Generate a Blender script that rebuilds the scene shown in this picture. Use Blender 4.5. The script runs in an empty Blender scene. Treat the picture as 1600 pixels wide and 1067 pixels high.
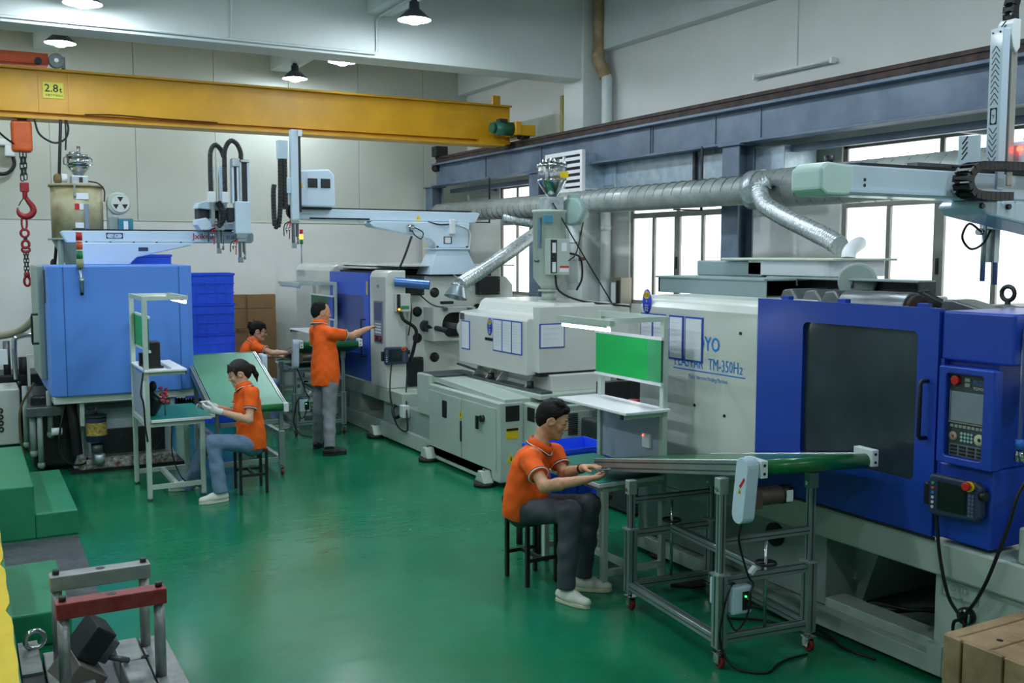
import bpy, math, random
import numpy as np
from mathutils import Vector, Matrix
random.seed(7); rng = np.random.default_rng(7)
SC = bpy.context.scene
COL = SC.collection
V = Vector

# ------------------------------------------------------------------ camera
FPX, CAMH = 1556.0, 2.25                      # focal length in pixels of the 1600 px frame, eye height in m
PITCH = math.atan((533.5 - 395.0) / FPX)
YAW = math.atan(860.0 / (FPX / math.cos(PITCH)))
cam = bpy.data.objects.new('camera', bpy.data.cameras.new('camera'))
COL.objects.link(cam)
cam.data.sensor_width = 36.0
cam.data.lens = FPX / 1600.0 * 36.0
cam.data.clip_start = 0.05
cam.location = (0, 0, CAMH)
cam.rotation_euler = (math.pi / 2 - PITCH, 0, -YAW)
SC.camera = cam
_fw = V((math.sin(YAW) * math.cos(PITCH), math.cos(YAW) * math.cos(PITCH), -math.sin(PITCH)))
_rt = V((math.cos(YAW), -math.sin(YAW), 0)); _up = _rt.cross(_fw); _c = V((0, 0, CAMH))
def _ray(u, v): return _fw * FPX + _rt * (u - 800.0) - _up * (v - 533.5)
# a measured image point on a known plane of the place (x, y or z) or at a known depth -> its place in metres
def PX(u, v, x): d = _ray(u, v); return _c + d * (x / d.x)
def PY(u, v, y): d = _ray(u, v); return _c + d * (y / d.y)
def PZ(u, v, z=0.0): d = _ray(u, v); return _c + d * ((z - CAMH) / d.z)
def PD(u, v, dep): return _c + _ray(u, v) * (dep / FPX)

# ------------------------------------------------------------------ world, exposure
w = bpy.data.worlds.new('world'); SC.world = w; w.use_nodes = True
w.node_tree.nodes['Background'].inputs[0].default_value = (0.75, 0.85, 1.0, 1)
w.node_tree.nodes['Background'].inputs[1].default_value = 0.35
SC.view_settings.view_transform = 'Standard'
SC.view_settings.look = 'None'
SC.view_settings.gamma = 1.0
SC.view_settings.use_curve_mapping = False
SC.view_settings.exposure = 0.95
WINDOW_LIGHT = 1.15       # daylight on the frosted panes
LAMP_LIGHT = 200.0       # high-bay lamps
try:
    SC.cycles.use_denoising = True
    SC.cycles.max_bounces = 5; SC.cycles.diffuse_bounces = 3; SC.cycles.glossy_bounces = 3
    SC.cycles.use_adaptive_sampling = True; SC.cycles.adaptive_threshold = 0.05
    SC.cycles.sample_clamp_indirect = 4.0
    SC.cycles.caustics_reflective = False; SC.cycles.caustics_refractive = False
except Exception:
    pass

# ------------------------------------------------------------------ materials
def lin(h):
    h = h.lstrip('#'); o = []
    for i in (0, 2, 4):
        c = int(h[i:i + 2], 16) / 255.0
        o.append(c / 12.92 if c <= 0.04045 else ((c + 0.055) / 1.055) ** 2.4)
    return (o[0], o[1], o[2], 1.0)
_M = {}
def mat(name, hexc, rough=0.5, metal=0.0, var=0.06, scale=6.0, bump=0.0, bscale=40.0, spec=0.5, emit=None, es=0.0, hex2=None, wear=0.0, alpha=1.0, trans=0.0, coat=0.0):
    if name in _M: return _M[name]
    m = bpy.data.materials.new(name); m.use_nodes = True
    nt = m.node_tree; N = nt.nodes; L = nt.links
    b = N['Principled BSDF']; c = lin(hexc)
    b.inputs['Roughness'].default_value = rough; b.inputs['Metallic'].default_value = metal
    b.inputs['Specular IOR Level'].default_value = spec
    if coat: b.inputs['Coat Weight'].default_value = coat; b.inputs['Coat Roughness'].default_value = 0.08
    if alpha < 1: b.inputs['Alpha'].default_value = alpha
    if trans: b.inputs['Transmission Weight'].default_value = trans
    tc = N.new('ShaderNodeTexCoord')
    if var > 0 or hex2:
        n = N.new('ShaderNodeTexNoise'); n.inputs['Scale'].default_value = scale; n.inputs['Detail'].default_value = 3; n.inputs['Roughness'].default_value = 0.6
        L.new(tc.outputs['Object'], n.inputs['Vector'])
        r = N.new('ShaderNodeMapRange'); r.inputs[1].default_value = 0.35; r.inputs[2].default_value = 0.65
        L.new(n.outputs['Fac'], r.inputs[0])
        mx = N.new('ShaderNodeMix'); mx.data_type = 'RGBA'
        L.new(r.outputs[0], mx.inputs[0])
        if hex2: c2 = lin(hex2); mx.inputs[6].default_value = c; mx.inputs[7].default_value = c2
        else:
            mx.inputs[6].default_value = tuple(x * (1 - var) for x in c[:3]) + (1,)
            mx.inputs[7].default_value = tuple(min(1, x * (1 + var)) for x in c[:3]) + (1,)
        L.new(mx.outputs[2], b.inputs['Base Color'])
        rr = N.new('ShaderNodeMapRange'); rr.inputs[3].default_value = max(0.02, rough - 0.06); rr.inputs[4].default_value = min(1, rough + 0.06)
        L.new(n.outputs['Fac'], rr.inputs[0]); L.new(rr.outputs[0], b.inputs['Roughness'])
    else:
        b.inputs['Base Color'].default_value = c
    if bump > 0:
        n2 = N.new('ShaderNodeTexNoise'); n2.inputs['Scale'].default_value = bscale; n2.inputs['Detail'].default_value = 4
        L.new(tc.outputs['Object'], n2.inputs['Vector'])
        bp = N.new('ShaderNodeBump'); bp.inputs['Strength'].default_value = bump; bp.inputs['Distance'].default_value = 0.02
        L.new(n2.outputs['Fac'], bp.inputs['Height']); L.new(bp.outputs[0], b.inputs['Normal'])
    if emit:
        b.inputs['Emission Color'].default_value = lin(emit); b.inputs['Emission Strength'].default_value = es
    _M[name] = m
    return m

# ------------------------------------------------------------------ mesh builder
WM = {}
class B:
    def __init__(s, M=None): s.v = []; s.f = []; s.s = []; s.M = M
    def add(s, vs, fs, smooth=False):
        o = len(s.v)
        if s.M is not None: vs = [s.M @ V(p) for p in vs]
        s.v.extend([tuple(p) for p in vs]); s.f.extend([tuple(i + o for i in f) for f in fs]); s.s.extend([smooth] * len(fs)); return s
    def box(s, x0, x1, y0, y1, z0, z1):
        x0, x1 = sorted((x0, x1)); y0, y1 = sorted((y0, y1)); z0, z1 = sorted((z0, z1))
        return s.add([(x0, y0, z0), (x1, y0, z0), (x1, y1, z0), (x0, y1, z0), (x0, y0, z1), (x1, y0, z1), (x1, y1, z1), (x0, y1, z1)],
                     [(0, 3, 2, 1), (4, 5, 6, 7), (0, 1, 5, 4), (1, 2, 6, 5), (2, 3, 7, 6), (3, 0, 4, 7)])
    def cb(s, c, d): return s.box(c[0] - d[0] / 2, c[0] + d[0] / 2, c[1] - d[1] / 2, c[1] + d[1] / 2, c[2] - d[2] / 2, c[2] + d[2] / 2)
    def bar(s, p0, p1, w, h, up=(0, 0, 1)):
        p0, p1 = V(p0), V(p1); d = (p1 - p0).normalized(); u = V(up)
        sd = d.cross(u)
        if sd.length < 1e-4: sd = d.cross(V((0, 1, 0)))
        sd.normalize(); u = sd.cross(d)
        vs = [p + sd * (a * w / 2) + u * (b_ * h / 2) for p in (p0, p1) for a, b_ in ((-1, -1), (1, -1), (1, 1), (-1, 1))]
        return s.add(vs, [(0, 3, 2, 1), (4, 5, 6, 7), (0, 1, 5, 4), (1, 2, 6, 5), (2, 3, 7, 6), (3, 0, 4, 7)])
    def cyl(s, p0, p1, r0, r1=None, n=16, caps=True):
        p0, p1 = V(p0), V(p1); r1 = r0 if r1 is None else r1
        d = (p1 - p0).normalized(); a = d.orthogonal().normalized(); b_ = d.cross(a)
        vs = []
        for p, r in ((p0, r0), (p1, r1)):
            for i in range(n):
                t = 2 * math.pi * i / n; vs.append(p + (a * math.cos(t) + b_ * math.sin(t)) * r)
        s.add(vs, [(i, (i + 1) % n, n + (i + 1) % n, n + i) for i in range(n)], True)
        if caps: 
            if r0 > 1e-5: s.add(vs[:n], [tuple(range(n - 1, -1, -1))])
            if r1 > 1e-5: s.add(vs[n:], [tuple(range(n))])
        return s
    def tube(s, pts, r, n=8, caps=True):
        pts = [V(p) for p in pts]; m = len(pts)
        rs = r if isinstance(r, (list, tuple)) else [r] * m
        t0 = (pts[1] - pts[0]).normalized(); a = t0.orthogonal().normalized(); vs = []; pt = t0
        for i, p in enumerate(pts):
            t = (pts[min(i + 1, m - 1)] - pts[max(i - 1, 0)])
            t = t.normalized() if t.length > 1e-9 else pt
            a = (a - t * a.dot(t)); a = a.normalized() if a.length > 1e-6 else t.orthogonal().normalized()
            b_ = t.cross(a); pt = t
            for k in range(n):
                q = 2 * math.pi * k / n; vs.append(p + (a * math.cos(q) + b_ * math.sin(q)) * rs[i])
        fs = [(i * n + k, i * n + (k + 1) % n, (i + 1) * n + (k + 1) % n, (i + 1) * n + k) for i in range(m - 1) for k in range(n)]
        s.add(vs, fs, True)
        if caps: s.add(vs[:n], [tuple(range(n - 1, -1, -1))]); s.add(vs[-n:], [tuple(range(n))])
        return s
    def prism(s, poly, ax, a, b_):
        def P(p, t): return {'x': (t, p[0], p[1]), 'y': (p[0], t, p[1]), 'z': (p[0], p[1], t)}[ax]
        n = len(poly); vs = [P(p, a) for p in poly] + [P(p, b_) for p in poly]
        fs = [tuple(range(n - 1, -1, -1)), tuple(range(n, 2 * n))] + [(i, (i + 1) % n, n + (i + 1) % n, n + i) for i in range(n)]
        return s.add(vs, fs)
    def lathe(s, prof, o=(0, 0, 0), ax=(0, 0, 1), n=24, smooth=True):
        o = V(o); d = V(ax).normalized(); a = d.orthogonal().normalized(); b_ = d.cross(a); vs = []; fs = []
        for r, t in prof:
            for i in range(n):
                q = 2 * math.pi * i / n; vs.append(o + d * t + (a * math.cos(q) + b_ * math.sin(q)) * max(r, 1e-4))
        for j in range(len(prof) - 1):
            for i in range(n): fs.append((j * n + i, j * n + (i + 1) % n, (j + 1) * n + (i + 1) % n, (j + 1) * n + i))
        return s.add(vs, fs, smooth)
    def ell(s, c, r, nu=16, nv=10, R=None):
        c = V(c); vs = []; fs = []
        for j in range(nv + 1):
            ph = math.pi * j / nv
            for i in range(nu):
                th = 2 * math.pi * i / nu
                p = V((r[0] * math.sin(ph) * math.cos(th), r[1] * math.sin(ph) * math.sin(th), r[2] * math.cos(ph)))
                vs.append(c + (R @ p if R is not None else p))
        for j in range(nv):
            for i in range(nu): fs.append((j * nu + i, (j + 1) * nu + i, (j + 1) * nu + (i + 1) % nu, j * nu + (i + 1) % nu))
        return s.add(vs, fs, True)
    def holeplate(s, ax, a, b_, outer, inner, rad=0.04, seg=5):
        # plate with a rounded rectangular opening; outer/inner = (u0,u1,v0,v1), extruded from a to b_ along ax
        u0, u1, v0, v1 = inner; I = []
        for cx, cy, t0 in ((u1 - rad, v1 - rad, 0), (u0 + rad, v1 - rad, 90), (u0 + rad, v0 + rad, 180), (u1 - rad, v0 + rad, 270)):
            for k in range(seg + 1):
                t = math.radians(t0 + 90 * k / seg); I.append((cx + rad * math.cos(t), cy + rad * math.sin(t)))
        U0, U1, V0, V1 = outer; O = []
        cu, cv = (u0 + u1) / 2, (v0 + v1) / 2
        corner = [(U1, V1), (U0, V1), (U0, V0), (U1, V0)]
        for q in range(4):
            for k in range(seg + 1):
                p = I[q * (seg + 1) + k]; c = corner[q]
                if q in (0, 2): O.append((c[0], p[1]) if k < seg / 2 - 0.4 else ((c[0], c[1]) if k <= seg / 2 + 0.6 else (p[0], c[1])))
                else: O.append((p[0], c[1]) if k < seg / 2 - 0.4 else ((c[0], c[1]) if k <= seg / 2 + 0.6 else (c[0], p[1])))
        def P(p, t): return {'x': (t, p[0], p[1]), 'y': (p[0], t, p[1]), 'z': (p[0], p[1], t)}[ax]
        n = len(I); vs = [P(p, a) for p in O] + [P(p, a) for p in I] + [P(p, b_) for p in O] + [P(p, b_) for p in I]; fs = []
        for i in range(n):
            j = (i + 1) % n
            fs += [(i, j, n + j, n + i), (2 * n + i, 3 * n + i, 3 * n + j, 2 * n + j), (i, 2 * n + i, 2 * n + j, j), (n + i, n + j, 3 * n + j, 3 * n + i)]
        return s.add(vs, fs)
    def out(s, name, m, parent=None, bevel=0.0, seg=2, label=None, kind=None, fixn=True):
        vs = s.v
        if parent is not None:
            Mi = WM.get(parent.name)
            if Mi is not None: vs = [tuple(Mi @ V(p)) for p in vs]
        me = bpy.data.meshes.new(name); me.from_pydata(vs, [], s.f)
        me.polygons.foreach_set('use_smooth', s.s)
        if fixn:
            import bmesh
            bm = bmesh.new(); bm.from_mesh(me); bmesh.ops.remove_doubles(bm, verts=bm.verts, dist=1e-5) if len(vs) < 4000 else None
            bmesh.ops.recalc_face_normals(bm, faces=bm.faces); bm.to_mesh(me); bm.free()
        me.materials.append(m)
        o = bpy.data.objects.new(name, me); COL.objects.link(o)
        if parent is not None:
            o.parent = parent
            if parent.name in WM: WM[o.name] = WM[parent.name]
        if bevel > 0:
            md = o.modifiers.new('bevel', 'BEVEL'); md.width = bevel; md.segments = seg; md.limit_method = 'ANGLE'; md.angle_limit = math.radians(40)
            md.harden_normals = False
        if label: o['label'] = label
        if kind: o['kind'] = kind
        return o
def thing(name, label, cat, loc=(0, 0, 0), rz=0.0, group=None, kind=None):
    o = bpy.data.objects.new(name, None); COL.objects.link(o); o.empty_display_size = 0.1
    o.location = loc; o.rotation_euler = (0, 0, rz)
    WM[o.name] = (Matrix.Translation(V(loc)) @ Matrix.Rotation(rz, 4, 'Z')).inverted()
    o['label'] = label
    if cat: o['category'] = cat
    if group: o['group'] = group
    if kind: o['kind'] = kind
    return o
def frame(o): return WM[o.name].inverted()          # local frame of a thing, to build its parts in
def tag(o, label, cat, group=None):
    o['label'] = label; o['category'] = cat
    if group: o['group'] = group
    return o
def share(src, parent, M):
    # a copy of a part (same mesh), placed by matrix M in the parent's local frame
    c = src.copy(); COL.objects.link(c); c.parent = parent; c.matrix_local = M
    return c
def copy_tree(o, parent=None):
    c = o.copy(); COL.objects.link(c); c.parent = parent
    if parent is not None: c.matrix_parent_inverse = o.matrix_parent_inverse.copy()
    for ch in list(o.children): copy_tree(ch, c)
    return c
_TX = {}
def text(s, size, org, xd, yd, m, parent, name='lettering', align='LEFT', bold=0.0, extr=0.0012, wid=None):
    key = (s, align, bold)
    if key not in _TX:
        cu = bpy.data.curves.new('t', 'FONT'); cu.body = s; cu.align_x = align; cu.size = 1.0; cu.offset = bold; cu.resolution_u = 2; cu.extrude = 0.0
        t = bpy.data.objects.new('t', cu); COL.objects.link(t)
        dg = bpy.context.evaluated_depsgraph_get()
        _TX[key] = bpy.data.meshes.new_from_object(t.evaluated_get(dg))
        bpy.data.objects.remove(t); bpy.data.curves.remove(cu)
    me = _TX[key].copy()
    if wid:                              # fit the line to its measured width
        xs_ = [p.co.x for p in me.vertices]; me.transform(Matrix.Diagonal((wid / size / (max(xs_) - min(xs_)), 1, 1, 1)))
    me.materials.clear(); me.materials.append(m); me.name = name
    xd = V(xd).normalized(); yd = V(yd).normalized(); zd = xd.cross(yd)
    M = Matrix((xd, yd, zd)).transposed().to_4x4() @ Matrix.Scale(size, 4); M.translation = V(org) + zd * extr
    me.transform((WM[parent.name] if parent is not None and parent.name in WM else Matrix()) @ M)
    o = bpy.data.objects.new(name, me); COL.objects.link(o); o.parent = parent
    return o
def arc(c, r, t0, t1, n, u, v):
    c = V(c); u = V(u); v = V(v)
    return [c + (u * math.cos(math.radians(t0 + (t1 - t0) * i / n)) + v * math.sin(math.radians(t0 + (t1 - t0) * i / n))) * r for i in range(n + 1)]
def spline(pts, n=8):
    # Catmull-Rom through the points
    P = [V(p) for p in pts]; P = [P[0] * 2 - P[1]] + P + [P[-1] * 2 - P[-2]]; o = []
    for i in range(1, len(P) - 2):
        a, b_, c, d = P[i - 1:i + 3]
        for k in range(n):
            t = k / n
            o.append(0.5 * ((2 * b_) + (c - a) * t + (2 * a - 5 * b_ + 4 * c - d) * t * t + (3 * b_ - a - 3 * c + d) * t ** 3))
    o.append(P[-2]); return o
def cable(pts, r, name, m, parent, n=8, k=6):
    return B().tube(spline(pts, k), r, n).out(name, m, parent, fixn=False)
def corrugate(pts, r, amp, pitch, name, m, parent, n=14):
    # corrugated flexible hose along a path
    P = spline(pts, 10); L = [0.0]
    for i in range(1, len(P)): L.append(L[-1] + (P[i] - P[i - 1]).length)
    tot = L[-1]; q = []; rs = []; m_ = int(tot / pitch * 4)
    j = 0
    for i in range(m_ + 1):
        s_ = tot * i / m_
        while j < len(L) - 2 and L[j + 1] < s_: j += 1
        t = (s_ - L[j]) / max(1e-9, L[j + 1] - L[j]); q.append(P[j].lerp(P[j + 1], t)); rs.append(r + amp * math.cos(2 * math.pi * s_ / pitch))
    return B().tube(q, rs, n).out(name, m, parent, fixn=False)
# ------------------------------------------------------------------ palette
M_WALL = mat('white_plaster', '#dcdedb', 0.75, var=0.03, scale=1.5, bump=0.08, bscale=25)
M_PANEL = mat('sandwich_panel', '#c3c8be', 0.38, var=0.025, scale=1.2)
M_CONC = mat('painted_concrete', '#cfd6d4', 0.7, var=0.04, scale=1.1, bump=0.06, bscale=18)
M_CEIL = mat('ceiling_paint', '#c9cfcc', 0.8, var=0.03)
M_FRAME = mat('window_aluminium', '#8f918c', 0.45, 0.3, var=0.08)
M_STEEL = mat('runway_steel_paint', '#6f7f92', 0.5, 0.1, var=0.16, scale=2.0, hex2='#56657a')
M_RAIL = mat('rusty_rail', '#4b3d38', 0.7, 0.2, var=0.2, scale=9, hex2='#33292a')
M_YEL = mat('crane_yellow', '#d29a10', 0.42, var=0.07, scale=3)
M_ORANGE = mat('hoist_orange', '#d0591f', 0.5, var=0.12, scale=8)
M_GALV = mat('galvanised_sheet', '#c3cccf', 0.34, 0.5, var=0.15, scale=14, hex2='#9aa5ab')
M_FOIL = mat('crinkled_foil', '#d3dde4', 0.26, 0.6, var=0.12, scale=30, bump=0.5, bscale=60)
M_SHEET = mat('duct_sheet', '#b7c8d6', 0.32, 0.55, var=0.14, scale=9, hex2='#9db2c6')
M_HOSE = mat('hose_foil', '#cdd5d8', 0.28, 0.6, var=0.06, scale=20)
M_WHITE = mat('machine_white', '#d6dad4', 0.24, var=0.03, scale=2)
M_GRN = mat('machine_pale_green', '#b4c2b8', 0.42, var=0.05, scale=2)
M_GRN2 = mat('machine_grey_green', '#93a49d', 0.5, var=0.06, scale=2)
M_GREY = mat('hood_blue_grey', '#8ea2a4', 0.42, var=0.05, scale=2)
M_BLUE = mat('door_blue', '#1a45b4', 0.36, var=0.05, scale=2)
M_BLUE3 = mat('cabinet_light_blue', '#5a90ea', 0.4, var=0.04, scale=1.2)
M_CRATE = mat('crate_blue_plastic', '#2c62ff', 0.38, var=0.05, scale=4)
M_ROBOT = mat('robot_white_blue', '#cfe2f2', 0.3, var=0.025, scale=2, coat=0.2)
M_BLACK = mat('black_plastic', '#16181a', 0.45, var=0.1)
M_RUB = mat('black_rubber', '#101113', 0.6, var=0.1)
M_DARK = mat('dark_iron', '#33373a', 0.5, 0.5, var=0.2, scale=12)
M_IRON = mat('machined_iron', '#6d7376', 0.38, 0.7, var=0.18, scale=10)
M_CHROME = mat('bright_steel', '#c9cdcf', 0.16, 1.0, var=0.05)
M_ALU = mat('aluminium_profile', '#a9b3b4', 0.33, 0.75, var=0.08, scale=5)
M_ALUD = mat('aluminium_slot', '#4b5456', 0.5, 0.5, var=0.1)
M_BELT = mat('green_belt', '#0f6a35', 0.3, var=0.06, scale=6, coat=0.3)
M_BELTP = mat('pale_green_belt', '#4f9478', 0.35, var=0.06, scale=4, coat=0.15)
M_BENCH = mat('bench_frame_paint', '#b9c8be', 0.4, var=0.03)
M_LAM = mat('white_laminate', '#eceef2', 0.3, var=0.02)
M_MATG = mat('bench_green_mat', '#12836f', 0.4, var=0.06, scale=5)
M_BACKP = mat('bench_back_panel', '#9fa9bd', 0.5, var=0.03)
M_PAPER = mat('paper', '#e4e9ef', 0.6, var=0.03)
M_PBLUE = mat('document_frame_blue', '#2b4fb8', 0.4, var=0.03)
M_RED = mat('signal_red', '#c4211c', 0.4, var=0.05)
M_HOOKR = mat('hook_red', '#962028', 0.4, 0.2, var=0.15, scale=15)
M_WARN = mat('warning_yellow', '#e8c712', 0.5, var=0.04)
M_INK = mat('black_ink', '#141414', 0.6, var=0)
M_TXB = mat('blue_ink', '#1f7fd6', 0.5, var=0)
M_NAVY = mat('pendant_navy', '#2b3b57', 0.42, var=0.06)
M_SCR = mat('lcd_screen', '#5a6c74', 0.15, var=0.05, scale=3, emit='#70808a', es=0.12)
M_SCRD = mat('dark_screen', '#16261f', 0.15, var=0.05)
M_GLASSD = mat('smoked_window', '#27323a', 0.16, var=0.25, scale=1.5, hex2='#3a474f')  # lighter grey-blue tone puts a reflection into the glass colour
M_BROWN = mat('brown_motor', '#5d4f45', 0.4, 0.3, var=0.1)
M_CABLE = mat('black_cable', '#0c0d0f', 0.45, var=0)
M_STEPG = mat('green_step_paint', '#1f7a54', 0.45, var=0.1, scale=3, hex2='#2a8a62')
M_BEIGE = mat('dryer_beige', '#b3ae8c', 0.45, var=0.2, scale=3, hex2='#8f7d52')
M_GLASS = mat('clear_acrylic', '#e8f0f4', 0.08, var=0, trans=0.9, alpha=0.55)
M_CARD = mat('cardboard', '#8a6a46', 0.75, var=0.08, scale=5)
M_WOOD = mat('crate_wood', '#a98d6a', 0.7, var=0.2, scale=6, hex2='#8a6f4f', bump=0.2, bscale=30)
M_WHITEP = mat('white_plastic', '#e6ebef', 0.35, var=0.02)
M_PIPEW = mat('white_pipe', '#cdd6d6', 0.45, var=0.05)
M_PIPEB = mat('stained_pipe', '#8f7656', 0.6, var=0.25, scale=8, hex2='#b09a78')

# floor: glossy green epoxy with scuffs
def floor_mat():
    m = bpy.data.materials.new('green_epoxy'); m.use_nodes = True; nt = m.node_tree; N = nt.nodes; L = nt.links; b = N['Principled BSDF']
    tc = N.new('ShaderNodeTexCoord')
    def noise(sc, det=5, rough=0.6):
        n = N.new('ShaderNodeTexNoise'); n.inputs['Scale'].default_value = sc; n.inputs['Detail'].default_value = det; n.inputs['Roughness'].default_value = rough
        L.new(tc.outputs['Object'], n.inputs['Vector']); return n
    n1 = noise(0.9); n2 = noise(3.0, 6, 0.65); n3 = noise(1.7, 3)
    cr = N.new('ShaderNodeValToRGB'); e = cr.color_ramp.elements
    e[0].position = 0.3; e[0].color = lin('#0a6c47'); e[1].position = 0.72; e[1].color = lin('#128058')
    L.new(n1.outputs['Fac'], cr.inputs[0])
    cr2 = N.new('ShaderNodeValToRGB'); e = cr2.color_ramp.elements
    e[0].position = 0.52; e[0].color = (0, 0, 0, 1); e[1].position = 0.85; e[1].color = (1, 1, 1, 1)
    L.new(n2.outputs['Fac'], cr2.inputs[0])
    mx = N.new('ShaderNodeMix'); mx.data_type = 'RGBA'; mx.inputs[7].default_value = lin('#4d8f6c')
    ml = N.new('ShaderNodeMath'); ml.operation = 'MULTIPLY'; ml.inputs[1].default_value = 0.16
    L.new(cr2.outputs[0], ml.inputs[0]); L.new(ml.outputs[0], mx.inputs[0]); L.new(cr.outputs[0], mx.inputs[6]); L.new(mx.outputs[2], b.inputs['Base Color'])
    mr = N.new('ShaderNodeMapRange'); mr.inputs[3].default_value = 0.12; mr.inputs[4].default_value = 0.34
    L.new(n3.outputs['Fac'], mr.inputs[0]); L.new(mr.outputs[0], b.inputs['Roughness'])
    bp = N.new('ShaderNodeBump'); bp.inputs['Strength'].default_value = 0.13; bp.inputs['Distance'].default_value = 0.02
    mp = N.new('ShaderNodeMapping'); mp.inputs['Scale'].default_value = (2.2, 6.0, 1.0); mp.inputs['Rotation'].default_value = (0, 0, -0.5); L.new(tc.outputs['Object'], mp.inputs['Vector'])
    nb = noise(1.0, 4, 0.55); L.new(mp.outputs[0], nb.inputs['Vector']); L.new(nb.outputs['Fac'], bp.inputs['Height']); L.new(bp.outputs[0], b.inputs['Normal'])
    b.inputs['Specular IOR Level'].default_value = 0.42
    return m
M_FLOOR = floor_mat()
def pane_mat():
    m = bpy.data.materials.new('frosted_daylit_pane'); m.use_nodes = True; nt = m.node_tree; N = nt.nodes; L = nt.links; b = N['Principled BSDF']
    tc = N.new('ShaderNodeTexCoord'); n = N.new('ShaderNodeTexNoise'); n.inputs['Scale'].default_value = 1.6; n.inputs['Detail'].default_value = 4
    L.new(tc.outputs['Object'], n.inputs['Vector'])
    cr = N.new('ShaderNodeValToRGB'); e = cr.color_ramp.elements
    e[0].position = 0.28; e[0].color = (0.42, 0.43, 0.38, 1); e[1].position = 0.55; e[1].color = (0.95, 1.0, 0.96, 1)
    L.new(n.outputs['Fac'], cr.inputs[0]); L.new(cr.outputs[0], b.inputs['Emission Color']); b.inputs['Emission Strength'].default_value = WINDOW_LIGHT
    b.inputs['Base Color'].default_value = (0.8, 0.82, 0.8, 1); b.inputs['Roughness'].default_value = 0.3
    return m
M_PANE = pane_mat()

# ------------------------------------------------------------------ room shell
def struct(o, label=None): o['kind'] = 'structure'; (o.__setitem__('label', label) if label else None); return o
XW, YB = 7.9, 16.0
struct(B().box(-6.2, 8.1, -5.2, 16.2, -0.12, 0).out('floor', M_FLOOR), 'glossy green epoxy factory floor')
struct(B().box(-6.2, 8.1, -5.2, 16.2, 5.95, 6.1).out('ceiling', M_CEIL), 'pale concrete ceiling slab')
wb = struct(B().box(-6.2, 8.1, 16.03, 16.2, 0, 5.95).box(-6.2, XW, 15.97, 16.03, 0, 2.72).out('wall_back', M_WALL), 'back wall, white plaster below pale sandwich panels')
pan = None
for k in range(-8, 5):
    x0 = 2.36 + 1.175 * k; x1 = min(x0 + 1.169, XW)
    if x1 < -6.2 + 0.2 or x0 > XW: continue
    B().box(x0, x1, 15.992, 16.03, 2.73, 5.94).out('wall_panel', M_PANEL, wb, bevel=0.003, seg=1)
WINS = [(13.68, 14.78), (9.08, 11.07), (5.05, 7.38), (0.95, 3.2), (-3.3, -1.0)]
SILL, WTOP = 1.57, 3.35
b = B().box(XW, 8.1, -5.2, 16.03, 0, SILL).box(XW, 8.1, -5.2, 16.03, WTOP, 5.95)
e = [-5.2] + [y for wv in sorted(WINS) for y in wv] + [16.03]
for i in range(0, len(e), 2): b.box(XW, 8.1, e[i], e[i + 1], SILL, WTOP)
struct(b.out('wall_right', M_WALL), 'white side wall with tall frosted windows')
struct(B().box(-6.3, -6.0, -5.2, 16.03, 0, 5.95).out('wall_left', M_WALL), 'white wall far to the left')
struct(B().box(-6.2, 8.1, -5.4, -5.2, 0, 5.95).out('wall_front', M_WALL), 'white wall behind the viewer')
# windows: aluminium frame, four tall panes, two transom panes
for i, (y0, y1) in enumerate(WINS):
    wn = thing('window_%d' % (i + 1), 'frosted aluminium window in the side wall', None, (XW, (y0 + y1) / 2, SILL), kind='structure')
    zt = 2.74; f = 0.05; narrow = (y1 - y0) < 1.5
    xa, xb = XW + 0.03, XW + 0.09
    B().box(xa, xb, y0, y0 + f, SILL, WTOP).box(xa, xb, y1 - f, y1, SILL, WTOP).box(xa, xb, y0, y1, SILL, SILL + f).box(xa, xb, y0, y1, WTOP - f, WTOP).out('window_frame', M_FRAME, wn, bevel=0.004, seg=1)
    B().box(xa - 0.005, xb, y0 + f, y1 - f, zt - 0.035, zt + 0.035).out('transom_bar', M_FRAME, wn, bevel=0.004, seg=1)
    ym = (y0 + y1) / 2
    cuts = [y0 + f, ym - 0.025, ym + 0.025, y1 - f] if narrow else [y0 + f, (y0 + ym) / 2 - 0.02, (y0 + ym) / 2 + 0.03, ym - 0.055, ym + 0.055, (y1 + ym) / 2 - 0.03, (y1 + ym) / 2 + 0.02, y1 - f]
    for a, c in zip(cuts[1::2], cuts[2::2]):
        B().box(xa - 0.008, xb, a, c, SILL + f, zt - 0.035).out('mullion', M_FRAME, wn, bevel=0.004, seg=1)
    B().box(xa, xb, ym - 0.025, ym + 0.025, zt + 0.035, WTOP - f).out('mullion', M_FRAME, wn, bevel=0.004, seg=1)
    for a, c in zip(cuts[0::2], cuts[1::2]):
        B().box(XW + 0.055, XW + 0.065, a, c, SILL + f, zt - 0.035).out('pane', M_PANE, wn)
    for a, c in ((y0 + f, ym - 0.025), (ym + 0.025, y1 - f)):
        B().box(XW + 0.055, XW + 0.065, a, c, zt + 0.035, WTOP - f).out('pane', M_PANE, wn)
    if not narrow: B().box(xa - 0.02, xa - 0.008, ym - 0.012, ym + 0.012, 2.05, 2.2).out('latch', M_BLACK, wn)
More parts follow.
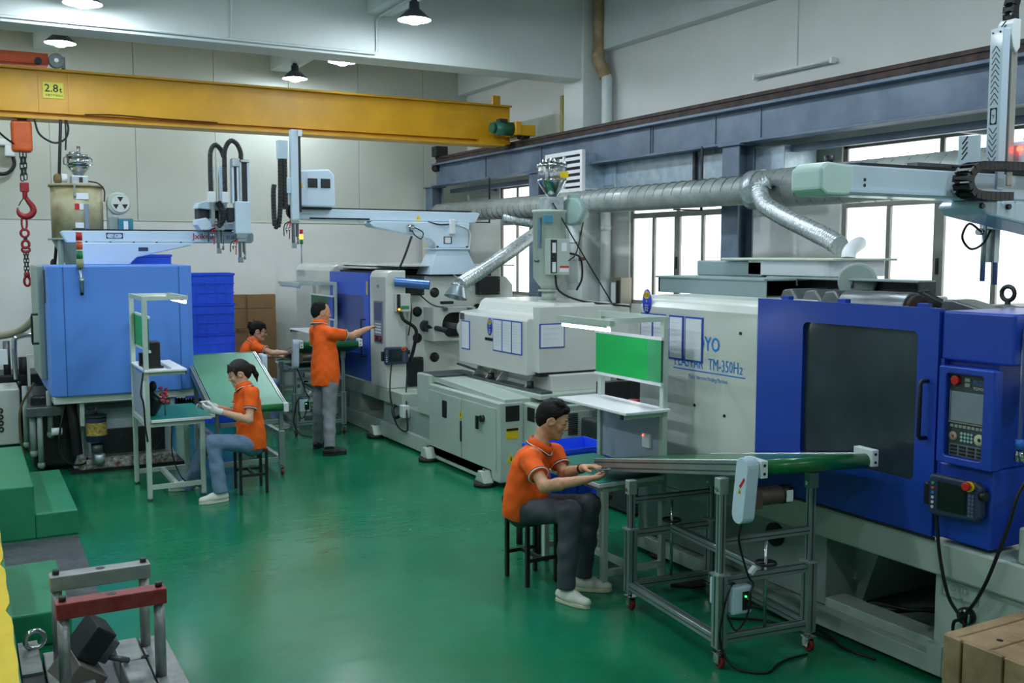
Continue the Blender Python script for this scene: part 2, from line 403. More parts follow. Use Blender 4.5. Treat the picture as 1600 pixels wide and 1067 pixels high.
# beams and column
struct(B().box(-6.0, XW, 11.66, 12.1, 4.61, 5.95).out('trim_1', M_CONC, bevel=0.01), 'deep pale concrete beam across the hall above the yellow crane')
struct(B().box(7.5, XW, 11.62, 12.12, 0, 5.95).out('trim_2', M_CONC, bevel=0.01), 'square concrete column on the window wall')
for i, x in enumerate((4.42, 1.02, -2.4)):
    struct(B().box(x, x + 0.33, -5.2, 16.0, 5.13, 5.95).out('trim_%d' % (3 + i), M_CONC, bevel=0.008), ['concrete joist over the machines, carrying round lamps', 'concrete joist along the left, carrying round lamps', 'concrete joist beyond the left picture edge'][i])
struct(B().box(7.72, XW, -5.2, 16.0, 4.99, 5.95).out('trim_6', M_CONC, bevel=0.01), 'concrete ring beam along the top of the window wall')
struct(B().box(4.75, 7.72, 8.78, 9.12, 5.14, 5.95).out('trim_7', M_CONC, bevel=0.008), 'short concrete cross joist at top right')
struct(B().box(7.5, XW, 3.4, 3.9, 0, 5.95).out('trim_8', M_CONC, bevel=0.01), 'concrete column beyond the right picture edge')
# conduit under the beam
c = B()
c.tube([(-5.9, 11.63, 4.66), (4.5, 11.63, 4.66), (4.53, 11.63, 4.70), (4.53, 11.63, 5.05), (4.56, 11.6, 5.105), (4.56, 9.8, 5.105)], 0.016, 8)
tag(c.out('conduit_pipe', M_PIPEW, None, fixn=False), 'thin white conduit along the lower edge of the concrete beam', 'pipe')
tag(B().box(2.775, 2.805, 11.64, 11.66, 4.68, 5.95).out('cable_trunking', M_PIPEW, None), 'narrow vertical trunking on the face of the concrete beam', 'trunking')
# drain pipe beside the column
t = thing('drain_pipe', 'drain pipe beside the column, brown above and white below', 'pipe', (7.72, 11.45, 0))
B().cyl((7.68, 11.52, 4.93), (7.68, 11.52, 5.95), 0.075, n=16).out('upper_pipe', M_PIPEB, t)
B().tube([(7.68, 11.52, 4.95), (7.68, 11.52, 4.85), (7.72, 11.47, 4.74), (7.74, 11.44, 4.62)], 0.085, 14).out('elbow', M_PIPEB, t, fixn=False)
B().tube([(7.72, 11.46, 4.72), (7.755, 11.42, 4.6), (7.755, 11.42, 4.5), (7.755, 11.42, 0.0)], 0.072, 14).out('lower_pipe', M_PIPEW, t, fixn=False)
B().cyl((7.755, 11.42, 2.55), (7.755, 11.42, 2.62), 0.08, n=16).out('pipe_collar', M_PIPEW, t)
# unlit tube light and its wire on the window wall
t = thing('tube_light', 'unlit fluorescent tube light on the wall above the rail', 'light', (7.87, 8.05, 4.2))
B().box(7.84, 7.9, 7.46, 8.63, 4.185, 4.225).out('batten', M_WHITEP, t, bevel=0.004)
B().cyl((7.81, 7.5, 4.2), (7.81, 8.59, 4.2), 0.016, n=10).out('tube', M_LAM, t)
for y in (7.48, 8.61): B().cb((7.835, y, 4.2), (0.06, 0.03, 0.06)).out('end_cap', M_WHITEP, t)
B().box(7.885, 7.9, 8.025, 8.04, 4.225, 4.98).out('wire_cover', M_PIPEW, t)

# ------------------------------------------------------------------ high-bay lamps
M_BULB = mat('lamp_glow', '#ffffff', 0.5, var=0, emit='#e8f6ff', es=LAMP_LIGHT)
M_SHADE = mat('lamp_shade_grey', '#4c545e', 0.4, 0.4, var=0.05)
M_SHADEI = mat('lamp_shade_inside', '#f2f4f6', 0.5, var=0)
def lamp(name_label, x, y, z, first=[None]):
    if first[0] is None:
        t = thing('pendant_lamp', name_label, 'lamp', (x, y, z), group='round lamps under the joists')
        F = frame(t)
        B(F).lathe([(0.19, 0.0), (0.185, 0.012), (0.08, 0.11), (0.06, 0.12), (0.055, 0.20), (0.0, 0.205)], n=28).out('lamp_shade', M_SHADE, t, fixn=False)
        B(F).lathe([(0.186, 0.0), (0.18, 0.008), (0.076, 0.105), (0.0, 0.11)], n=28).out('reflector', M_SHADEI, t, fixn=False)
        B(F).lathe([(0.0, -0.045), (0.05, -0.04), (0.085, -0.02), (0.095, 0.005), (0.07, 0.05), (0.0, 0.06)], n=12).out('bulb', M_BULB, t, fixn=False)
        B(F).cyl((0, 0, 0.2), (0, 0, 0.27), 0.035, n=12).out('lamp_holder', M_BLACK, t)
        B(F).cyl((0, 0, 0.26), (0, 0, 0.40), 0.008, n=8).out('stem', M_DARK, t)
        first[0] = t; return t
    t = copy_tree(first[0]); t.location = (x, y, z); t['label'] = name_label; return t
lamp('lit round lamp hanging before the concrete beam at top centre', 4.58, 10.6, 4.86)
lamp('lit round lamp cut by the top picture edge, at upper left', 1.18, 11.15, 4.76)
lamp('lit round lamp at far left, behind the concrete beam and above the orange trolley', 1.22, 14.2, 4.92)
lamp('lit round lamp glowing just above the middle of the yellow crane beam', 4.58, 15.2, 4.9)
lamp('lit round lamp of which only the glowing rim shows under the concrete beam', 4.55, 12.95, 4.78)
for x, ys in ((4.58, (7.9, 5.2, 2.5, -0.2)), (1.18, (7.9, 5.2, -0.2)), (-2.24, (7.9, 5.2, 2.5))):  # unseen lamps added on the joist grid to fill the hall with light
    for y in ys: lamp('unseen fill lamp added under a joist, above the picture', x, y, 4.86)
for y in (10.6, 13.0, 15.2): lamp('unseen fill lamp added under a joist, beyond the left picture edge', -2.24, y, 4.86)  # further unseen lamps, added for fill from the left
# ------------------------------------------------------------------ crane runway along the window wall
t = thing('crane_runway', 'blue-grey steel crane runway with a rusty rail along the windows', 'runway', (7.2, 8, 0))
y0, y1 = -4.8, 15.75
B().box(7.09, 7.31, y0, y1, 3.73, 3.76).box(7.09, 7.31, y0, y1, 3.38, 3.405).box(7.192, 7.208, y0, y1, 3.4, 3.735).out('runway_beam', M_STEEL, t, bevel=0.003, seg=1)
B().box(7.165, 7.235, y0, y1, 3.76, 3.785).box(7.185, 7.215, y0, y1, 3.78, 3.85).box(7.17, 7.23, y0, y1, 3.84, 3.88).out('rail', M_RAIL, t, bevel=0.004, seg=1)
for y in (13.9, 12.2, 9.62, 8.5, 7.8, 4.1): B().box(7.178, 7.222, y - 0.006, y + 0.006, 3.405, 3.73).out('stiffener', M_STEEL, t)
for y in (9.96,): B().box(7.178, 7.192, y - 0.3, y + 0.3, 3.42, 3.72).out('splice_plate', M_STEEL, t)
for y in (15.85, 12.25, 8.14, 4.0, 0.0):
    B().box(7.09, 7.11, y - 0.13, y + 0.13, 0, 3.36).box(7.29, 7.31, y - 0.13, y + 0.13, 0, 3.36).box(7.11, 7.29, y - 0.008, y + 0.008, 0, 3.36).box(7.06, 7.34, y - 0.17, y + 0.17, 3.36, 3.38).out('post', M_STEEL, t, bevel=0.003, seg=1)
B().box(7.1, 7.32, 15.55, 15.75, 3.88, 4.05).out('end_stop', M_DARK, t, bevel=0.01)
B().cyl((7.2, 15.62, 3.7), (7.2, 15.82, 3.7), 0.07, n=12).out('buffer', M_RUB, t)
t = thing('wall_girt', 'grey steel tube with wall brackets under the crane runway', 'beam', (7.5, 8, 3.3))
B().box(7.42, 7.5, -4.5, 15.7, 3.27, 3.34).out('tube', M_STEEL, t, bevel=0.004, seg=1)
for y in (14.9, 11.2, 7.85, 5.75, 3.3): B().box(7.5, 7.9, y - 0.025, y + 0.025, 3.28, 3.33).out('bracket', M_STEEL, t)

# ------------------------------------------------------------------ overhead crane
t = thing('overhead_crane', 'yellow overhead travelling crane spanning the hall under the concrete beam', 'crane', (3, 13.1, 3.8))
B().box(-5.6, 7.12, 13.0, 13.2, 3.88, 4.36).out('girder_web', M_YEL, t, bevel=0.004, seg=1)
B().box(-5.6, 7.12, 12.93, 13.27, 4.36, 4.385).out('top_flange', M_YEL, t)
B().box(-5.6, 7.0, 12.92, 13.28, 3.80, 3.825).box(-5.6, 7.0, 13.06, 13.14, 3.82, 3.885).out('bottom_flange', M_YEL, t)
for x in (0.87, 1.19): B().box(x - 0.008, x + 0.008, 12.985, 13.0, 3.88, 4.36).out('weld_seam', M_YEL, t)
B().box(-5.6, 6.8, 13.02, 13.06, 4.385, 4.40).out('trolley_rail', M_DARK, t)
lb = B().box(0.91, 1.13, 12.985, 13.0, 4.05, 4.235).out('load_plate', mat('plate_yellow', '#d8d23a', 0.5, var=0.03), t, label='yellow load plate reading 2.8t')
text('2.8', 0.125, (0.925, 12.984, 4.125), (1, 0, 0), (0, 0, 1), M_INK, t, 'lettering', bold=0.012)
text('t', 0.09, (1.085, 12.984, 4.125), (1, 0, 0), (0, 0, 1), M_INK, t, 'lettering', bold=0.012)
text('吊重下严禁站人', 0.028, (0.93, 12.984, 4.075), (1, 0, 0), (0, 0, 1), M_INK, t, 'lettering')
B().box(7.04, 7.34, 12.62, 13.7, 3.93, 4.08).out('end_carriage', M_YEL, t, bevel=0.01)
B().box(6.6, 7.1, 12.95, 13.25, 3.83, 3.90).out('gusset', M_YEL, t)
for y in (12.74, 13.58): B().cyl((7.13, y, 3.965), (7.27, y, 3.965), 0.085, n=20).out('wheel', M_DARK, t)
B().box(6.83, 6.95, 12.98, 13.02, 4.38, 4.52).out('stop_post', M_YEL, t)
mo = B().cyl((6.72, 12.72, 4.02), (7.0, 12.72, 4.02), 0.095, n=18).cyl((6.66, 12.72, 4.02), (6.72, 12.72, 4.02), 0.07, n=18).out('motor', mat('motor_green', '#1f5a45', 0.45, var=0.08), t)
B().box(6.78, 6.9, 12.66, 12.78, 4.1, 4.15).out('terminal_box', M_DARK, mo)
B().box(7.0, 7.1, 12.6, 12.84, 3.93, 4.12).out('gearbox', M_YEL, t, bevel=0.01)
# loose festoon wire lying on the girder edge
cable([(1.35, 12.97, 3.885), (1.7, 12.96, 3.90), (2.2, 12.97, 3.89), (2.9, 12.97, 3.886)], 0.008, 'wire', M_CABLE, t)
# trolley on top
t = thing('crane_trolley', 'orange crane trolley with a grey wheel on top of the yellow girder', 'trolley', (0.4, 13.1, 4.4))
B().box(-0.5, 0.98, 12.98, 13.2, 4.43, 4.56).out('trolley_body', mat('trolley_orange', '#d8562c', 0.5, var=0.08), t, bevel=0.008)
for x in (0.35, 1.06): 
    wv = B().cyl((x + 0.0, 12.90, 4.475), (x + 0.0, 12.98, 4.475), 0.085, n=24).out('wheel', M_IRON, t, bevel=0.008)
    B().cyl((x, 12.88, 4.475), (x, 12.90, 4.475), 0.025, n=12).out('hub', M_CHROME, wv)
B().cyl((0.87, 12.92, 4.46), (0.87, 12.98, 4.46), 0.04, n=14).out('guide_roller', M_DARK, t)
B().box(1.13, 1.16, 12.96, 13.16, 4.40, 4.53).out('end_plate', M_IRON, t)
# chain hoist
hx, hy = 0.68, 13.08
t = thing('chain_hoist', 'orange chain hoist with a red hook hanging from the crane', 'hoist', (hx, hy, 1.9))
B().box(hx - 0.05, hx + 0.05, hy - 0.05, hy + 0.05, 3.76, 3.82).out('suspension', M_DARK, t)
B().box(hx - 0.12, hx + 0.10, hy - 0.10, hy + 0.10, 3.42, 3.78).out('hoist_body', M_ORANGE, t, bevel=0.035, seg=3)
link = B()
lp = arc((0, 0, 0.022), 0.016, 0, 180, 6, (1, 0, 0), (0, 0, 1)) + arc((0, 0, -0.022), 0.016, 180, 360, 6, (1, 0, 0), (0, 0, 1))
link.tube(lp + [lp[0]], 0.0062, 6, caps=False)
def chain(z0, z1, x, m, parent, sc=1.0):
    src = None; n = int((z0 - z1) / (0.056 * sc))
    for i in range(n):
        Mx = Matrix.Translation(V((x, hy, z0 - 0.056 * sc * (i + 0.5))) - V(parent.location)) @ Matrix.Rotation(math.radians(90 * (i % 2) + 20), 4, 'Z') @ Matrix.Scale(sc, 4)
        if src is None:
            b = B(); b.v = list(link.v); b.f = list(link.f); b.s = list(link.s)
            src = b.out('chain_link', m, None, fixn=False); src.parent = parent; src.matrix_local = Mx
        else: share(src, parent, Mx)
chain(3.42, 3.06, hx - 0.02, M_DARK, t, 1.15); chain(3.42, 3.06, hx + 0.015, M_DARK, t, 1.1)
B().box(hx - 0.05, hx + 0.045, hy - 0.04, hy + 0.04, 2.96, 3.07).cyl((hx, hy, 2.88), (hx, hy, 2.98), 0.028, n=12).out('hook_block', M_HOOKR, t, bevel=0.01)
hk = [(hx, hy, 2.91), (hx + 0.035, hy, 2.85), (hx + 0.075, hy, 2.79), (hx + 0.08, hy, 2.73), (hx + 0.035, hy, 2.68), (hx - 0.03, hy, 2.68), (hx - 0.075, hy, 2.72), (hx - 0.085, hy, 2.78)]
hp = spline(hk, 5); nh = len(hp)
B().tube(hp, [0.022 + 0.016 * math.sin(math.pi * i / (nh - 1)) - (0.016 * max(0, i / (nh - 1) - 0.8) * 5) for i in range(nh)], 10).out('hook', M_HOOKR, t, fixn=False)
B().tube([(hx - 0.07, hy, 2.80), (hx - 0.045, hy, 2.85), (hx - 0.015, hy, 2.89)], 0.006, 6).out('safety_latch', M_DARK, t)
# sling: red links and a short chain below the hook
def ring(x, z, rw, rh, r, m, name):
    p = [(x + rw * math.cos(a), hy, z + rh * math.sin(a)) for a in [2 * math.pi * i / 20 for i in range(21)]]
    return B().tube(p, r, 8, caps=False).out(name, m, t, fixn=False)
t = thing('chain_sling', 'short lifting sling with red links hanging on the red hook', 'sling', (hx, hy, 1.9))
ring(hx - 0.02, 2.60, 0.028, 0.085, 0.012, M_HOOKR, 'master_link')
ring(hx - 0.02, 2.48, 0.042, 0.045, 0.015, M_HOOKR, 'shackle')
B().ell((hx - 0.015, hy, 2.42), (0.022, 0.02, 0.03)).out('swivel', M_DARK, t)
ring(hx - 0.015, 2.35, 0.038, 0.045, 0.016, M_HOOKR, 'shackle')
ring(hx - 0.015, 2.285, 0.042, 0.03, 0.014, M_HOOKR, 'shackle')
chain(2.27, 1.99, hx - 0.03, M_DARK, t, 0.8); chain(2.27, 1.99, hx + 0.0, M_DARK, t, 0.8)
B().cyl((hx - 0.015, hy, 1.96), (hx - 0.015, hy, 2.02), 0.034, n=12).out('end_fitting', M_HOOKR, t, bevel=0.008)
ring(hx - 0.015, 1.915, 0.032, 0.055, 0.015, M_HOOKR, 'end_link')
# pendant cable and loops
t = thing('festoon_cable', 'black control cable looping and hanging under the crane girder', 'cable', (1.0, 13.0, 3.8))
cable([(0.8, 12.9, 3.79), (0.85, 12.9, 3.62), (1.0, 12.9, 3.53), (1.12, 12.9, 3.58), (1.16, 12.9, 3.7), (1.14, 12.9, 3.8)], 0.012, 'loop', M_CABLE, t)
cable([(0.3, 12.9, 3.78), (0.45, 12.9, 3.6), (0.58, 12.95, 3.5)], 0.012, 'loop', M_CABLE, t)
cable([(1.08, 12.9, 3.8), (1.05, 12.9, 3.3), (1.01, 12.95, 2.6), (0.96, 13.0, 2.1), (0.93, 13.05, 1.9)], 0.018, 'drop_cable', M_CABLE, t)
cable([(1.13, 12.9, 3.8), (1.13, 12.9, 3.6), (1.12, 12.9, 3.45)], 0.01, 'short_end', M_CABLE, t)
B().ell((0.95, 13.02, 2.12), (0.035, 0.03, 0.06)).out('knot', M_CABLE, t)
# wall lamp fitting at far left
t = thing('wall_bracket_lamp', 'small white floodlight on the back wall at the left picture edge', 'light', (0.55, 15.9, 3.8))
c0 = PY(12, 222, 15.88); B().box(c0.x - 0.14, c0.x + 0.12, 15.82, 15.992, c0.z - 0.05, c0.z + 0.04).out('housing', M_WHITEP, t, bevel=0.015)
B().box(c0.x - 0.04, c0.x + 0.08, 15.80, 15.99, c0.z - 0.2, c0.z - 0.05).out('ballast', M_WHITEP, t, bevel=0.015)
cable([(c0.x + 0.06, 15.9, c0.z - 0.19), (c0.x + 0.07, 15.9, c0.z - 0.32), (c0.x - 0.02, 15.9, c0.z - 0.43), (c0.x - 0.15, 15.9, c0.z - 0.45), (c0.x - 0.4, 15.96, c0.z - 0.45)], 0.026, 'cable_conduit', M_BLACK, t)
# ------------------------------------------------------------------ ducts
t = thing('spiral_duct', 'long grey spiral duct running past the windows', 'duct', (6.85, 8, 2.86))
def helix(y0, y1, r, pitch, z, name):
    n = int((y1 - y0) / pitch); p = []
    for i in range(n * 14 + 1):
        a = 2 * math.pi * i / 14; p.append((6.85 + math.cos(a) * r, y0 + pitch * i / 14, z + math.sin(a) * r))
    return B().tube(p, 0.006, 4, caps=False).out(name, mat('seam_grey', '#6f7774', 0.5, 0.2, var=0), t, fixn=False)  # seam lines in a darker grey than the duct
M_DUCT = mat('duct_grey', '#aeb6b2', 0.4, 0.25, var=0.12, scale=5, hex2='#949d9b')
B().cyl((6.85, 7.5, 2.865), (6.85, 14.9, 2.90), 0.142, n=28).out('far_section', M_DUCT, t)
helix(7.6, 14.85, 0.141, 0.16, 2.88, 'spiral_seam')
B().cyl((6.85, 4.4, 2.865), (6.85, 7.5, 2.865), 0.182, n=28).out('near_section', M_DUCT, t)
helix(4.5, 7.4, 0.181, 0.17, 2.865, 'spiral_seam')
B().cyl((6.85, 7.38, 2.865), (6.85, 7.52, 2.865), 0.192, n=28).out('joint_collar', M_GALV, t)
B().cyl((6.70, 7.35, 2.84), (6.58, 7.28, 2.80), 0.085, n=18).out('branch_collar', M_GALV, t)
for y in (13.6, 8.6): B().box(7.085, 7.10, y - 0.015, y + 0.015, 2.72, 3.4).box(6.72, 7.10, y - 0.015, y + 0.015, 2.705, 2.72).out('hanger', M_DARK, t)
t = thing('flexible_hose', 'silver corrugated hose from the duct down to the front machine hopper', 'hose', (6.3, 6.8, 2.5))
hz = [PX(1203, 281, 6.62), PX(1188, 296, 6.56), PX(1194, 318, 6.45), PX(1222, 337, 6.3), PX(1258, 355, 6.15), PX(1290, 371, 6.0), PX(1312, 384, 5.92)]
corrugate(hz, 0.068, 0.012, 0.036, 'hose', M_HOSE, t, 18)
t = thing('exhaust_hose', 'silver corrugated hose ending in a metal funnel over the nozzle', 'hose', (5.6, 11.4, 2.0))
hz = [V((6.8, 12.5, 2.75)), PD(846, 352, 13.6), PD(815, 380, 12.9), PD(780, 405, 12.3), PD(745, 428, 11.9), PD(718, 445, 11.6)]
corrugate(hz, 0.075, 0.012, 0.038, 'hose', M_HOSE, t, 18)
fu = PD(716, 446, 11.6); fd = V((-0.30, -0.12, -0.95)).normalized()
B().lathe([(0.075, 0.0), (0.08, 0.03), (0.135, 0.16), (0.137, 0.165)], fu - fd * 0.02, fd, 24).out('funnel', mat('funnel_steel', '#aab8c4', 0.28, 0.85, var=0.08), t, fixn=False)
B().cyl(fu - fd * 0.01, fu + fd * 0.02, 0.084, n=20).out('clamp_ring', M_CHROME, t)
t = thing('air_duct', 'foil-clad rectangular air duct with a white louvre grille', 'duct', (7.2, 10.5, 3.0))
gb = B().box(7.0, 7.5, 10.83, 11.66, 3.06, 3.53).out('plenum', M_SHEET, t, bevel=0.01)
B().holeplate('x', 6.95, 7.0, (10.78, 11.70, 3.03, 3.56), (10.83, 11.65, 3.08, 3.51), 0.005, 1).out('grille_frame', M_LAM, t)
B().box(6.952, 6.99, 11.225, 11.255, 3.08, 3.51).out('grille_mullion', M_LAM, t)
B().box(6.985, 7.0, 10.84, 11.64, 3.085, 3.505).out('grille_back', M_BLACK, t)
for c0, c1 in ((10.845, 11.215), (11.265, 11.635)):
    for k in range(5):
        z = 3.13 + 0.082 * k; a = math.radians(28)
        B().bar((6.968, c0, z), (6.968, c1, z), 0.008, 0.05, (math.sin(a), 0, math.cos(a))).out('slat', M_LAM, t)
B().prism([(7.32, 3.10), (7.75, 3.10), (7.75, 3.46), (7.32, 3.46)], 'y', 10.55, 10.84).out('duct_section', M_SHEET, t, bevel=0.012)
B().prism([(7.32, 3.06), (7.78, 3.06), (7.78, 3.44), (7.32, 3.44)], 'y', 9.0, 10.55).out('duct_section', M_SHEET, t, bevel=0.012)
B().prism([(7.32, 3.03), (7.78, 3.03), (7.78, 3.34), (7.32, 3.34)], 'y', 7.6, 9.0).out('duct_section', M_SHEET, t, bevel=0.012)
for y in (10.55, 9.0): B().box(7.3, 7.8, y - 0.015, y + 0.015, 3.02, 3.48).out('seam_flange', M_GALV, t)
B().box(7.27, 7.31, 8.94, 8.98, 2.9, 3.5).out('hanger_rod', M_DARK, t)
# things on the window wall and column side
t = thing('electric_cabinet', 'tall beige electric cabinet in the far corner behind the machine', 'cabinet', (7.0, 15.0, 0))
B().box(6.72, 7.02, 14.5, 15.3, 0.1, 2.62).out('cabinet_body', mat('cabinet_beige', '#b9b9a6', 0.45, var=0.04), t, bevel=0.008)
B().box(6.705, 6.72, 14.53, 15.27, 0.15, 2.57).out('door', _M['cabinet_beige'], t, bevel=0.004)
B().box(6.69, 6.705, 14.6, 14.64, 1.9, 2.05).out('handle', M_BLACK, t)
B().box(6.74, 7.0, 14.52, 15.28, 0, 0.1).out('plinth', M_DARK, t)
t = thing('switch_box', 'small open grey switch box on the wall between column and window', 'box', (7.8, 11.2, 1.6))
B().box(7.72, 7.9, 11.0, 11.22, 1.52, 1.92).out('enclosure', mat('box_taupe', '#8a8578', 0.5, var=0.04), t, bevel=0.006)
B().box(7.70, 7.72, 11.1, 11.2, 1.58, 1.85).out('breaker', M_WHITEP, t); B().box(7.70, 7.72, 11.02, 11.08, 1.56, 1.88).out('opening', M_BLACK, t)
B().cyl((7.8, 11.08, 1.44), (7.8, 11.08, 1.52), 0.04, n=12).out('plug', M_RED, t)
# clear curtain panel and its timber post above the rail end
t = thing('curtain_panel', 'translucent sheet panel with a timber post above the crane rail', 'panel', (7.86, 13.4, 3.9))
B().box(7.85, 7.856, 12.75, 14.3, 3.72, 4.32).out('sheet', mat('clear_sheet', '#c8cfc2', 0.3, var=0.04, alpha=0.55), t); B().box(7.82, 7.88, 12.66, 12.74, 3.7, 4.55).out('post', mat('pale_timber', '#a59a5e', 0.6, var=0.1), t)
# ------------------------------------------------------------------ front right injection machine
m1 = thing('molding_machine', 'front injection molding machine with white cover and dark blue door', 'machine', (5.2, 4.0, 0))
NX, UZ = (0, -1, 0), (0, 0, 1)
B().box(4.4, 6.2, 1.2, 6.15, 0.57, 0.75).out('frame_beam', M_GRN, m1, bevel=0.012)
B().box(4.46, 6.1, 4.2, 6.1, 0.14, 0.57).out('base_panel', M_GRN2, m1, bevel=0.008)
B().prism([(4.2, 0.57), (4.2, 0.14), (4.13, 0.14), (3.98, 0.57)], 'x', 4.7, 6.0).out('base_gusset', M_GRN2, m1)
B().box(5.7, 6.1, 3.3, 4.3, 0.10, 0.57).out('sump_panel', M_GRN2, m1)
B().box(4.55, 5.7, 3.4, 4.3, 0.02, 0.10).out('sump_tray', M_GRN2, m1)
B().box(4.44, 6.1, 1.2, 3.42, 0.10, 0.57).out('pedestal', M_GRN, m1, bevel=0.008)
B().box(4.40, 4.55, 1.2, 6.1, 0.03, 0.13).out('bottom_rail', M_GRN, m1, bevel=0.006)
B().box(4.46, 4.62, 3.42, 4.2, 0.13, 0.19).out('rail_step', M_GRN, m1, bevel=0.006)
for y in (5.8, 3.25, 2.0): B().cyl((4.5, y, 0), (4.5, y, 0.03), 0.12, n=20).out('foot_pad', M_RUB, m1)
B().box(4.39, 4.44, 3.33, 3.42, 0.04, 0.2).out('foot_bracket', M_GRN, m1)
B().cyl((4.44, 4.62, 0.47), (4.47, 4.62, 0.47), 0.075, n=20).out('pipe_hole', M_BLACK, m1)
# white clamp cover
B().prism([(4.4, 0.75), (4.4, 1.86), (4.425, 1.915), (4.48, 1.94), (6.2, 1.94), (6.2, 0.75)], 'y', 4.752, 6.02).out('clamp_cover', M_WHITE, m1, bevel=0.02, seg=3)
for y_, z_ in ((4.92, 1.73), (5.37, 1.20), (5.06, 1.17)): B().cyl((4.394, y_, z_), (4.41, y_, z_), 0.011, n=10).out('plug_hole', M_BLACK, m1)
text('TOYO', 0.135, (4.398, 5.43, 1.59), NX, UZ, M_TXB, m1, bold=0.015, wid=0.31)
text('PLASTAR', 0.105, (4.398, 5.60, 1.462), NX, UZ, M_TXB, m1, wid=0.31, bold=0.006)
text('TM-350H', 0.112, (4.398, 5.235, 1.462), NX, UZ, M_TXB, m1, wid=0.30)
text('2', 0.07, (4.398, 4.925, 1.462), NX, UZ, M_TXB, m1)
B().box(4.396, 4.4, 4.87, 5.61, 1.438, 1.445).out('underline', M_TXB, m1)
text('Plastic Injection Molding Machine', 0.04, (4.398, 5.44, 1.385), NX, UZ, M_TXB, m1, wid=0.40)
def docframe(parent, ax, pos, u0, u1, z0, z1, lines=7, name='document_frame'):
    bw = 0.012
    if ax == 'x':
        f = B().box(pos - 0.006, pos, u0, u1, z0, z1).out(name, M_PBLUE, parent)
        B().box(pos - 0.009, pos - 0.006, u0 + bw, u1 - bw, z0 + bw, z1 - bw).out('paper', M_PAPER, f)
        q = B()
        for i in range(lines): q.box(pos - 0.0098, pos - 0.009, u0 + 0.03 + 0.02 * (i % 3), u1 - 0.03, z1 - 0.05 - (z1 - z0 - 0.09) * i / lines - 0.002, z1 - 0.05 - (z1 - z0 - 0.09) * i / lines)
        if lines: q.out('print', mat('print_grey', '#aab4c2', 0.6, var=0), f)
    else:
        f = B().box(u0, u1, pos - 0.006, pos, z0, z1).out(name, M_PBLUE, parent)
        B().box(u0 + bw, u1 - bw, pos - 0.009, pos - 0.006, z0 + bw, z1 - bw).out('paper', M_PAPER, f)
        q = B()
        for i in range(lines): q.box(u0 + 0.04, u1 - 0.04 - 0.02 * (i % 3), pos - 0.0098, pos - 0.009, z1 - 0.05 - (z1 - z0 - 0.09) * i / lines - 0.002, z1 - 0.05 - (z1 - z0 - 0.09) * i / lines)
        if lines: q.out('print', mat('print_grey', '#aab4c2', 0.6, var=0), f)
    return f
for a, c in ((5.85, 6.0), (5.70, 5.85), (5.50, 5.66), (5.29, 5.48)): docframe(m1, 'x', 4.398, a, c, 1.50, 1.81, 8 if a > 5.4 else 0)
def badge(parent, y, z, num, x):
    f = B().lathe([(0.0, 0.0), (0.095, 0.0), (0.095, 0.006), (0.0, 0.006)], n=32)
    # ellipse standing on the -x face
    f.v = [(x - p[2], y + p[0] * 0.55, z + p[1] * 0.95) for p in f.v]
    o = f.out('machine_badge', mat('badge_blue', '#1f3fc4', 0.4, var=0), parent, label='oval blue number badge')
    g = B().prism([(y + 0.035, z + 0.058), (y + 0.015, z + 0.072), (y - 0.015, z + 0.072), (y - 0.035, z + 0.058), (y - 0.035, z + 0.035), (y - 0.012, z + 0.02), (y + 0.012, z + 0.02), (y + 0.035, z + 0.035)], 'x', x - 0.0075, x - 0.006).out('badge_field', M_WARN, o)
    text('注塑', 0.03, (x - 0.008, y, z + 0.036), NX, UZ, M_INK, o, align='CENTER')
    text('#', 0.026, (x - 0.0065, y, z - 0.005), NX, UZ, M_PAPER, o, align='CENTER')
    B().box(x - 0.0075, x - 0.006, y - 0.02, y + 0.02, z - 0.03, z - 0.026).out('badge_line', M_PAPER, o)
    text(num, 0.048, (x - 0.0065, y, z - 0.072), NX, UZ, M_PAPER, o, align='CENTER')
badge(m1, 5.93, 1.895, '02', 4.40)
# hood over the clamp mechanism
B().box(4.87, 4.88, 5.2, 6.42, 1.94, 2.065).box(4.87, 5.42, 6.4, 6.42, 1.94, 2.065).out('hood_front', M_GREY, m1)
B().box(4.85, 5.42, 5.2, 6.43, 2.055, 2.07).box(5.15, 5.30, 4.16, 5.5, 2.065, 2.08).out('hood_top', M_GREY, m1, bevel=0.004)
B().box(5.15, 5.30, 4.16, 4.172, 1.9, 2.07).out('hood_end', M_DARK, m1)
B().box(5.28, 5.30, 4.17, 6.4, 1.85, 2.06).out('hood_back', M_BLACK, m1)
for y in (5.2, 4.7): B().cyl((5.16, y, 2.02), (5.16, y, 2.07), 0.008, n=8).out('hood_stud', M_IRON, m1)
B().box(5.2, 5.8, 5.60, 6.35, 2.07, 2.19).out('valve_box', M_GREY, m1, bevel=0.012)
tk = B(); rp = [(5.2, 5.75), (5.2, 5.02)] + [(5.32 + 0.12 * math.cos(q), 5.02 - 0.12 * math.sin(q) * 1.0) for q in [math.pi - math.pi / 2 * i / 6 for i in range(1, 7)]] + [(5.7, 4.9), (5.7, 5.75)]
tk.prism(rp, 'z', 2.085, 2.195).out('filter_tank', M_WHITEP, m1, bevel=0.006); B().box(5.15, 5.78, 4.86, 6.0, 2.195, 2.212).out('tank_flange', mat('flange_cream', '#cfd6c4', 0.4, var=0.03), m1, bevel=0.006)
B().tube(spline([(5.5, 5.05, 2.21), (5.52, 5.06, 2.26), (5.62, 5.1, 2.30), (5.75, 5.18, 2.32)], 6), 0.05, 12).out('drum_spout', M_WHITEP, m1, fixn=False)
B().cyl((5.24, 4.72, 2.06), (5.18, 4.68, 2.06), 0.125, n=28).out('round_cover', M_GRN2, m1, bevel=0.015)
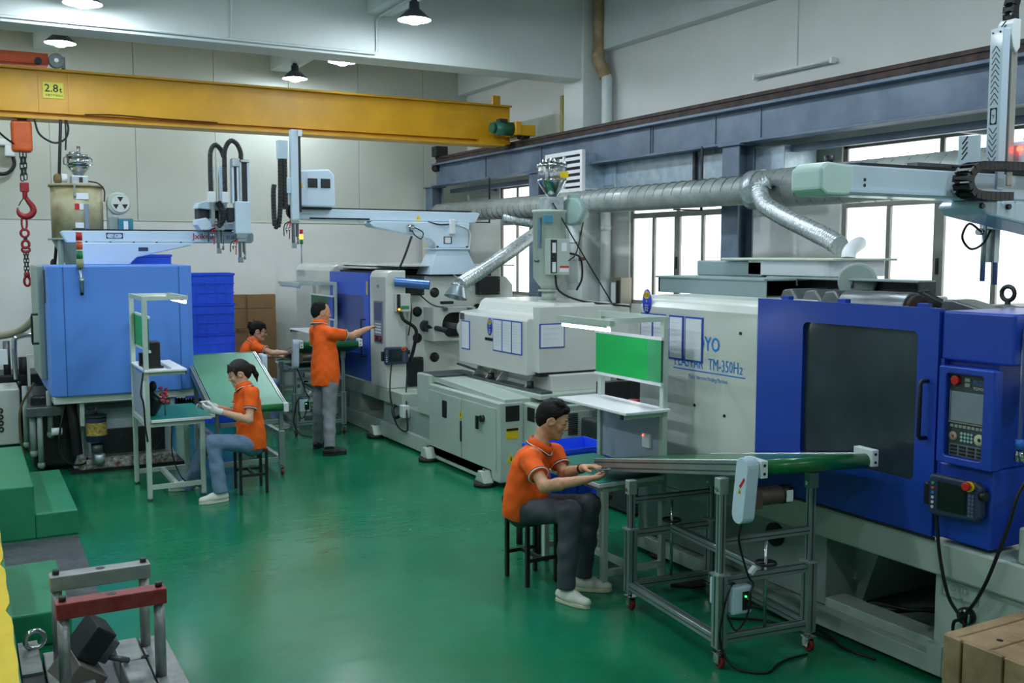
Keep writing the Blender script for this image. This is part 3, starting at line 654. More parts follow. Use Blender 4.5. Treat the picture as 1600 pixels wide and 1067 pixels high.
# toggle mechanism seen above the door
for i in range(5):
    yy = 5.02 - 0.19 * i
    B().prism([(yy + 0.1, 1.90), (yy + 0.05, 2.0), (yy - 0.03, 2.01), (yy - 0.10, 1.93), (yy - 0.10, 1.86), (yy + 0.1, 1.86)], 'x', 4.90 + 0.02 * (i % 2), 5.25).out('toggle_link', M_IRON, m1, bevel=0.012)
B().box(4.7, 6.0, 3.2, 4.74, 1.80, 1.90).out('tie_plate', M_DARK, m1)
B().cyl((4.74, 4.34, 1.925), (4.74, 3.86, 1.925), 0.10, n=28).out('tie_bar_sleeve', M_IRON, m1, bevel=0.006)
B().cyl((4.74, 3.87, 1.925), (4.74, 3.83, 1.925), 0.085, n=28).out('tie_bar_nut', M_RAIL, m1)
B().bar((4.9, 3.92, 2.0), (4.86, 3.70, 1.93), 0.05, 0.05).cyl((4.88, 3.93, 2.0), (4.94, 3.93, 2.0), 0.035, n=14).out('safety_bar', M_DARK, m1, bevel=0.006)
B().prism([(3.75, 1.89), (3.72, 1.99), (3.66, 1.99), (3.35, 1.92), (3.35, 1.86), (3.75, 1.86)], 'x', 4.8, 5.0).out('bracket', M_IRON, m1, bevel=0.01)
B().box(5.0, 5.5, 2.9, 3.65, 1.86, 1.96).out('platen_top', M_IRON, m1, bevel=0.01)
p = arc((5.2, 3.60, 2.02), 0.04, 0, 360, 20, (0, 1, 0), (0, 0, 1)); B().tube(p, 0.013, 8, caps=False).cyl((5.2, 3.60, 1.94), (5.2, 3.60, 1.985), 0.016, n=10).out('eyebolt', M_DARK, m1, fixn=False)
# sliding door with smoked window
dr = B().holeplate('x', 4.385, 4.42, (3.413, 4.748, 0.77, 1.965), (3.54, 4.36, 1.04, 1.84), 0.035, 5).out('door', M_BLUE, m1)
B().box(4.41, 4.418, 3.53, 4.37, 1.03, 1.85).out('door_window', M_GLASSD, dr)
B().tube([(4.385, 3.47, 1.585), (4.345, 3.475, 1.585), (4.335, 3.475, 1.57), (4.335, 3.475, 1.30), (4.345, 3.475, 1.285), (4.385, 3.47, 1.285)], 0.012, 8).out('handle', M_BLACK, dr, fixn=False)
for y in (4.55, 4.1, 3.55): B().box(4.42, 4.46, y - 0.03, y + 0.03, 1.955, 1.985).out('door_clip', M_BLUE, dr)
B().box(4.38, 4.40, 3.4, 4.75, 0.755, 0.768).out('door_track', M_BLACK, m1)
# blue operator box at the right of the door
B().prism([(4.4, 1.705), (4.4, 1.955), (5.0, 1.955), (5.0, 1.705)], 'y', 3.0, 3.406).out('upper_panel', M_BLUE, m1, bevel=0.012)
B().box(4.44, 5.0, 3.1, 3.406, 1.18, 1.71).out('recess_panel', M_BLUE, m1)
B().box(4.4, 4.9, 3.385, 3.406, 0.77, 1.71).out('side_trim', M_BLUE, m1)
B().box(4.4, 4.72, 3.085, 3.40, 0.775, 1.175).out('lower_box', M_BLUE, m1, bevel=0.012)
for y, z in ((3.24, 1.14), (3.02, 1.1)): pass
pod = B().holeplate('x', 4.34, 4.41, (3.055, 3.37, 1.185, 1.68), (3.115, 3.325, 1.225, 1.645), 0.015, 3).out('control_panel', M_BLUE, m1, bevel=0.008, label='operator panel with screen and keypad')
B().box(4.372, 4.385, 3.11, 3.33, 1.22, 1.65).out('panel_face', mat('panel_face_grey', '#3b4347', 0.4, var=0.04), pod)
B().box(4.366, 4.374, 3.118, 3.31, 1.405, 1.555).out('screen', M_SCR, pod)
B().box(4.362, 4.374, 3.312, 3.316, 1.40, 1.56).box(4.362, 4.374, 3.116, 3.32, 1.395, 1.401).out('screen_bezel', mat('bezel_taupe', '#8f8d80', 0.5, var=0), pod)
B().cyl((4.35, 3.285, 1.612), (4.375, 3.285, 1.612), 0.024, n=18).out('emergency_stop', M_RED, pod, bevel=0.004)
for y, z in ((3.222, 1.618), (3.222, 1.592)): B().box(4.366, 4.374, y - 0.014, y + 0.014, z - 0.009, z + 0.009).out('lamp_key', mat('key_grey', '#87958b', 0.5, var=0), pod)
text('PLCS', 0.03, (4.37, 3.19, 1.60), NX, UZ, M_TXB, pod); text('TOYO', 0.02, (4.37, 3.19, 1.572), NX, UZ, M_PAPER, pod)
ks = B()
for i in range(8): ks.box(4.366, 4.374, 3.31 - 0.024 * i - 0.018, 3.31 - 0.024 * i, 1.372, 1.386)
ks.out('soft_keys', mat('key_light', '#9aa29c', 0.5, var=0), pod)
ks = B()
for i in range(4):
    for j in range(3): ks.cyl((4.366, 3.245 - 0.019 * i, 1.345 - 0.018 * j), (4.374, 3.245 - 0.019 * i, 1.345 - 0.018 * j), 0.007, n=10)
ks.out('number_keys', mat('key_teal', '#9cc6be', 0.4, var=0), pod)
B().lathe([(0.008, 0), (0.024, 0), (0.024, 0.006), (0.008, 0.006)], (4.374, 3.295, 1.325), (-1, 0, 0), 20).out('jog_ring', mat('key_beige', '#b8a58e', 0.5, var=0), pod, fixn=False)
B().cyl((4.366, 3.295, 1.325), (4.374, 3.295, 1.325), 0.008, n=12).out('jog_button', M_RED, pod)
B().lathe([(0.01, 0), (0.03, 0), (0.03, 0.006), (0.01, 0.006)], (4.374, 3.145, 1.325), (-1, 0, 0), 20).out('jog_ring', mat('key_cream', '#cfcfa8', 0.5, var=0), pod, fixn=False)
B().box(4.369, 4.374, 3.115, 3.315, 1.228, 1.288).out('key_field', mat('key_field', '#6f7780', 0.5, var=0), pod)
ks = B()
for r_ in range(3):
    for i in range(4): ks.box(4.364, 4.37, 3.305 - 0.05 * i - 0.036, 3.305 - 0.05 * i, 1.234 + 0.018 * r_, 1.245 + 0.018 * r_)
ks.out('function_keys', M_BLACK, pod)
# cabinet edge, dark hose and clear tube at the right picture edge
B().box(4.75, 5.3, 2.2, 3.05, 0.75, 1.6).out('injection_guard', M_GRN2, m1, bevel=0.02)
B().box(4.42, 4.75, 1.2, 2.95, 0.75, 0.93).out('injection_bed', M_GRN, m1, bevel=0.012)
B().tube([(4.75, 3.06, 1.84), (4.6, 2.95, 1.84), (4.5, 2.75, 1.82)], 0.07, 14).out('cable_gland', M_RUB, m1, fixn=False)
B().tube(spline([(4.7, 3.1, 2.05), (4.5, 3.0, 1.94), (4.45, 2.985, 1.85), (4.45, 2.985, 1.6), (4.45, 2.985, 1.35)], 6), 0.009, 8).out('clear_tube', M_GLASS, m1, fixn=False)
cpl = B().cyl((4.45, 2.985, 1.30), (4.45, 2.985, 1.35), 0.02, n=12).out('coupling', mat('coupling_blue', '#2b6fd0', 0.4, var=0), m1)
B().cyl((4.45, 3.0, 1.24), (4.45, 2.99, 1.30), 0.012, n=10).cyl((4.45, 2.965, 1.24), (4.45, 2.98, 1.30), 0.012, n=10).out('coupling_ends', M_CHROME, cpl)
B().cyl((4.405, 3.215, 0.40), (4.44, 3.215, 0.40), 0.045, n=20).out('cable_port', M_BLACK, m1); B().lathe([(0.025, 0), (0.04, 0), (0.04, 0.006), (0.025, 0.006)], (4.405, 3.215, 0.40), (-1, 0, 0), 20).out('port_ring', M_CHROME, m1, fixn=False)
text('TOYO', 0.05, (4.437, 3.36, 0.50), NX, UZ, M_GRN2, m1)
B().holeplate('x', 4.434, 4.44, (3.16, 3.38, 0.46, 0.55), (3.17, 3.37, 0.47, 0.54), 0.004, 1).out('name_plate', M_GRN2, m1)

def pendant(label, P, yaw=0.0, s=1.0):
    # robot teach pendant: local x = out of the face, y = to the viewer's left, z up
    t = thing('teach_pendant', label, 'controller', P, yaw)
    F = frame(t)
    B(F).prism([(0.15, -0.10), (0.15, 0.085), (0.13, 0.10), (-0.11, 0.10), (-0.14, 0.08), (-0.145, -0.07), (-0.12, -0.10), (0.13, -0.115)], 'x', -0.045, -0.0).out('pendant_body', M_NAVY, t, bevel=0.012)
    B(F).box(-0.05, -0.044, -0.065, 0.095, -0.075, 0.07).out('screen_frame', M_BLACK, t)
    B(F).box(-0.053, -0.049, -0.06, 0.09, -0.07, 0.065).out('screen', M_SCRD, t)
    e = B(F).cyl((-0.045, -0.082, 0.075), (-0.06, -0.082, 0.075), 0.026, n=16).out('stop_collar', M_WARN, t)
    B(F).cyl((-0.06, -0.078, 0.077), (-0.085, -0.078, 0.077), 0.021, n=16).out('emergency_stop', M_RED, e, bevel=0.004)
    for i, hx_ in enumerate(('#4fae63', '#d05a46', '#4a7fd0', '#d8dde0', '#d8dde0', '#d8dde0')):
        B(F).cyl((-0.044, 0.122, 0.055 - 0.025 * i), (-0.05, 0.122, 0.055 - 0.025 * i), 0.008, n=10).out('key', mat('pkey%d' % i, hx_, 0.4, var=0), t)
    q = B(F)
    for i in range(6):
        for j in range(2): q.box(-0.05, -0.044, -0.105 + 0.016 * j, -0.093 + 0.016 * j, -0.08 + 0.02 * i, -0.066 + 0.02 * i)
    q.out('side_keys', mat('side_key', '#5a6880', 0.5, var=0), t)
    B(F).cyl((-0.03, -0.13, 0.035), (-0.03, -0.16, 0.035), 0.025, n=14).out('hand_wheel', M_BLACK, t)
    B(F).box(-0.035, 0.0, 0.15, 0.185, -0.07, 0.05).out('hand_strap', M_BLACK, t, bevel=0.012)
    return t
td = pendant('dark teach pendant with red stop button on the blue front panel', (4.375, 3.245, 1.02), math.radians(4))
cable([(4.35, 3.36, 0.90), (4.35, 3.33, 0.7), (4.36, 3.28, 0.5), (4.385, 3.22, 0.40), (4.39, 3.2, 0.36), (4.39, 3.22, 0.31), (4.39, 3.26, 0.3), (4.39, 3.26, 0.36), (4.38, 3.2, 0.41), (4.36, 3.08, 0.6), (4.37, 2.98, 0.9), (4.42, 2.93, 1.15), (4.6, 2.85, 1.3)], 0.009, 'pendant_cable', M_CABLE, td)

# ------------------------------------------------------------------ take-out robots
def chain_links(path, w, h, pitch, parent, m=None):
    # energy chain: every link its own piece
    P = spline(path, 12); L = [0.0]
    for i in range(1, len(P)): L.append(L[-1] + (P[i] - P[i - 1]).length)
    n = int(L[-1] / pitch); j = 0; src = None
    loc = V(parent.location)
    for i in range(n):
        s_ = pitch * (i + 0.5)
        while j < len(L) - 2 and L[j + 1] < s_: j += 1
        p = P[j].lerp(P[j + 1], (s_ - L[j]) / max(1e-9, L[j + 1] - L[j])); d = (P[j + 1] - P[j]).normalized()
        sd = V((0, 1, 0)) if abs(d.y) < 0.8 else V((1, 0, 0))
        n_ = d.cross(sd).normalized(); sd = n_.cross(d)
        M = Matrix((d, sd, n_)).transposed().to_4x4(); M.translation = p - loc
        if src is None:
            b = B(); l = pitch * 0.94
            b.box(-l / 2, l / 2, -w / 2, -w / 2 + 0.012, -h / 2, h / 2).box(-l / 2, l / 2, w / 2 - 0.012, w / 2, -h / 2, h / 2).box(-l / 4, l / 4, -w / 2, w / 2, h / 2 - 0.008, h / 2).box(-l / 4, l / 4, -w / 2, w / 2, -h / 2, -h / 2 + 0.008)
            src = b.out('chain_link', m or M_BLACK, None); src.parent = parent; src.matrix_local = M
        else: share(src, parent, M)

def robot_body(t, x0, y, z, d=1, Lb=2.38, brk=True, so=0.0, po=0.0):
    # beam across the machine; d=+1 rear end at +x, d=-1 mirrored. z = underside of beam
    X = lambda a: x0 + d * a
    B().prism([(X(0.0), z + 0.03), (X(0.03), z), (X(Lb - 0.06), z), (X(Lb), z + 0.11), (X(Lb - 0.02), z + 0.125), (X(0.05), z + 0.135), (X(0.0), z + 0.11)], 'y', y - 0.075, y + 0.075).out('beam', M_ROBOT, t, bevel=0.008)
    B().box(X(0.25), X(Lb - 0.12), y - 0.07, y + 0.02, z + 0.132, z + 0.146).out('linear_rail', M_DARK, t)
    B().box(X(0.06), X(Lb - 0.3), y - 0.085, y - 0.07, z + 0.012, z + 0.026).out('cable_tray', M_ROBOT, t)
    if brk:
        B().prism([(X(0.93 + so), z), (X(0.90 + so), z - 0.03), (X(0.95 + so), z - 0.07), (X(1.68 + po), z - 0.21), (X(1.74 + po), z - 0.26), (X(1.76 + po), z - 0.31), (X(2.2 + po), z - 0.31), (X(2.22 + po), z)], 'y', y - 0.11, y + 0.13).out('bracket', M_ROBOT, t, bevel=0.012)
        B().box(X(1.72 + po), X(2.2 + po), y - 0.17, y + 0.19, z - 0.335, z - 0.312).out('flange', M_ROBOT, t, bevel=0.004)
        pd = B(); a0, a1, b0, b1 = X(1.76 + po), X(2.17 + po), X(1.63 + po), X(2.30 + po)
        pd.add([(b0, y - 0.2, z - 0.64), (b1, y - 0.2, z - 0.64), (b1, y + 0.22, z - 0.64), (b0, y + 0.22, z - 0.64), (a0, y - 0.14, z - 0.335), (a1, y - 0.14, z - 0.335), (a1, y + 0.16, z - 0.335), (a0, y + 0.16, z - 0.335)],
               [(0, 3, 2, 1), (4, 5, 6, 7), (0, 1, 5, 4), (1, 2, 6, 5), (2, 3, 7, 6), (3, 0, 4, 7)]).out('pedestal', M_ROBOT, t, bevel=0.006)
        for xx in (X(1.76), X(2.16)):
            B().cyl((xx, y - 0.15, z - 0.31), (xx, y - 0.15, z - 0.29), 0.014, n=8).out('bolt', M_BLACK, t)
def chevrons(t, x0, x1, y, z0, z1, n, up=True):
    b = B(); xm = (x0 + x1) / 2; k = (x1 - x0) * 0.3
    for i in range(n):
        z = z0 + (z1 - z0) * (i + 0.5) / n; s_ = 1 if up else -1
        b.bar((xm - k, y, z - s_ * k * 0.6), (xm, y, z + s_ * k * 0.6), 0.0015, 0.004).bar((xm, y, z + s_ * k * 0.6), (xm + k, y, z - s_ * k * 0.6), 0.0015, 0.004)
    b.out('arrow_print', M_INK, t)
# robot 2 (middle machine)
r2 = thing('takeout_robot', 'pale blue takeout robot with twin fan box on the middle machine', 'robot', (4.6, 11.3, 2.0))
ry, rz = 11.3, 2.625
robot_body(r2, 3.34, ry, rz, 1)
text('!', 0.05, (4.865, ry - 0.078, rz + 0.012), (1, 0, 0), UZ, M_INK, r2); 
B().prism([(4.83, rz + 0.0), (4.93, rz + 0.0), (4.88, rz + 0.085)], 'y', ry - 0.079, ry - 0.075).out('warning_label', M_WARN, r2)
hb = B().prism([(3.42, 2.77), (3.42, 3.10), (3.47, 3.18), (3.80, 3.20), (3.86, 3.14), (3.87, 2.80), (3.84, 2.77)], 'y', ry - 0.22, ry + 0.15).out('drive_housing', M_ROBOT, r2, bevel=0.02, seg=3)
for xx in (3.60, 3.75):
    f = B().box(xx - 0.055, xx + 0.055, ry - 0.228, ry - 0.22, 2.985, 3.09).out('fan_grille', M_BLACK, hb)
    B().cyl((xx, ry - 0.232, 3.037), (xx, ry - 0.228, 3.037), 0.02, n=12).out('fan_hub', M_DARK, f)
B().prism([(3.465, 2.98), (3.485, 2.98), (3.475, 3.05)], 'y', ry - 0.224, ry - 0.22).out('warning_label', M_WARN, hb)
B().box(3.40, 3.85, ry - 0.13, ry + 0.1, 2.745, 2.775).out('carriage', M_DARK, r2)
B().box(3.365, 3.445, ry - 0.42, ry - 0.34, 2.62, 3.60).out('vertical_arm', M_ROBOT, r2, bevel=0.006)
B().box(3.45, 3.475, ry - 0.41, ry - 0.35, 2.7, 3.58).out('arm_rail', M_BLACK, r2)
B().box(3.44, 3.49, ry - 0.43, ry - 0.35, 3.53, 3.60).out('belt_head', M_ALU, r2)
B().box(3.32, 3.37, ry - 0.4, ry - 0.3, 2.9, 3.08).out('slotted_bracket', M_ROBOT, r2, bevel=0.012)
B().box(3.37, 3.46, ry - 0.36, ry + 0.1, 2.78, 2.98).out('carriage_block', M_ROBOT, r2, bevel=0.012)
B().box(3.23, 3.34, ry - 0.38, ry - 0.30, 3.28, 3.48).out('upper_bracket', M_ROBOT, r2, bevel=0.006)
chain_links([(3.31, ry - 0.34, 3.36), (3.31, ry - 0.34, 3.0), (3.31, ry - 0.34, 2.72)], 0.06, 0.045, 0.035, r2)
chain_links([(3.265, ry - 0.34, 3.3), (3.255, ry - 0.34, 2.8), (3.235, ry - 0.34, 2.58), (3.21, ry - 0.34, 2.53), (3.185, ry - 0.34, 2.6), (3.18, ry - 0.34, 2.9), (3.19, ry - 0.34, 3.0)], 0.06, 0.04, 0.035, r2)
corrugate([(3.56, ry - 0.12, 2.86), (3.46, ry - 0.14, 2.83), (3.40, ry - 0.14, 2.72), (3.44, ry - 0.14, 2.655), (3.52, ry - 0.13, 2.645)], 0.03, 0.004, 0.02, 'drag_chain', M_BLACK, r2, 8)
B().box(3.52, 4.25, ry - 0.085, ry - 0.076, 2.638, 2.655).out('chain_trough', M_BLACK, r2)
def gripper(t, x, y, z, h=0.3):
    B().box(x - 0.05, x + 0.05, y - 0.04, y + 0.04, z - 0.05, z).out('wrist', M_ALU, t, bevel=0.006)
    B().box(x - 0.03, x - 0.005, y - 0.025, y + 0.025, z - h, z - 0.05).box(x + 0.015, x + 0.04, y - 0.025, y + 0.025, z - h * 0.75, z - 0.05).out('gripper_bar', M_IRON, t, bevel=0.003)
    B().box(x - 0.04, x + 0.01, y - 0.035, y + 0.0, z - h - 0.06, z - h).cyl((x + 0.03, y - 0.02, z - h * 0.75 - 0.08), (x + 0.03, y - 0.02, z - h * 0.75), 0.012, n=8).out('gripper_jaw', M_CHROME, t)
    for i, (mm, dx) in enumerate(((M_RED, -0.09), (M_BLACK, -0.12), (M_RED, -0.06))):
        cable([(x - 0.02, y - 0.03, z - 0.01), (x + dx, y - 0.03, z - 0.06), (x + dx - 0.01, y - 0.03, z - h * 0.6 - 0.03 * i)], 0.006, 'air_tube', mm, t)
    for dx in (-0.1, -0.07): B().cyl((x + dx, y - 0.03, z - h * 0.5), (x + dx, y - 0.03, z - h * 0.35), 0.012, n=8).out('fitting', M_CHROME, t)
gripper(r2, 3.40, ry - 0.38, 2.62, 0.26)
B().cyl((4.70, ry - 0.16, 2.56), (4.78, ry - 0.16, 2.56), 0.03, n=10).cyl((4.74, ry - 0.16, 2.5), (4.74, ry - 0.16, 2.58), 0.018, n=10).out('air_regulator', M_CHROME, r2)
cable([(4.78, ry - 0.15, 2.56), (4.9, ry - 0.16, 2.5), (4.88, ry - 0.16, 2.42), (4.80, ry - 0.16, 2.46), (4.74, ry - 0.16, 2.55)], 0.007, 'air_hose', M_CABLE, r2)
cable([(4.76, ry - 0.15, 2.45), (4.66, ry - 0.15, 2.2), (4.58, ry - 0.1, 1.99)], 0.014, 'power_cable', M_CABLE, r2)
cable([(5.0, ry - 0.1, rz - 0.0), (5.15, ry - 0.12, rz - 0.03), (5.32, ry - 0.12, rz - 0.02)], 0.008, 'air_hose', M_CABLE, r2)
B().box(5.27, 5.34, ry - 0.16, ry - 0.11, 2.48, 2.66).out('solenoid', M_WHITEP, r2, bevel=0.008)
cable([(5.36, ry - 0.14, 2.6), (5.55, ry - 0.12, 2.52), (5.55, ry - 0.12, 2.3), (5.55, ry - 0.05, 2.12), (5.75, ry, 2.0)], 0.012, 'white_hose', M_PIPEW, r2)
B().holeplate('y', ry - 0.118, ry - 0.112, (5.20, 5.31, 2.36, 2.45), (5.215, 5.295, 2.37, 2.44), 0.004, 1).out('rating_plate', M_IRON, r2); B().box(5.21, 5.30, ry - 0.114, ry - 0.111, 2.37, 2.44).out('rating_label', M_PAPER, r2)
for o in r2.children:                      # the traversing head stands at the operator end of the beam
    k = o.name.split('.')[0]
    if k in ('vertical_arm', 'arm_rail', 'belt_head', 'slotted_bracket', 'upper_bracket', 'chain_link', 'wrist', 'gripper_bar', 'gripper_jaw', 'air_tube', 'fitting', 'carriage_block', 'drag_chain'): o.location.x -= 0.145
    elif k in ('drive_housing', 'carriage'): o.location.x -= 0.08
# robot 1 (front machine)
r1 = thing('takeout_robot', 'pale blue takeout robot with chevron-printed arm at upper right', 'robot', (4.6, 3.25, 1.96))
ry, rz = 3.25, 2.505
robot_body(r1, 3.27, ry, rz, 1, so=0.12, po=0.35, Lb=2.7)
B().prism([(3.26, rz + 0.02), (3.30, rz - 0.005), (3.43, rz - 0.005), (3.46, rz + 0.03), (3.46, rz + 0.13), (3.30, rz + 0.14), (3.26, rz + 0.11)], 'y', ry - 0.09, ry + 0.09).out('end_cap', mat('robot_mint', '#cfeae4', 0.32, var=0.02), r1, bevel=0.012)
B().cyl((3.40, ry, rz + 0.13), (3.40, ry, rz + 0.175), 0.022, n=12).out('end_stop', M_BLACK, r1)
for xx in (3.52, 3.52): pass
B().cyl((3.545, ry - 0.077, rz + 0.07), (3.545, ry - 0.07, rz + 0.07), 0.008, n=8).cyl((3.545, ry - 0.077, rz + 0.045), (3.545, ry - 0.07, rz + 0.045), 0.008, n=8).out('screw', M_BLACK, r1)
def chevx(t, x, y0, y1, z0, z1, n, up=True):
    ym_ = (y0 + y1) / 2; k = (y1 - y0) * 0.3; s_ = 1 if up else -1
    for i in range(n):
        z = z0 + (z1 - z0) * (i + 0.5) / n
        B().bar((x, ym_ + k, z - s_ * k * 0.7), (x, ym_, z + s_ * k * 0.7), 0.0015, 0.0035).bar((x, ym_, z + s_ * k * 0.7), (x, ym_ - k, z - s_ * k * 0.7), 0.0015, 0.0035).out('arrow_print', M_INK, t)
B().box(4.45, 4.505, 3.165, 3.235, 2.56, 3.335).out('vertical_arm', M_ROBOT, r1, bevel=0.004)
chevx(r1, 4.4495, 3.165, 3.235, 2.97, 3.25, 10, True); chevx(r1, 4.4495, 3.165, 3.235, 2.66, 2.86, 7, False)
B().holeplate('x', 4.447, 4.45, (3.182, 3.218, 2.875, 2.955), (3.186, 3.214, 2.88, 2.95), 0.011, 3).out('axis_mark', M_INK, r1)
text('Y', 0.026, (4.4485, 3.208, 2.905), NX, UZ, M_INK, r1)
for yy in (3.18, 3.22): B().cyl((4.447, yy, 3.315), (4.45, yy, 3.315), 0.005, n=8).out('screw', M_BLACK, r1)
B().box(4.53, 4.575, 3.17, 3.23, 2.58, 3.26).out('guide_profile', mat('guide_alu', '#b5b2ac', 0.4, 0.4, var=0.05), r1, bevel=0.004)
B().prism([(4.52, 3.25), (4.545, 3.22), (4.575, 3.25), (4.575, 3.385), (4.53, 3.385), (4.51, 3.36), (4.505, 3.31)], 'y', 3.16, 3.24).out('chain_end_bracket', M_WHITEP, r1, bevel=0.004)
for i in range(3): B().bar((4.503, 3.215, 3.31 + 0.02 * i), (4.503, 3.19, 3.335 + 0.02 * i), 0.003, 0.005).out('slot', M_BLACK, r1)
chain_links([(4.55, 3.2, 3.38), (4.55, 3.2, 3.45), (4.585, 3.2, 3.52), (4.65, 3.2, 3.55), (4.72, 3.2, 3.51), (4.755, 3.2, 3.40), (4.755, 3.2, 3.1), (4.755, 3.2, 2.8)], 0.06, 0.04, 0.036, r1)
pl = B().prism([(3.37, 2.64), (3.37, 2.835), (3.25, 2.83), (3.25, 2.60), (3.32, 2.60)], 'x', 4.42, 4.435).out('slotted_plate', M_ROBOT, r1, bevel=0.004)
for i in range(4): B().bar((4.419, 3.345, 2.715 + 0.026 * i), (4.419, 3.315, 2.75 + 0.026 * i), 0.003, 0.006).out('slot', M_BLACK, pl)
B().holeplate('x', 4.417, 4.42, (3.258, 3.335, 2.645, 2.685), (3.262, 3.331, 2.649, 2.681), 0.013, 3).out('axis_mark', M_INK, pl)
text('-X+', 0.028, (4.4185, 3.297, 2.657), NX, UZ, M_INK, pl, align='CENTER')
B().box(4.30, 4.62, ry - 0.06, ry + 0.1, rz + 0.146, rz + 0.175).out('carriage', M_DARK, r1, bevel=0.006)
B().box(4.05, 4.45, ry + 0.06, ry + 0.12, rz + 0.15, rz + 0.18).out('carriage_rail', M_IRON, r1)
B().box(4.60, 4.95, 3.14, 3.30, 2.66, 2.80).out('drive_housing', M_ROBOT, r1, bevel=0.02)
B().cyl((4.585, 3.15, 2.76), (4.60, 3.15, 2.76), 0.013, n=10).out('status_led', mat('red_led', '#ff3020', 0.4, var=0, emit='#ff3a28', es=6.0), r1)
chain_links([(4.75, 3.10, 2.665), (4.55, 3.10, 2.665), (4.28, 3.10, 2.66), (4.17, 3.10, 2.65), (4.115, 3.10, 2.60), (4.13, 3.10, 2.545), (4.20, 3.10, 2.52), (4.45, 3.10, 2.52)], 0.09, 0.04, 0.034, r1)
for xx in (4.30, 4.50): B().cyl((xx, ry - 0.125, rz - 0.03), (xx, ry - 0.11, rz - 0.03), 0.014, n=8).out('bolt', M_BLACK, r1)
# end-of-arm tool below the beam, at the mould
for xx, z0, z1 in ((4.72, 2.1, 2.42), (4.82, 2.08, 2.42)): B().cyl((xx, 3.42, z0), (xx, 3.42, z1), 0.013, n=10).out('tool_rod', M_ALU, r1)
B().box(4.72, 4.88, 3.37, 3.45, 2.37, 2.43).out('tool_block', M_CHROME, r1, bevel=0.004)
for z in (2.45, 2.36): B().cyl((4.67, 3.42, z), (4.70, 3.42, z), 0.018, n=10).out('suction_fitting', M_CHROME, r1)
B().box(4.755, 4.795, 3.38, 3.44, 2.2, 2.62).out('tool_arm', M_ALU, r1)
cable([(4.67, 3.40, 2.36), (4.57, 3.40, 2.40), (4.52, 3.40, 2.33), (4.59, 3.40, 2.27), (4.69, 3.40, 2.30), (4.75, 3.40, 2.38)], 0.006, 'air_tube', M_CABLE, r1)
# ------------------------------------------------------------------ middle injection machine
m2 = thing('molding_machine', 'middle injection molding machine with pale green base and hopper dryer', 'machine', (5.2, 11.0, 0))
B().prism([(4.42, 0.62), (4.42, 2.0), (4.45, 2.06), (4.52, 2.09), (6.2, 2.09), (6.2, 0.62)], 'y', 13.17, 14.82).out('clamp_cover', M_WHITE, m2, bevel=0.02)
for i, (s_, z) in enumerate((('TOYO', 1.90), ('PLASTAR TM-450', 1.80))): text(s_, (0.13, 0.06)[i], (4.418, 14.72, z), NX, UZ, mat('faded_ink', '#8a87a8', 0.6, var=0), m2)
B().box(4.55, 6.1, 11.65, 13.17, 1.9, 2.02).out('top_cavity', M_BLACK, m2)
B().box(4.6, 6.2, 11.2, 14.5, 2.085, 2.10).box(4.5, 5.9, 11.9, 13.1, 2.05, 2.07).out('top_plate', M_WHITE, m2)
d2 = B().holeplate('x', 4.395, 4.43, (11.66, 13.155, 0.65, 2.0), (11.84, 12.93, 0.98, 1.71), 0.03, 4).out('door', mat('door_bright_blue', '#2a5cd6', 0.38, var=0.05), m2)
B().box(4.415, 4.425, 11.82, 12.95, 0.96, 1.73).out('door_window', mat('dusty_blue_window', '#2a4592', 0.3, var=0.12, scale=2), d2)
B().box(4.39, 4.395, 11.70, 11.74, 1.73, 1.9).out('caution_label', M_WARN, d2)
B().tube([(4.395, 11.80, 1.42), (4.34, 11.80, 1.42), (4.34, 11.80, 1.40), (4.34, 11.80, 0.95), (4.395, 11.80, 0.95)], 0.010, 8).out('handle', M_BLACK, d2, fixn=False)
B().prism([(4.4, 0.62), (4.4, 1.96), (4.43, 2.02), (4.48, 2.04), (4.66, 2.04), (4.66, 0.62)], 'y', 11.11, 11.645).out('operator_cabinet', M_WHITE, m2, bevel=0.015)
pn = B().box(4.385, 4.4, 11.20, 11.47, 1.16, 1.67).out('control_panel', mat('panel_grey', '#7f8a9c', 0.45, var=0.05), m2, label='operator panel the standing man touches')
B().box(4.38, 4.385, 11.22, 11.45, 1.44, 1.65).out('screen', mat('screen_blue', '#44538a', 0.25, var=0.05), pn)
B().box(4.378, 4.385, 11.22, 11.45, 1.18, 1.25).out('key_row', M_DARK, pn)
B().cyl((4.365, 11.25, 1.22), (4.385, 11.25, 1.22), 0.02, n=12).out('emergency_stop', M_RED, pn); B().cyl((4.365, 11.40, 1.22), (4.385, 11.40, 1.22), 0.02, n=12).out('selector', M_RED, pn)
ks = B()
for i in range(4):
    for j in range(4): ks.box(4.378, 4.385, 11.24 + 0.05 * i, 11.27 + 0.05 * i, 1.28 + 0.035 * j, 1.30 + 0.035 * j)
ks.out('keypad', M_PAPER, pn)
for y, z in ((11.35, 1.85),): B().cyl((4.385, y, z), (4.4, y, z), 0.02, n=12).out('plug', M_GRN2, m2)
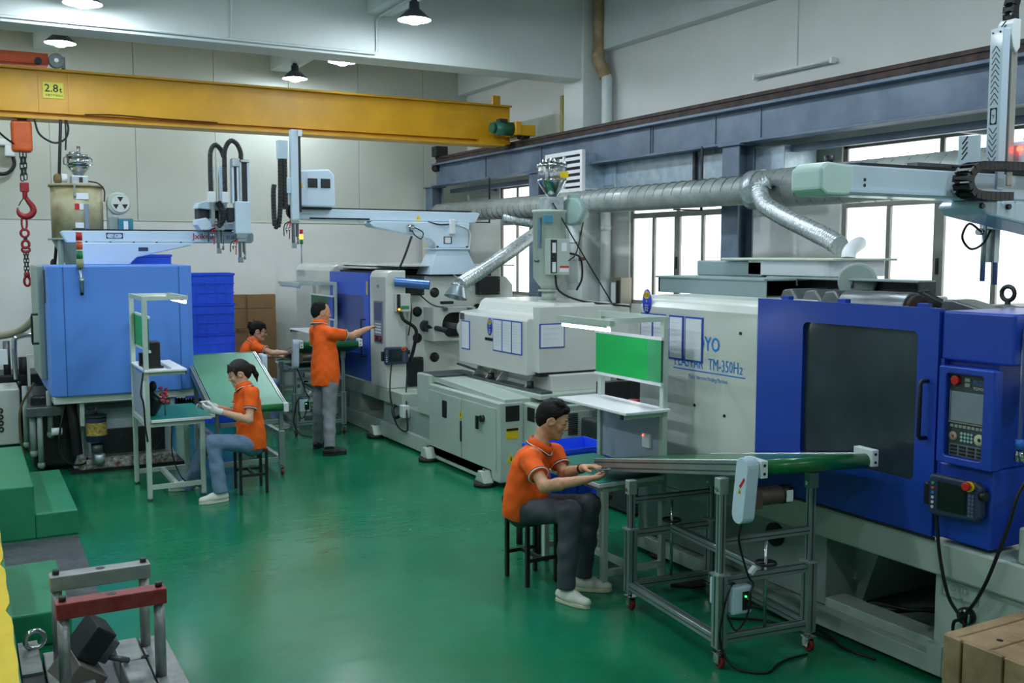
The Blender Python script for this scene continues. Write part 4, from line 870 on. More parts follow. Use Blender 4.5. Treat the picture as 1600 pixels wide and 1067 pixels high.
# fixed platen with its holes
B().prism([(4.6, 0.6), (6.12, 0.6), (6.22, 0.7), (6.22, 1.84), (6.12, 1.95), (4.6, 1.97)], 'y', 11.27, 11.75).out('fixed_platen', M_WHITE, m2, bevel=0.02)
def hole(u, v, r, y=11.268):
    p = PY(u, v, y); o = B().lathe([(0.0, -0.003), (r, -0.003), (r, 0.004)], p, (0, 1, 0), 24); o.out('platen_hole', M_BLACK, m2, fixn=False)
for u, v in ((679, 457), (652, 487), (652, 528), (679, 558), (716, 459), (746, 482), (745, 560)): hole(u, v, 0.062)
hole(665, 509, 0.078)
p0 = PY(665, 509, 11.25); B().cyl(p0, p0 + V((0.0, -0.12, 0)), 0.072, n=20).cyl(p0 + V((0, -0.1, 0)), p0 + V((0.05, -0.55, -0.03)), 0.032, n=14).out('tie_rod', M_DARK, m2)
# heater/nozzle block
a = PY(676, 481, 11.0); c = PY(742, 530, 11.0)
B().holeplate('y', 10.98, 11.27, (a.x, c.x, c.z, a.z), (a.x + 0.12, c.x - 0.03, c.z + 0.03, a.z - 0.06), 0.14, 6).out('nozzle_frame', M_WHITE, m2)
B().box(a.x + 0.05, c.x, 11.2, 11.26, c.z, a.z).out('nozzle_well', M_BLACK, m2)
for u in (694, 732): p = PY(u, 483, 10.97); B().cyl(p, p + V((0, -0.07, 0)), 0.022, n=12).out('bolt', M_IRON, m2)
p0 = PY(680, 511, 10.95); p1 = V((5.15, 9.8, 1.36)); B().cyl(V((5.15, 11.1, 1.38)), V((5.15, 10.4, 1.37)), 0.035, n=16).out('nozzle', M_IRON, m2)
B().cyl(V((5.15, 10.5, 1.37)), V((5.15, 9.8, 1.36)), 0.095, n=24).cyl((5.15, 10.42, 1.37), (5.15, 10.5, 1.37), 0.115, n=24).out('barrel', M_WHITE, m2, bevel=0.01)
a = PY(690, 473, 10.95); B().cb((a.x + 0.07, 10.95, a.z), (0.16, 0.06, 0.035)).out('sensor', M_BLACK, m2, bevel=0.006)
# black electrical blocks on the platen
for (u0, v0, u1, v1) in ((633, 431, 662, 461), (746, 432, 780, 460), (633, 559, 661, 604)):
    a = PY(u0, v0, 11.2); c = PY(u1, v1, 11.2)
    k = B().box(a.x, c.x, 11.17, 11.27, c.z, a.z).out('black_cover', M_BLACK, m2, bevel=0.01)
    for xx in (a.x + 0.025, c.x - 0.025):
        for zz in (a.z - 0.025, c.z + 0.025): B().cyl((xx, 11.165, zz), (xx, 11.175, zz), 0.01, n=8).out('screw', M_IRON, k)
B().cyl((4.50, 11.06, 1.905), (4.86, 10.86, 1.87), 0.058, n=24, caps=False).out('blue_tube', mat('blue_tube', '#5a83c8', 0.25, 0.5, var=0.05), m2); B().cyl((4.84, 10.87, 1.872), (4.86, 10.859, 1.87), 0.05, n=20).out('tube_mouth', M_BLACK, m2)
# temperature box on the cabinet side
tb = B().box(4.50, 4.685, 11.02, 11.11, 1.55, 1.765).out('temperature_box', M_WHITE, m2, bevel=0.008)
B().box(4.505, 4.545, 11.005, 11.02, 1.555, 1.76).out('switch_strip', M_BLACK, tb); B().cyl((4.525, 10.995, 1.58), (4.525, 11.005, 1.58), 0.013, n=10).out('pilot_light', mat('amber_led', '#ff9a20', 0.4, var=0, emit='#ff8a10', es=3.0), tb)
B().box(4.56, 4.66, 11.015, 11.02, 1.58, 1.62).out('green_label', mat('label_green', '#3f8f5a', 0.5, var=0), tb)
cable([(4.57, 11.06, 1.55), (4.6, 11.03, 1.45), (4.74, 11.0, 1.33), (4.72, 11.03, 1.1), (4.68, 11.05, 0.95)], 0.022, 'trunk_cable', M_CABLE, m2)
cable([(4.73, 11.15, 1.75), (4.74, 11.14, 1.5), (4.70, 11.14, 1.25)], 0.008, 'wire', M_CABLE, m2)
cable([(4.85, 11.15, 1.75), (5.0, 11.1, 1.62), (5.15, 10.98, 1.58)], 0.008, 'wire', M_CABLE, m2)
cable([(5.55, 11.2, 1.98), (5.2, 11.15, 2.1), (5.45, 11.1, 1.85), (5.5, 11.0, 1.78)], 0.007, 'wire', M_PIPEW, m2)
# base
B().box(4.4, 6.2, 10.62, 15.0, 0.46, 0.62).out('frame_beam', M_GRN, m2, bevel=0.01)
B().box(4.42, 6.1, 11.3, 15.0, 0.0, 0.21).out('bottom_rail', M_GRN, m2, bevel=0.01)
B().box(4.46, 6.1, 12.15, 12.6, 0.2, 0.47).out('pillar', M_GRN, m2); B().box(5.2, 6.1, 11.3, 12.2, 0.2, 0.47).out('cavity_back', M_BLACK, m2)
B().box(4.44, 6.0, 9.86, 11.32, 0.2, 0.47).out('mid_panel', M_GRN2, m2, bevel=0.008)
B().box(4.40, 4.46, 8.4, 11.32, 0.03, 0.20).out('skirt', M_GRN, m2, bevel=0.008)
B().box(4.66, 6.0, 10.1, 10.7, 0.46, 0.62).out('niche_block', M_GRN, m2, bevel=0.008)
B().box(4.4, 5.9, 9.88, 10.2, 0.62, 0.92).out('bed_end', M_GRN, m2, bevel=0.012)
B().box(4.4, 5.9, 9.84, 10.2, 0.47, 0.63).out('bed_leg', M_GRN, m2, bevel=0.01)
B().prism([(10.2, 0.92), (10.2, 0.86), (8.24, 0.80), (8.24, 0.86)], 'x', 4.46, 5.9).out('bed_top', M_GRN, m2, bevel=0.006)
B().box(4.45, 4.95, 9.75, 10.18, 0.915, 0.925).out('tread_plate', M_IRON, m2)
cab = B().box(4.4, 4.66, 8.23, 9.88, 0.06, 0.83).out('front_cabinet', M_GRN, m2, bevel=0.012)
for a, c in ((9.06, 9.85), (8.30, 9.04)): B().box(4.392, 4.4, a, c, 0.16, 0.77).out('cabinet_door', M_GRN, cab, bevel=0.003)
B().box(4.384, 4.392, 9.40, 9.50, 0.52, 0.70).out('vent', M_BLACK, cab)
def tri(P, ax, s_, parent, name='warning_sign'):
    y_, z_ = P
    if ax[0] == 'x': o = B().prism([(y_ - s_ / 2, z_), (y_ + s_ / 2, z_), (y_, z_ + s_ * 0.9)], 'x', ax[1] - 0.004, ax[1]).out(name, M_WARN, parent); B().prism([(y_ - s_ * .07, z_ + s_ * .2), (y_ + s_ * .07, z_ + s_ * .2), (y_ + s_ * .02, z_ + s_ * .6), (y_ - s_ * .04, z_ + s_ * .6)], 'x', ax[1] - 0.006, ax[1] - 0.004).out('warning_bolt', M_INK, o)
    else: o = B().prism([(y_ - s_ / 2, z_), (y_ + s_ / 2, z_), (y_, z_ + s_ * 0.9)], 'y', ax[1] - 0.004, ax[1]).out(name, M_WARN, parent); B().prism([(y_ - s_ * .07, z_ + s_ * .2), (y_ + s_ * .07, z_ + s_ * .2), (y_ + s_ * .02, z_ + s_ * .6), (y_ - s_ * .04, z_ + s_ * .6)], 'y', ax[1] - 0.006, ax[1] - 0.004).out('warning_bolt', M_INK, o)
tri((9.06, 0.57), ('x', 4.392), 0.10, cab)
B().box(4.386, 4.392, 9.05, 9.075, 0.33, 0.54).out('lock_strip', M_DARK, cab)
k = B().cyl((4.36, 8.56, 0.64), (4.392, 8.56, 0.64), 0.035, n=16).out('main_switch', M_BLACK, cab); B().box(4.345, 4.362, 8.60, 8.64, 0.53, 0.66).out('switch_lever', M_BLACK, k)
B().box(4.46, 4.61, 8.222, 8.23, 0.65, 0.80).out('vent', M_BLACK, cab, bevel=0.004)
y_ = B().box(4.465, 4.60, 8.226, 8.23, 0.48, 0.585).out('yellow_notice', M_WARN, cab); B().box(4.468, 4.597, 8.224, 8.226, 0.558, 0.582).out('notice_head', M_INK, y_)
tri((4.52, 0.25), ('y', 8.23), 0.10, cab)
c2 = B().box(4.66, 5.75, 7.87, 8.32, 0.02, 0.82).out('rear_cabinet', M_GRN, m2, bevel=0.012)
B().box(4.652, 4.66, 8.02, 8.15, 0.66, 0.79).out('vent', M_BLACK, c2)
for a, c in ((4.70, 5.17), (5.19, 5.7)): B().box(a, c, 7.862, 7.87, 0.08, 0.76).out('cabinet_door', M_GRN, c2, bevel=0.003)
for i in range(11): B().box(4.93, 5.035, 7.852, 7.862, 0.545 + 0.019 * i, 0.553 + 0.019 * i).out('louvre', M_DARK, c2)
tri((5.27, 0.55), ('y', 7.862), 0.10, c2); B().box(5.25, 5.29, 7.856, 7.862, 0.33, 0.53).out('lock_strip', M_DARK, c2)
for y in (11.33, 9.75, 8.42):
    g = B().prism([(y + 0.13, 0.04), (y + 0.07, 0.15), (y + 0.0, 0.15), (y - 0.07, 0.04)], 'x', 4.29, 4.4).out('foot_bracket', M_GRN, m2, bevel=0.01); B().cyl((4.34, y + 0.02, 0), (4.34, y + 0.02, 0.04), 0.105, n=20).out('foot_pad', M_RUB, g)
    B().cyl((4.34, y + 0.03, 0.14), (4.34, y + 0.03, 0.17), 0.014, n=10).out('foot_bolt', M_IRON, g)
# injection unit
B().box(4.74, 5.8, 8.05, 9.95, 0.86, 0.905).out('slide_bed', M_GRN, m2, bevel=0.008)
B().box(4.78, 4.9, 8.1, 9.9, 0.905, 0.93).out('slide_rail', M_IRON, m2)
B().box(4.95, 5.65, 8.2, 9.8, 0.90, 1.07).out('carriage_block', M_WHITE, m2, bevel=0.012)
for y in (9.65, 9.35, 9.1, 8.5): B().prism([(4.80, 0.905), (4.96, 0.905), (4.96, 1.05), (4.93, 1.05)], 'y', y - 0.012, y + 0.012).out('rib', M_WHITE, m2)
for y in (9.25, 8.42): B().cyl((4.84, y, 0.905), (4.84, y, 0.99), 0.035, n=12).out('clamp_bolt', M_BLACK, m2)
B().bar((4.76, 9.9, 1.03), (4.78, 9.5, 1.0), 0.02, 0.02).out('lever', M_IRON, m2)
B().prism([(4.75, 1.06), (4.75, 1.585), (4.77, 1.615), (4.98, 1.635), (5.02, 1.72), (5.07, 1.755), (5.72, 1.755), (5.76, 1.72), (5.76, 1.06)], 'y', 8.34, 9.84).out('injection_cover', M_WHITE, m2, bevel=0.012)
B().box(4.83, 5.9, 8.24, 8.36, 1.09, 1.735).out('rear_cover', M_WHITE, m2, bevel=0.012)
B().box(4.85, 5.75, 8.26, 8.4, 1.05, 1.09).out('shadow_gap', M_BLACK, m2)
docframe(m2, 'x', 4.748, 9.56, 9.76, 1.21, 1.52, 0)
for a, c in ((8.82, 9.02), (8.62, 8.82), (8.42, 8.62)): docframe(m2, 'x', 4.748, a, c, 1.25 , 1.58, 9)
docframe(m2, 'y', 8.238, 4.835, 5.12, 1.33, 1.57, 3)
badge(m2, 9.10, 1.49, '03', 4.75)
B().box(4.742, 4.75, 9.02, 9.2, 1.345, 1.375).out('slot', M_BLACK, m2)
B().box(4.742, 4.75, 9.70, 9.80, 1.53, 1.60).out('rating_plate', M_IRON, m2)
td2 = pendant('navy teach pendant hanging on the middle machine beside the standing man', (4.51, 11.07, 1.03), math.radians(78))
cable([(4.43, 11.02, 0.94), (4.40, 11.0, 0.72), (4.385, 10.95, 0.5), (4.36, 10.7, 0.25), (4.38, 10.45, 0.22), (4.38, 10.45, 0.4), (4.5, 10.75, 0.62), (4.62, 11.0, 0.85)], 0.009, 'pendant_cable', M_CABLE, td2)
B().box(4.36, 4.44, 10.50, 10.62, 0.36, 0.50).out('cable_socket', M_WHITEP, td2, bevel=0.006)
cable([(4.40, 10.6, 0.4), (4.36, 10.75, 0.33), (4.37, 10.85, 0.42), (4.42, 10.85, 0.47)], 0.02, 'conduit', M_CABLE, td2)
# hydraulics glimpsed behind the bench
hy_ = thing('hydraulic_pipes', 'red hydraulic valves and grey hoses behind the bench shelf', 'valves', (5.6, 7.2, 0.6))
B().box(4.9, 6.3, 6.8, 7.6, 0.02, 0.75).out('pump_block', M_DARK, hy_, bevel=0.02)
for i, (x, y, z) in enumerate(((4.98, 6.95, 0.95), (5.10, 6.92, 0.98), (5.22, 6.9, 0.96), (5.40, 6.86, 0.96), (5.52, 6.84, 0.97))): B().cyl((x, y, z), (x + 0.02, y - 0.12, z + 0.01), 0.05, n=14).cyl((x, y, 0.72), (x, y, z), 0.03, n=10).out('red_valve', mat('valve_red', '#b0283a', 0.45, var=0.08), hy_, bevel=0.006)
B().cyl((5.40, 7.15, 0.86), (5.42, 7.02, 0.87), 0.045, n=14).cyl((5.40, 7.15, 0.72), (5.40, 7.15, 0.86), 0.03, n=10).out('pump', M_ALU, hy_)
corrugate([(5.72, 6.8, 0.8), (5.78, 6.8, 0.92), (5.9, 6.75, 0.97), (6.05, 6.7, 0.92), (6.12, 6.7, 0.8)], 0.045, 0.003, 0.02, 'hose', M_GALV, hy_)
B().box(5.15, 6.2, 7.62, 7.72, 0.75, 1.05).out('dark_backing', M_DARK, hy_)
cable([(5.3, 7.6, 1.1), (5.5, 7.4, 1.1), (5.62, 7.3, 0.95), (5.75, 7.25, 0.9)], 0.03, 'hose', M_RUB, hy_)

# ------------------------------------------------------------------ hopper dryer on the middle machine
dx, dy, dz = 5.23, 8.72, 1.75
t = thing('hopper_dryer', 'pale green hopper dryer with glass loader on the middle machine', 'dryer', (dx, dy, dz))
B().cyl((dx, dy, dz), (dx, dy, dz + 0.13), 0.075, n=20).cyl((dx, dy, dz), (dx, dy, dz + 0.02), 0.12, n=20).cyl((dx, dy, dz + 0.11), (dx, dy, dz + 0.13), 0.11, n=20).out('throat', M_GRN, t)
B().lathe([(0.075, 0.13), (0.16, 0.25), (0.165, 0.90), (0.175, 0.905), (0.175, 0.93), (0.0, 0.93)], (dx, dy, dz), (0, 0, 1), 28).out('hopper', M_GRN, t, fixn=False)
cb_ = B().box(dx - 0.13, dx + 0.10, dy - 0.24, dy - 0.13, dz + 0.28, dz + 0.64).out('control_box', M_GRN, t, bevel=0.008)
B().box(dx - 0.125, dx - 0.055, dy - 0.246, dy - 0.24, dz + 0.3, dz + 0.63).out('switch_strip', M_BLACK, cb_)
for z in (0.55, 0.36): B().box(dx - 0.11, dx - 0.07, dy - 0.25, dy - 0.246, dz + z - 0.05, dz + z + 0.05).out('meter', M_PAPER, cb_)
B().cyl((dx - 0.09, dy - 0.26, dz + 0.45), (dx - 0.09, dy - 0.246, dz + 0.45), 0.015, n=10).out('knob', M_BLACK, cb_)
l = B().box(dx - 0.02, dx + 0.085, dy - 0.243, dy - 0.24, dz + 0.31, dz + 0.37).out('label', M_PAPER, cb_); B().box(dx - 0.02, dx + 0.085, dy - 0.245, dy - 0.243, dz + 0.35, dz + 0.37).out('label_head', M_RED, l)
B().box(dx + 0.0, dx + 0.06, dy - 0.243, dy - 0.24, dz + 0.52, dz + 0.6).out('label', M_PAPER, cb_)
B().box(dx - 0.165, dx - 0.15, dy - 0.09, dy - 0.05, dz + 0.55, dz + 0.85).out('sight_glass', mat('sight_blue', '#5c7f95', 0.2, var=0), t)
B().box(dx - 0.15, dx - 0.06, dy - 0.17, dy - 0.135, dz + 0.80, dz + 0.87).out('blue_label', mat('label_teal', '#3d86a8', 0.5, var=0), t)
B().cyl((dx - 0.2, dy - 0.05, dz + 0.42), (dx - 0.13, dy - 0.05, dz + 0.42), 0.012, n=8).out('latch_rod', M_IRON, t)
# loader: metal box and glass receiver
B().box(dx - 0.06, dx + 0.12, dy - 0.09, dy + 0.09, dz + 0.93, dz + 1.06).out('loader_box', M_GALV, t, bevel=0.006)
B().lathe([(0.045, 1.06), (0.06, 1.08), (0.14, 1.2), (0.145, 1.22)], (dx + 0.03, dy, dz), (0, 0, 1), 24).out('receiver_cone', M_CHROME, t, fixn=False)
B().cyl((dx + 0.03, dy, dz + 1.22), (dx + 0.03, dy, dz + 1.36), 0.14, n=24).out('receiver_glass', M_GLASS, t)
B().cyl((dx + 0.03, dy, dz + 1.36), (dx + 0.03, dy, dz + 1.39), 0.155, n=24).cyl((dx + 0.03, dy, dz + 1.215), (dx + 0.03, dy, dz + 1.235), 0.15, n=24).out('receiver_rim', M_CHROME, t)
for a in range(3): B().cyl((dx + 0.03 + 0.15 * math.cos(a * 2.1 + 4), dy + 0.15 * math.sin(a * 2.1 + 4), dz + 1.22), (dx + 0.03 + 0.15 * math.cos(a * 2.1 + 4), dy + 0.15 * math.sin(a * 2.1 + 4), dz + 1.42), 0.008, n=8).out('tie_rod', M_CHROME, t)
B().box(dx + 0.04, dx + 0.13, dy - 0.156, dy - 0.145, dz + 1.25, dz + 1.31).out('yellow_label', M_WARN, t)
B().cyl((dx + 0.06, dy, dz + 1.39), (dx + 0.06, dy, dz + 1.45), 0.05, n=16).cyl((dx - 0.04, dy, dz + 1.39), (dx - 0.04, dy, dz + 1.43), 0.04, n=16).out('vacuum_head', M_CHROME, t)
# blower and insulated pipe
B().cyl((dx + 0.20, dy - 0.08, dz + 0.92), (dx + 0.32, dy - 0.02, dz + 0.92), 0.14, n=28).out('blower', mat('blower_mint', '#9db8b2', 0.4, var=0.04), t, bevel=0.02)
B().cyl((dx + 0.32, dy - 0.02, dz + 0.90), (dx + 0.45, dy + 0.03, dz + 0.90), 0.06, n=18).out('blower_motor', _M['blower_mint'], t, bevel=0.01)
B().box(dx + 0.22, dx + 0.34, dy - 0.06, dy + 0.02, dz + 1.02, dz + 1.10).out('blower_outlet', _M['blower_mint'], t, bevel=0.01)
B().cyl((dx + 0.26, dy - 0.03, dz + 0.12), (dx + 0.26, dy - 0.03, dz + 0.84), 0.065, n=18).out('hot_air_pipe', M_PIPEW, t)
for z in (0.2, 0.42, 0.6, 0.8): B().cyl((dx + 0.26, dy - 0.03, dz + z), (dx + 0.26, dy - 0.03, dz + z + 0.015), 0.069, n=18).out('pipe_clamp', M_GALV, t)
B().cyl((dx + 0.3, dy - 0.05, dz + 0.43), (dx + 0.38, dy - 0.08, dz + 0.44), 0.02, n=10).out('valve', M_BROWN, t)
cable([(dx + 0.1, dy - 0.2, dz + 0.5), (dx + 0.28, dy - 0.15, dz + 0.45), (dx + 0.31, dy - 0.14, dz + 0.25), (dx + 0.25, dy - 0.13, dz + 0.12)], 0.011, 'cable', M_CABLE, t)
cable([(dx - 0.04, dy - 0.19, dz + 0.28), (dx + 0.0, dy - 0.2, dz + 0.12), (dx + 0.2, dy - 0.3, dz + 0.02), (dx + 0.5, dy - 0.5, dz - 0.02), (dx + 0.58, dy - 0.6, dz - 0.03)], 0.011, 'cable', M_CABLE, t)
cable([(dx - 0.02, dy - 0.1, dz + 1.0), (dx + 0.2, dy - 0.25, dz + 0.55), (dx + 0.5, dy - 0.4, dz + 0.0)], 0.007, 'cable', M_CABLE, t)
cable([(dx + 0.38, dy - 0.05, dz + 0.82), (dx + 0.2, dy - 0.2, dz + 0.5), (dx + 0.08, dy - 0.24, dz + 0.42)], 0.007, 'cable', M_CABLE, t)
# ------------------------------------------------------------------ left injection machine
m3 = thing('molding_machine', 'left injection molding machine seen behind its light blue guard', 'machine', (1.4, 11.3, 0))
gd = B().prism([(0.72, 10.87), (0.735, 10.80), (0.80, 10.76), (0.86, 10.75), (1.97, 10.75), (2.05, 10.76), (2.10, 10.80), (2.115, 10.87), (2.115, 12.2), (0.72, 12.2)], 'z', 0.82, 2.12).out('guard', M_BLUE3, m3, bevel=0.012)
for x in (0.865, 1.965): B().box(x - 0.004, x + 0.004, 10.744, 10.752, 0.82, 2.11).out('seam', mat('seam_blue', '#3560a8', 0.5, var=0), gd)
B().box(0.66, 0.72, 11.2, 12.3, 0.95, 2.12).out('side_guard', M_GRN2, m3, bevel=0.01)
B().tube([(0.66, 11.3, 1.62), (0.60, 11.3, 1.62), (0.60, 11.3, 1.60), (0.60, 11.3, 1.34), (0.60, 11.3, 1.32), (0.66, 11.3, 1.32)], 0.012, 8).out('handle', M_BLACK, m3, fixn=False)
B().box(0.70, 0.72, 11.0, 11.1, 1.75, 2.08).out('vent', M_IRON, m3)
B().box(0.74, 2.1, 10.80, 12.2, 0.74, 0.82).out('guard_rail', M_WHITE, m3, bevel=0.008)
B().box(1.05, 1.75, 10.86, 10.9, 0.66, 0.71).out('door_track', M_DARK, m3)
for x in (1.0, 1.88): B().box(x - 0.02, x + 0.02, 10.84, 10.9, 0.5, 0.75).out('strut', M_GRN, m3)
B().prism([(0.98, 0.74), (0.98, 0.18), (0.92, 0.02), (1.95, 0.02), (1.90, 0.18), (1.90, 0.74)], 'y', 11.05, 12.1).out('base', mat('base_blue_white', '#b9c6cc', 0.45, var=0.05), m3, bevel=0.01)
B().box(1.2, 1.82, 11.0, 11.06, 0.16, 0.42).out('sump_opening', M_BLACK, m3)
B().box(0.96, 1.92, 10.93, 11.1, 0.03, 0.13).out('front_sill', mat('chipped_sill', '#c6c9c2', 0.5, var=0.1, scale=22, hex2='#6a4a38'), m3, bevel=0.006)
B().box(0.88, 2.0, 10.9, 11.3, 0.0, 0.03).out('foot_plate', M_RUB, m3)
B().box(0.55, 0.98, 11.15, 12.0, 0.05, 0.80).out('hydraulic_bay', M_BLACK, m3, bevel=0.03)
for i, (x, y, z0, z1, r) in enumerate(((0.62, 11.05, 0.1, 0.62, 0.028), (0.56, 11.1, 0.22, 0.66, 0.03), (0.50, 11.2, 0.3, 0.9, 0.025), (0.72, 11.1, 0.4, 0.85, 0.03))): B().cyl((x, y, z0), (x, y, z1), r, n=10).ell((x, y, z0), (r * 1.3, r * 1.3, r * 1.5), 10, 6).out('hydraulic_pipe', M_GRN2, m3)
B().box(0.5, 0.85, 11.0, 11.3, 0.6, 0.7).out('manifold', M_IRON, m3, bevel=0.01)
B().cyl((0.72, 11.0, 0.44), (0.82, 11.0, 0.44), 0.04, n=12).out('valve', M_WHITEP, m3)
cable([(0.86, 10.95, 0.75), (0.8, 10.9, 0.5), (0.78, 10.88, 0.25), (0.88, 10.86, 0.12), (1.0, 10.9, 0.1), (1.05, 11.0, 0.14)], 0.010, 'hose', M_CABLE, m3)
cable([(0.58, 11.0, 0.95), (0.45, 11.0, 0.7), (0.44, 11.0, 0.4), (0.47, 11.0, 0.15)], 0.012, 'hose', mat('hose_tan', '#5a4a30', 0.5, var=0), m3)
cable([(0.9, 10.95, 0.72), (0.93, 10.92, 0.5), (0.95, 10.92, 0.2)], 0.05, 'trunk_hose', M_RUB, m3)
# lubricator on a stand
lu = B().cyl((1.13, 10.86, 0.22), (1.13, 10.86, 0.30), 0.055, n=16).box(1.08, 1.18, 10.84, 10.93, 0.1, 0.3).out('lubricator_stand', M_IRON, m3)
cn = B().cyl((1.13, 10.86, 0.33), (1.13, 10.86, 0.58), 0.10, n=24).out('lubricator_can', mat('can_navy', '#1b2740', 0.35, var=0.05), m3, bevel=0.01)
B().lathe([(0.1015, 0.40), (0.1015, 0.53)], (1.13, 10.86, 0), (0, 0, 1), 24).out('can_label', mat('can_label', '#c9b25a', 0.5, var=0.15, scale=40, hex2='#8a6a3a'), cn, fixn=False)
B().cyl((1.13, 10.86, 0.58), (1.13, 10.86, 0.60), 0.105, n=24).cyl((1.13, 10.86, 0.6), (1.13, 10.86, 0.68), 0.012, n=8).box(1.10, 1.16, 10.85, 10.87, 0.64, 0.655).out('can_lid', M_DARK, cn)
B().cyl((1.15, 10.84, 0.1), (1.15, 10.84, 0.2), 0.05, n=16).out('filter_bowl', M_GALV, m3)
corrugate([(1.98, 11.2, 0.62), (2.3, 11.2, 0.6), (2.7, 11.25, 0.58), (3.0, 11.3, 0.5)], 0.055, 0.006, 0.03, 'black_hose', M_BLACK, m3)
# stack light
def stack_light(label, x, y, z, lit, s=1.0):
    t = thing('signal_tower', label, 'light', (x, y, z))
    for i, (nm, hx_) in enumerate((('green_lens', '#1f7a4a'), ('amber_lens', '#c8581c'), ('red_lens', '#b01c22'))):
        m = mat(nm, hx_, 0.3, var=0.0)
        if lit and i == 1: m = mat('amber_lit', '#ff9a20', 0.3, var=0, emit='#ff8c1a', es=4.0)
        B().cyl((x, y, z + 0.105 * s * i), (x, y, z + s * (0.105 * i + 0.095)), 0.036 * s, n=18).out(nm, m, t)
        B().cyl((x, y, z + s * (0.105 * i + 0.095)), (x, y, z + s * (0.105 * i + 0.105)), 0.037 * s, n=18).out('spacer', M_WHITEP, t)
    return t
t = stack_light('signal tower with red, orange and green lenses before the blue guard', 1.02, 10.70, 2.19, False, 0.85)
B().cyl((1.02, 10.70, 2.10), (1.02, 10.70, 2.19), 0.034, n=14).out('base', mat('lamp_base', '#8f9478', 0.5, var=0.1), t)
B().cyl((1.03, 10.70, 1.86), (1.02, 10.70, 2.10), 0.012, n=10).cyl((1.03, 10.7, 1.96), (1.03, 10.7, 2.0), 0.024, n=10).out('pole', M_ALU, t); B().cyl((1.03, 10.71, 1.83), (1.03, 10.71, 1.96), 0.016, n=8).out('cable_tail', M_BLACK, t)
B().bar((1.03, 10.70, 1.98), (1.03, 10.76, 1.98), 0.02, 0.02).out('bracket', M_ALU, t)
t = stack_light('signal tower with glowing amber lens beside the middle robot gripper', 4.48, 14.7, 2.38, True, 0.72)
B().cyl((4.48, 14.7, 2.09), (4.48, 14.7, 2.38), 0.010, n=8).out('pole', M_ALU, t)
# ------------------------------------------------------------------ robot on the left machine
r3 = thing('takeout_robot', 'pale blue lettered robot with looped black cables on the left machine', 'robot', (1.9, 11.7, 2.1))
ry, rz = 11.7, 2.36
robot_body(r3, 2.98, ry, rz, -1, 2.05, False)
B().prism([(1.12, rz), (1.12, 2.12), (1.60, 2.12), (1.68, 2.20), (2.25, rz - 0.03), (2.3, rz)], 'y', ry - 0.12, ry + 0.13).out('bracket', M_ROBOT, r3, bevel=0.012)
for x in (1.18, 1.42, 1.66, 1.90, 2.16): B().cyl((x, ry - 0.082, rz + 0.006), (x, ry - 0.074, rz + 0.006), 0.012, n=8).out('bolt', M_BLACK, r3)
B().box(1.70, 1.80, ry - 0.126, ry - 0.12, 2.27, 2.31).out('brand_plate', M_NAVY, r3)
B().holeplate('y', ry - 0.079, ry - 0.075, (1.38, 1.55, rz + 0.045, rz + 0.105), (1.387, 1.543, rz + 0.052, rz + 0.098), 0.02, 3).out('axis_mark', M_INK, r3)
text('-Z+', 0.05, (1.465, ry - 0.077, rz + 0.058), (1, 0, 0), UZ, M_INK, r3, align='CENTER')
text('Jxiken', 0.095, (2.29, ry - 0.077, rz + 0.045), (1, 0, 0), UZ, mat('logo_red', '#b0203a', 0.5, var=0), r3, bold=0.01)
text('机器', 0.05, (2.66, ry - 0.077, rz + 0.045), (1, 0, 0), UZ, M_INK, r3)
B().box(2.4, 2.9, ry - 0.14, ry + 0.1, rz + 0.146, rz + 0.19).out('carriage', M_DARK, r3, bevel=0.008)
B().prism([(2.36, 2.56), (2.36, 2.62), (2.46, 2.64), (2.52, 2.58), (2.90, 2.58), (2.90, 2.52), (2.4, 2.50)], 'y', ry - 0.3, ry - 0.05).out('lower_cover', M_ROBOT, r3, bevel=0.012)
B().prism([(2.36, 2.74), (2.38, 2.80), (2.48, 2.83), (2.60, 2.82), (2.62, 2.76), (2.70, 2.70), (2.70, 2.66), (2.62, 2.72), (2.40, 2.74)], 'y', ry - 0.28, ry - 0.05).out('upper_cover', M_ROBOT, r3, bevel=0.01)
B().box(2.40, 2.80, ry - 0.2, ry + 0.05, 2.60, 2.76).out('drive_unit', M_DARK, r3, bevel=0.015)
B().box(2.44, 2.50, ry - 0.28, ry - 0.2, 2.58, 2.63).out('valve_block', mat('valve_blue', '#3c8fd0', 0.4, var=0), r3)
B().box(2.50, 2.58, ry - 0.28, ry - 0.2, 2.60, 2.63).out('valve_body', M_WHITEP, r3)
B().cyl((2.36, ry - 0.22, 2.51), (2.42, ry - 0.22, 2.51), 0.025, n=12).out('buffer', M_ORANGE, r3)
# main column: two rails with dark belt between
ym = ry - 0.42
B().box(2.79, 2.955, ym - 0.06, ym + 0.08, 2.46, 2.82).out('arm_housing', M_ROBOT, r3, bevel=0.012)
B().box(2.87, 2.945, ym - 0.03, ym + 0.05, 2.8, 3.26).out('belt_cover', M_BLACK, r3)
for x, mm in ((2.80, M_BLACK), (2.83, M_ROBOT), (2.775, M_ROBOT), (2.86, M_ALU), (2.945, M_ROBOT)): B().box(x - 0.012, x + 0.012, ym - 0.035, ym + 0.05, 2.8, 3.27).out('rail', mm, r3)
B().box(2.765, 2.85, ym - 0.06, ym + 0.04, 3.20, 3.29).box(2.86, 2.96, ym - 0.05, ym + 0.05, 3.25, 3.28).out('pulley_head', M_ALU, r3, bevel=0.006)
B().box(2.66, 2.735, ym + 0.1, ym + 0.2, 2.55, 3.22).out('second_arm', M_ROBOT, r3, bevel=0.006)
B().box(2.56, 2.60, ym + 0.1, ym + 0.2, 2.55, 3.2).out('second_rail', M_ALU, r3)
B().box(2.72, 2.80, ym + 0.0, ym + 0.1, 2.6, 2.75).out('motor', M_DARK, r3, bevel=0.008)
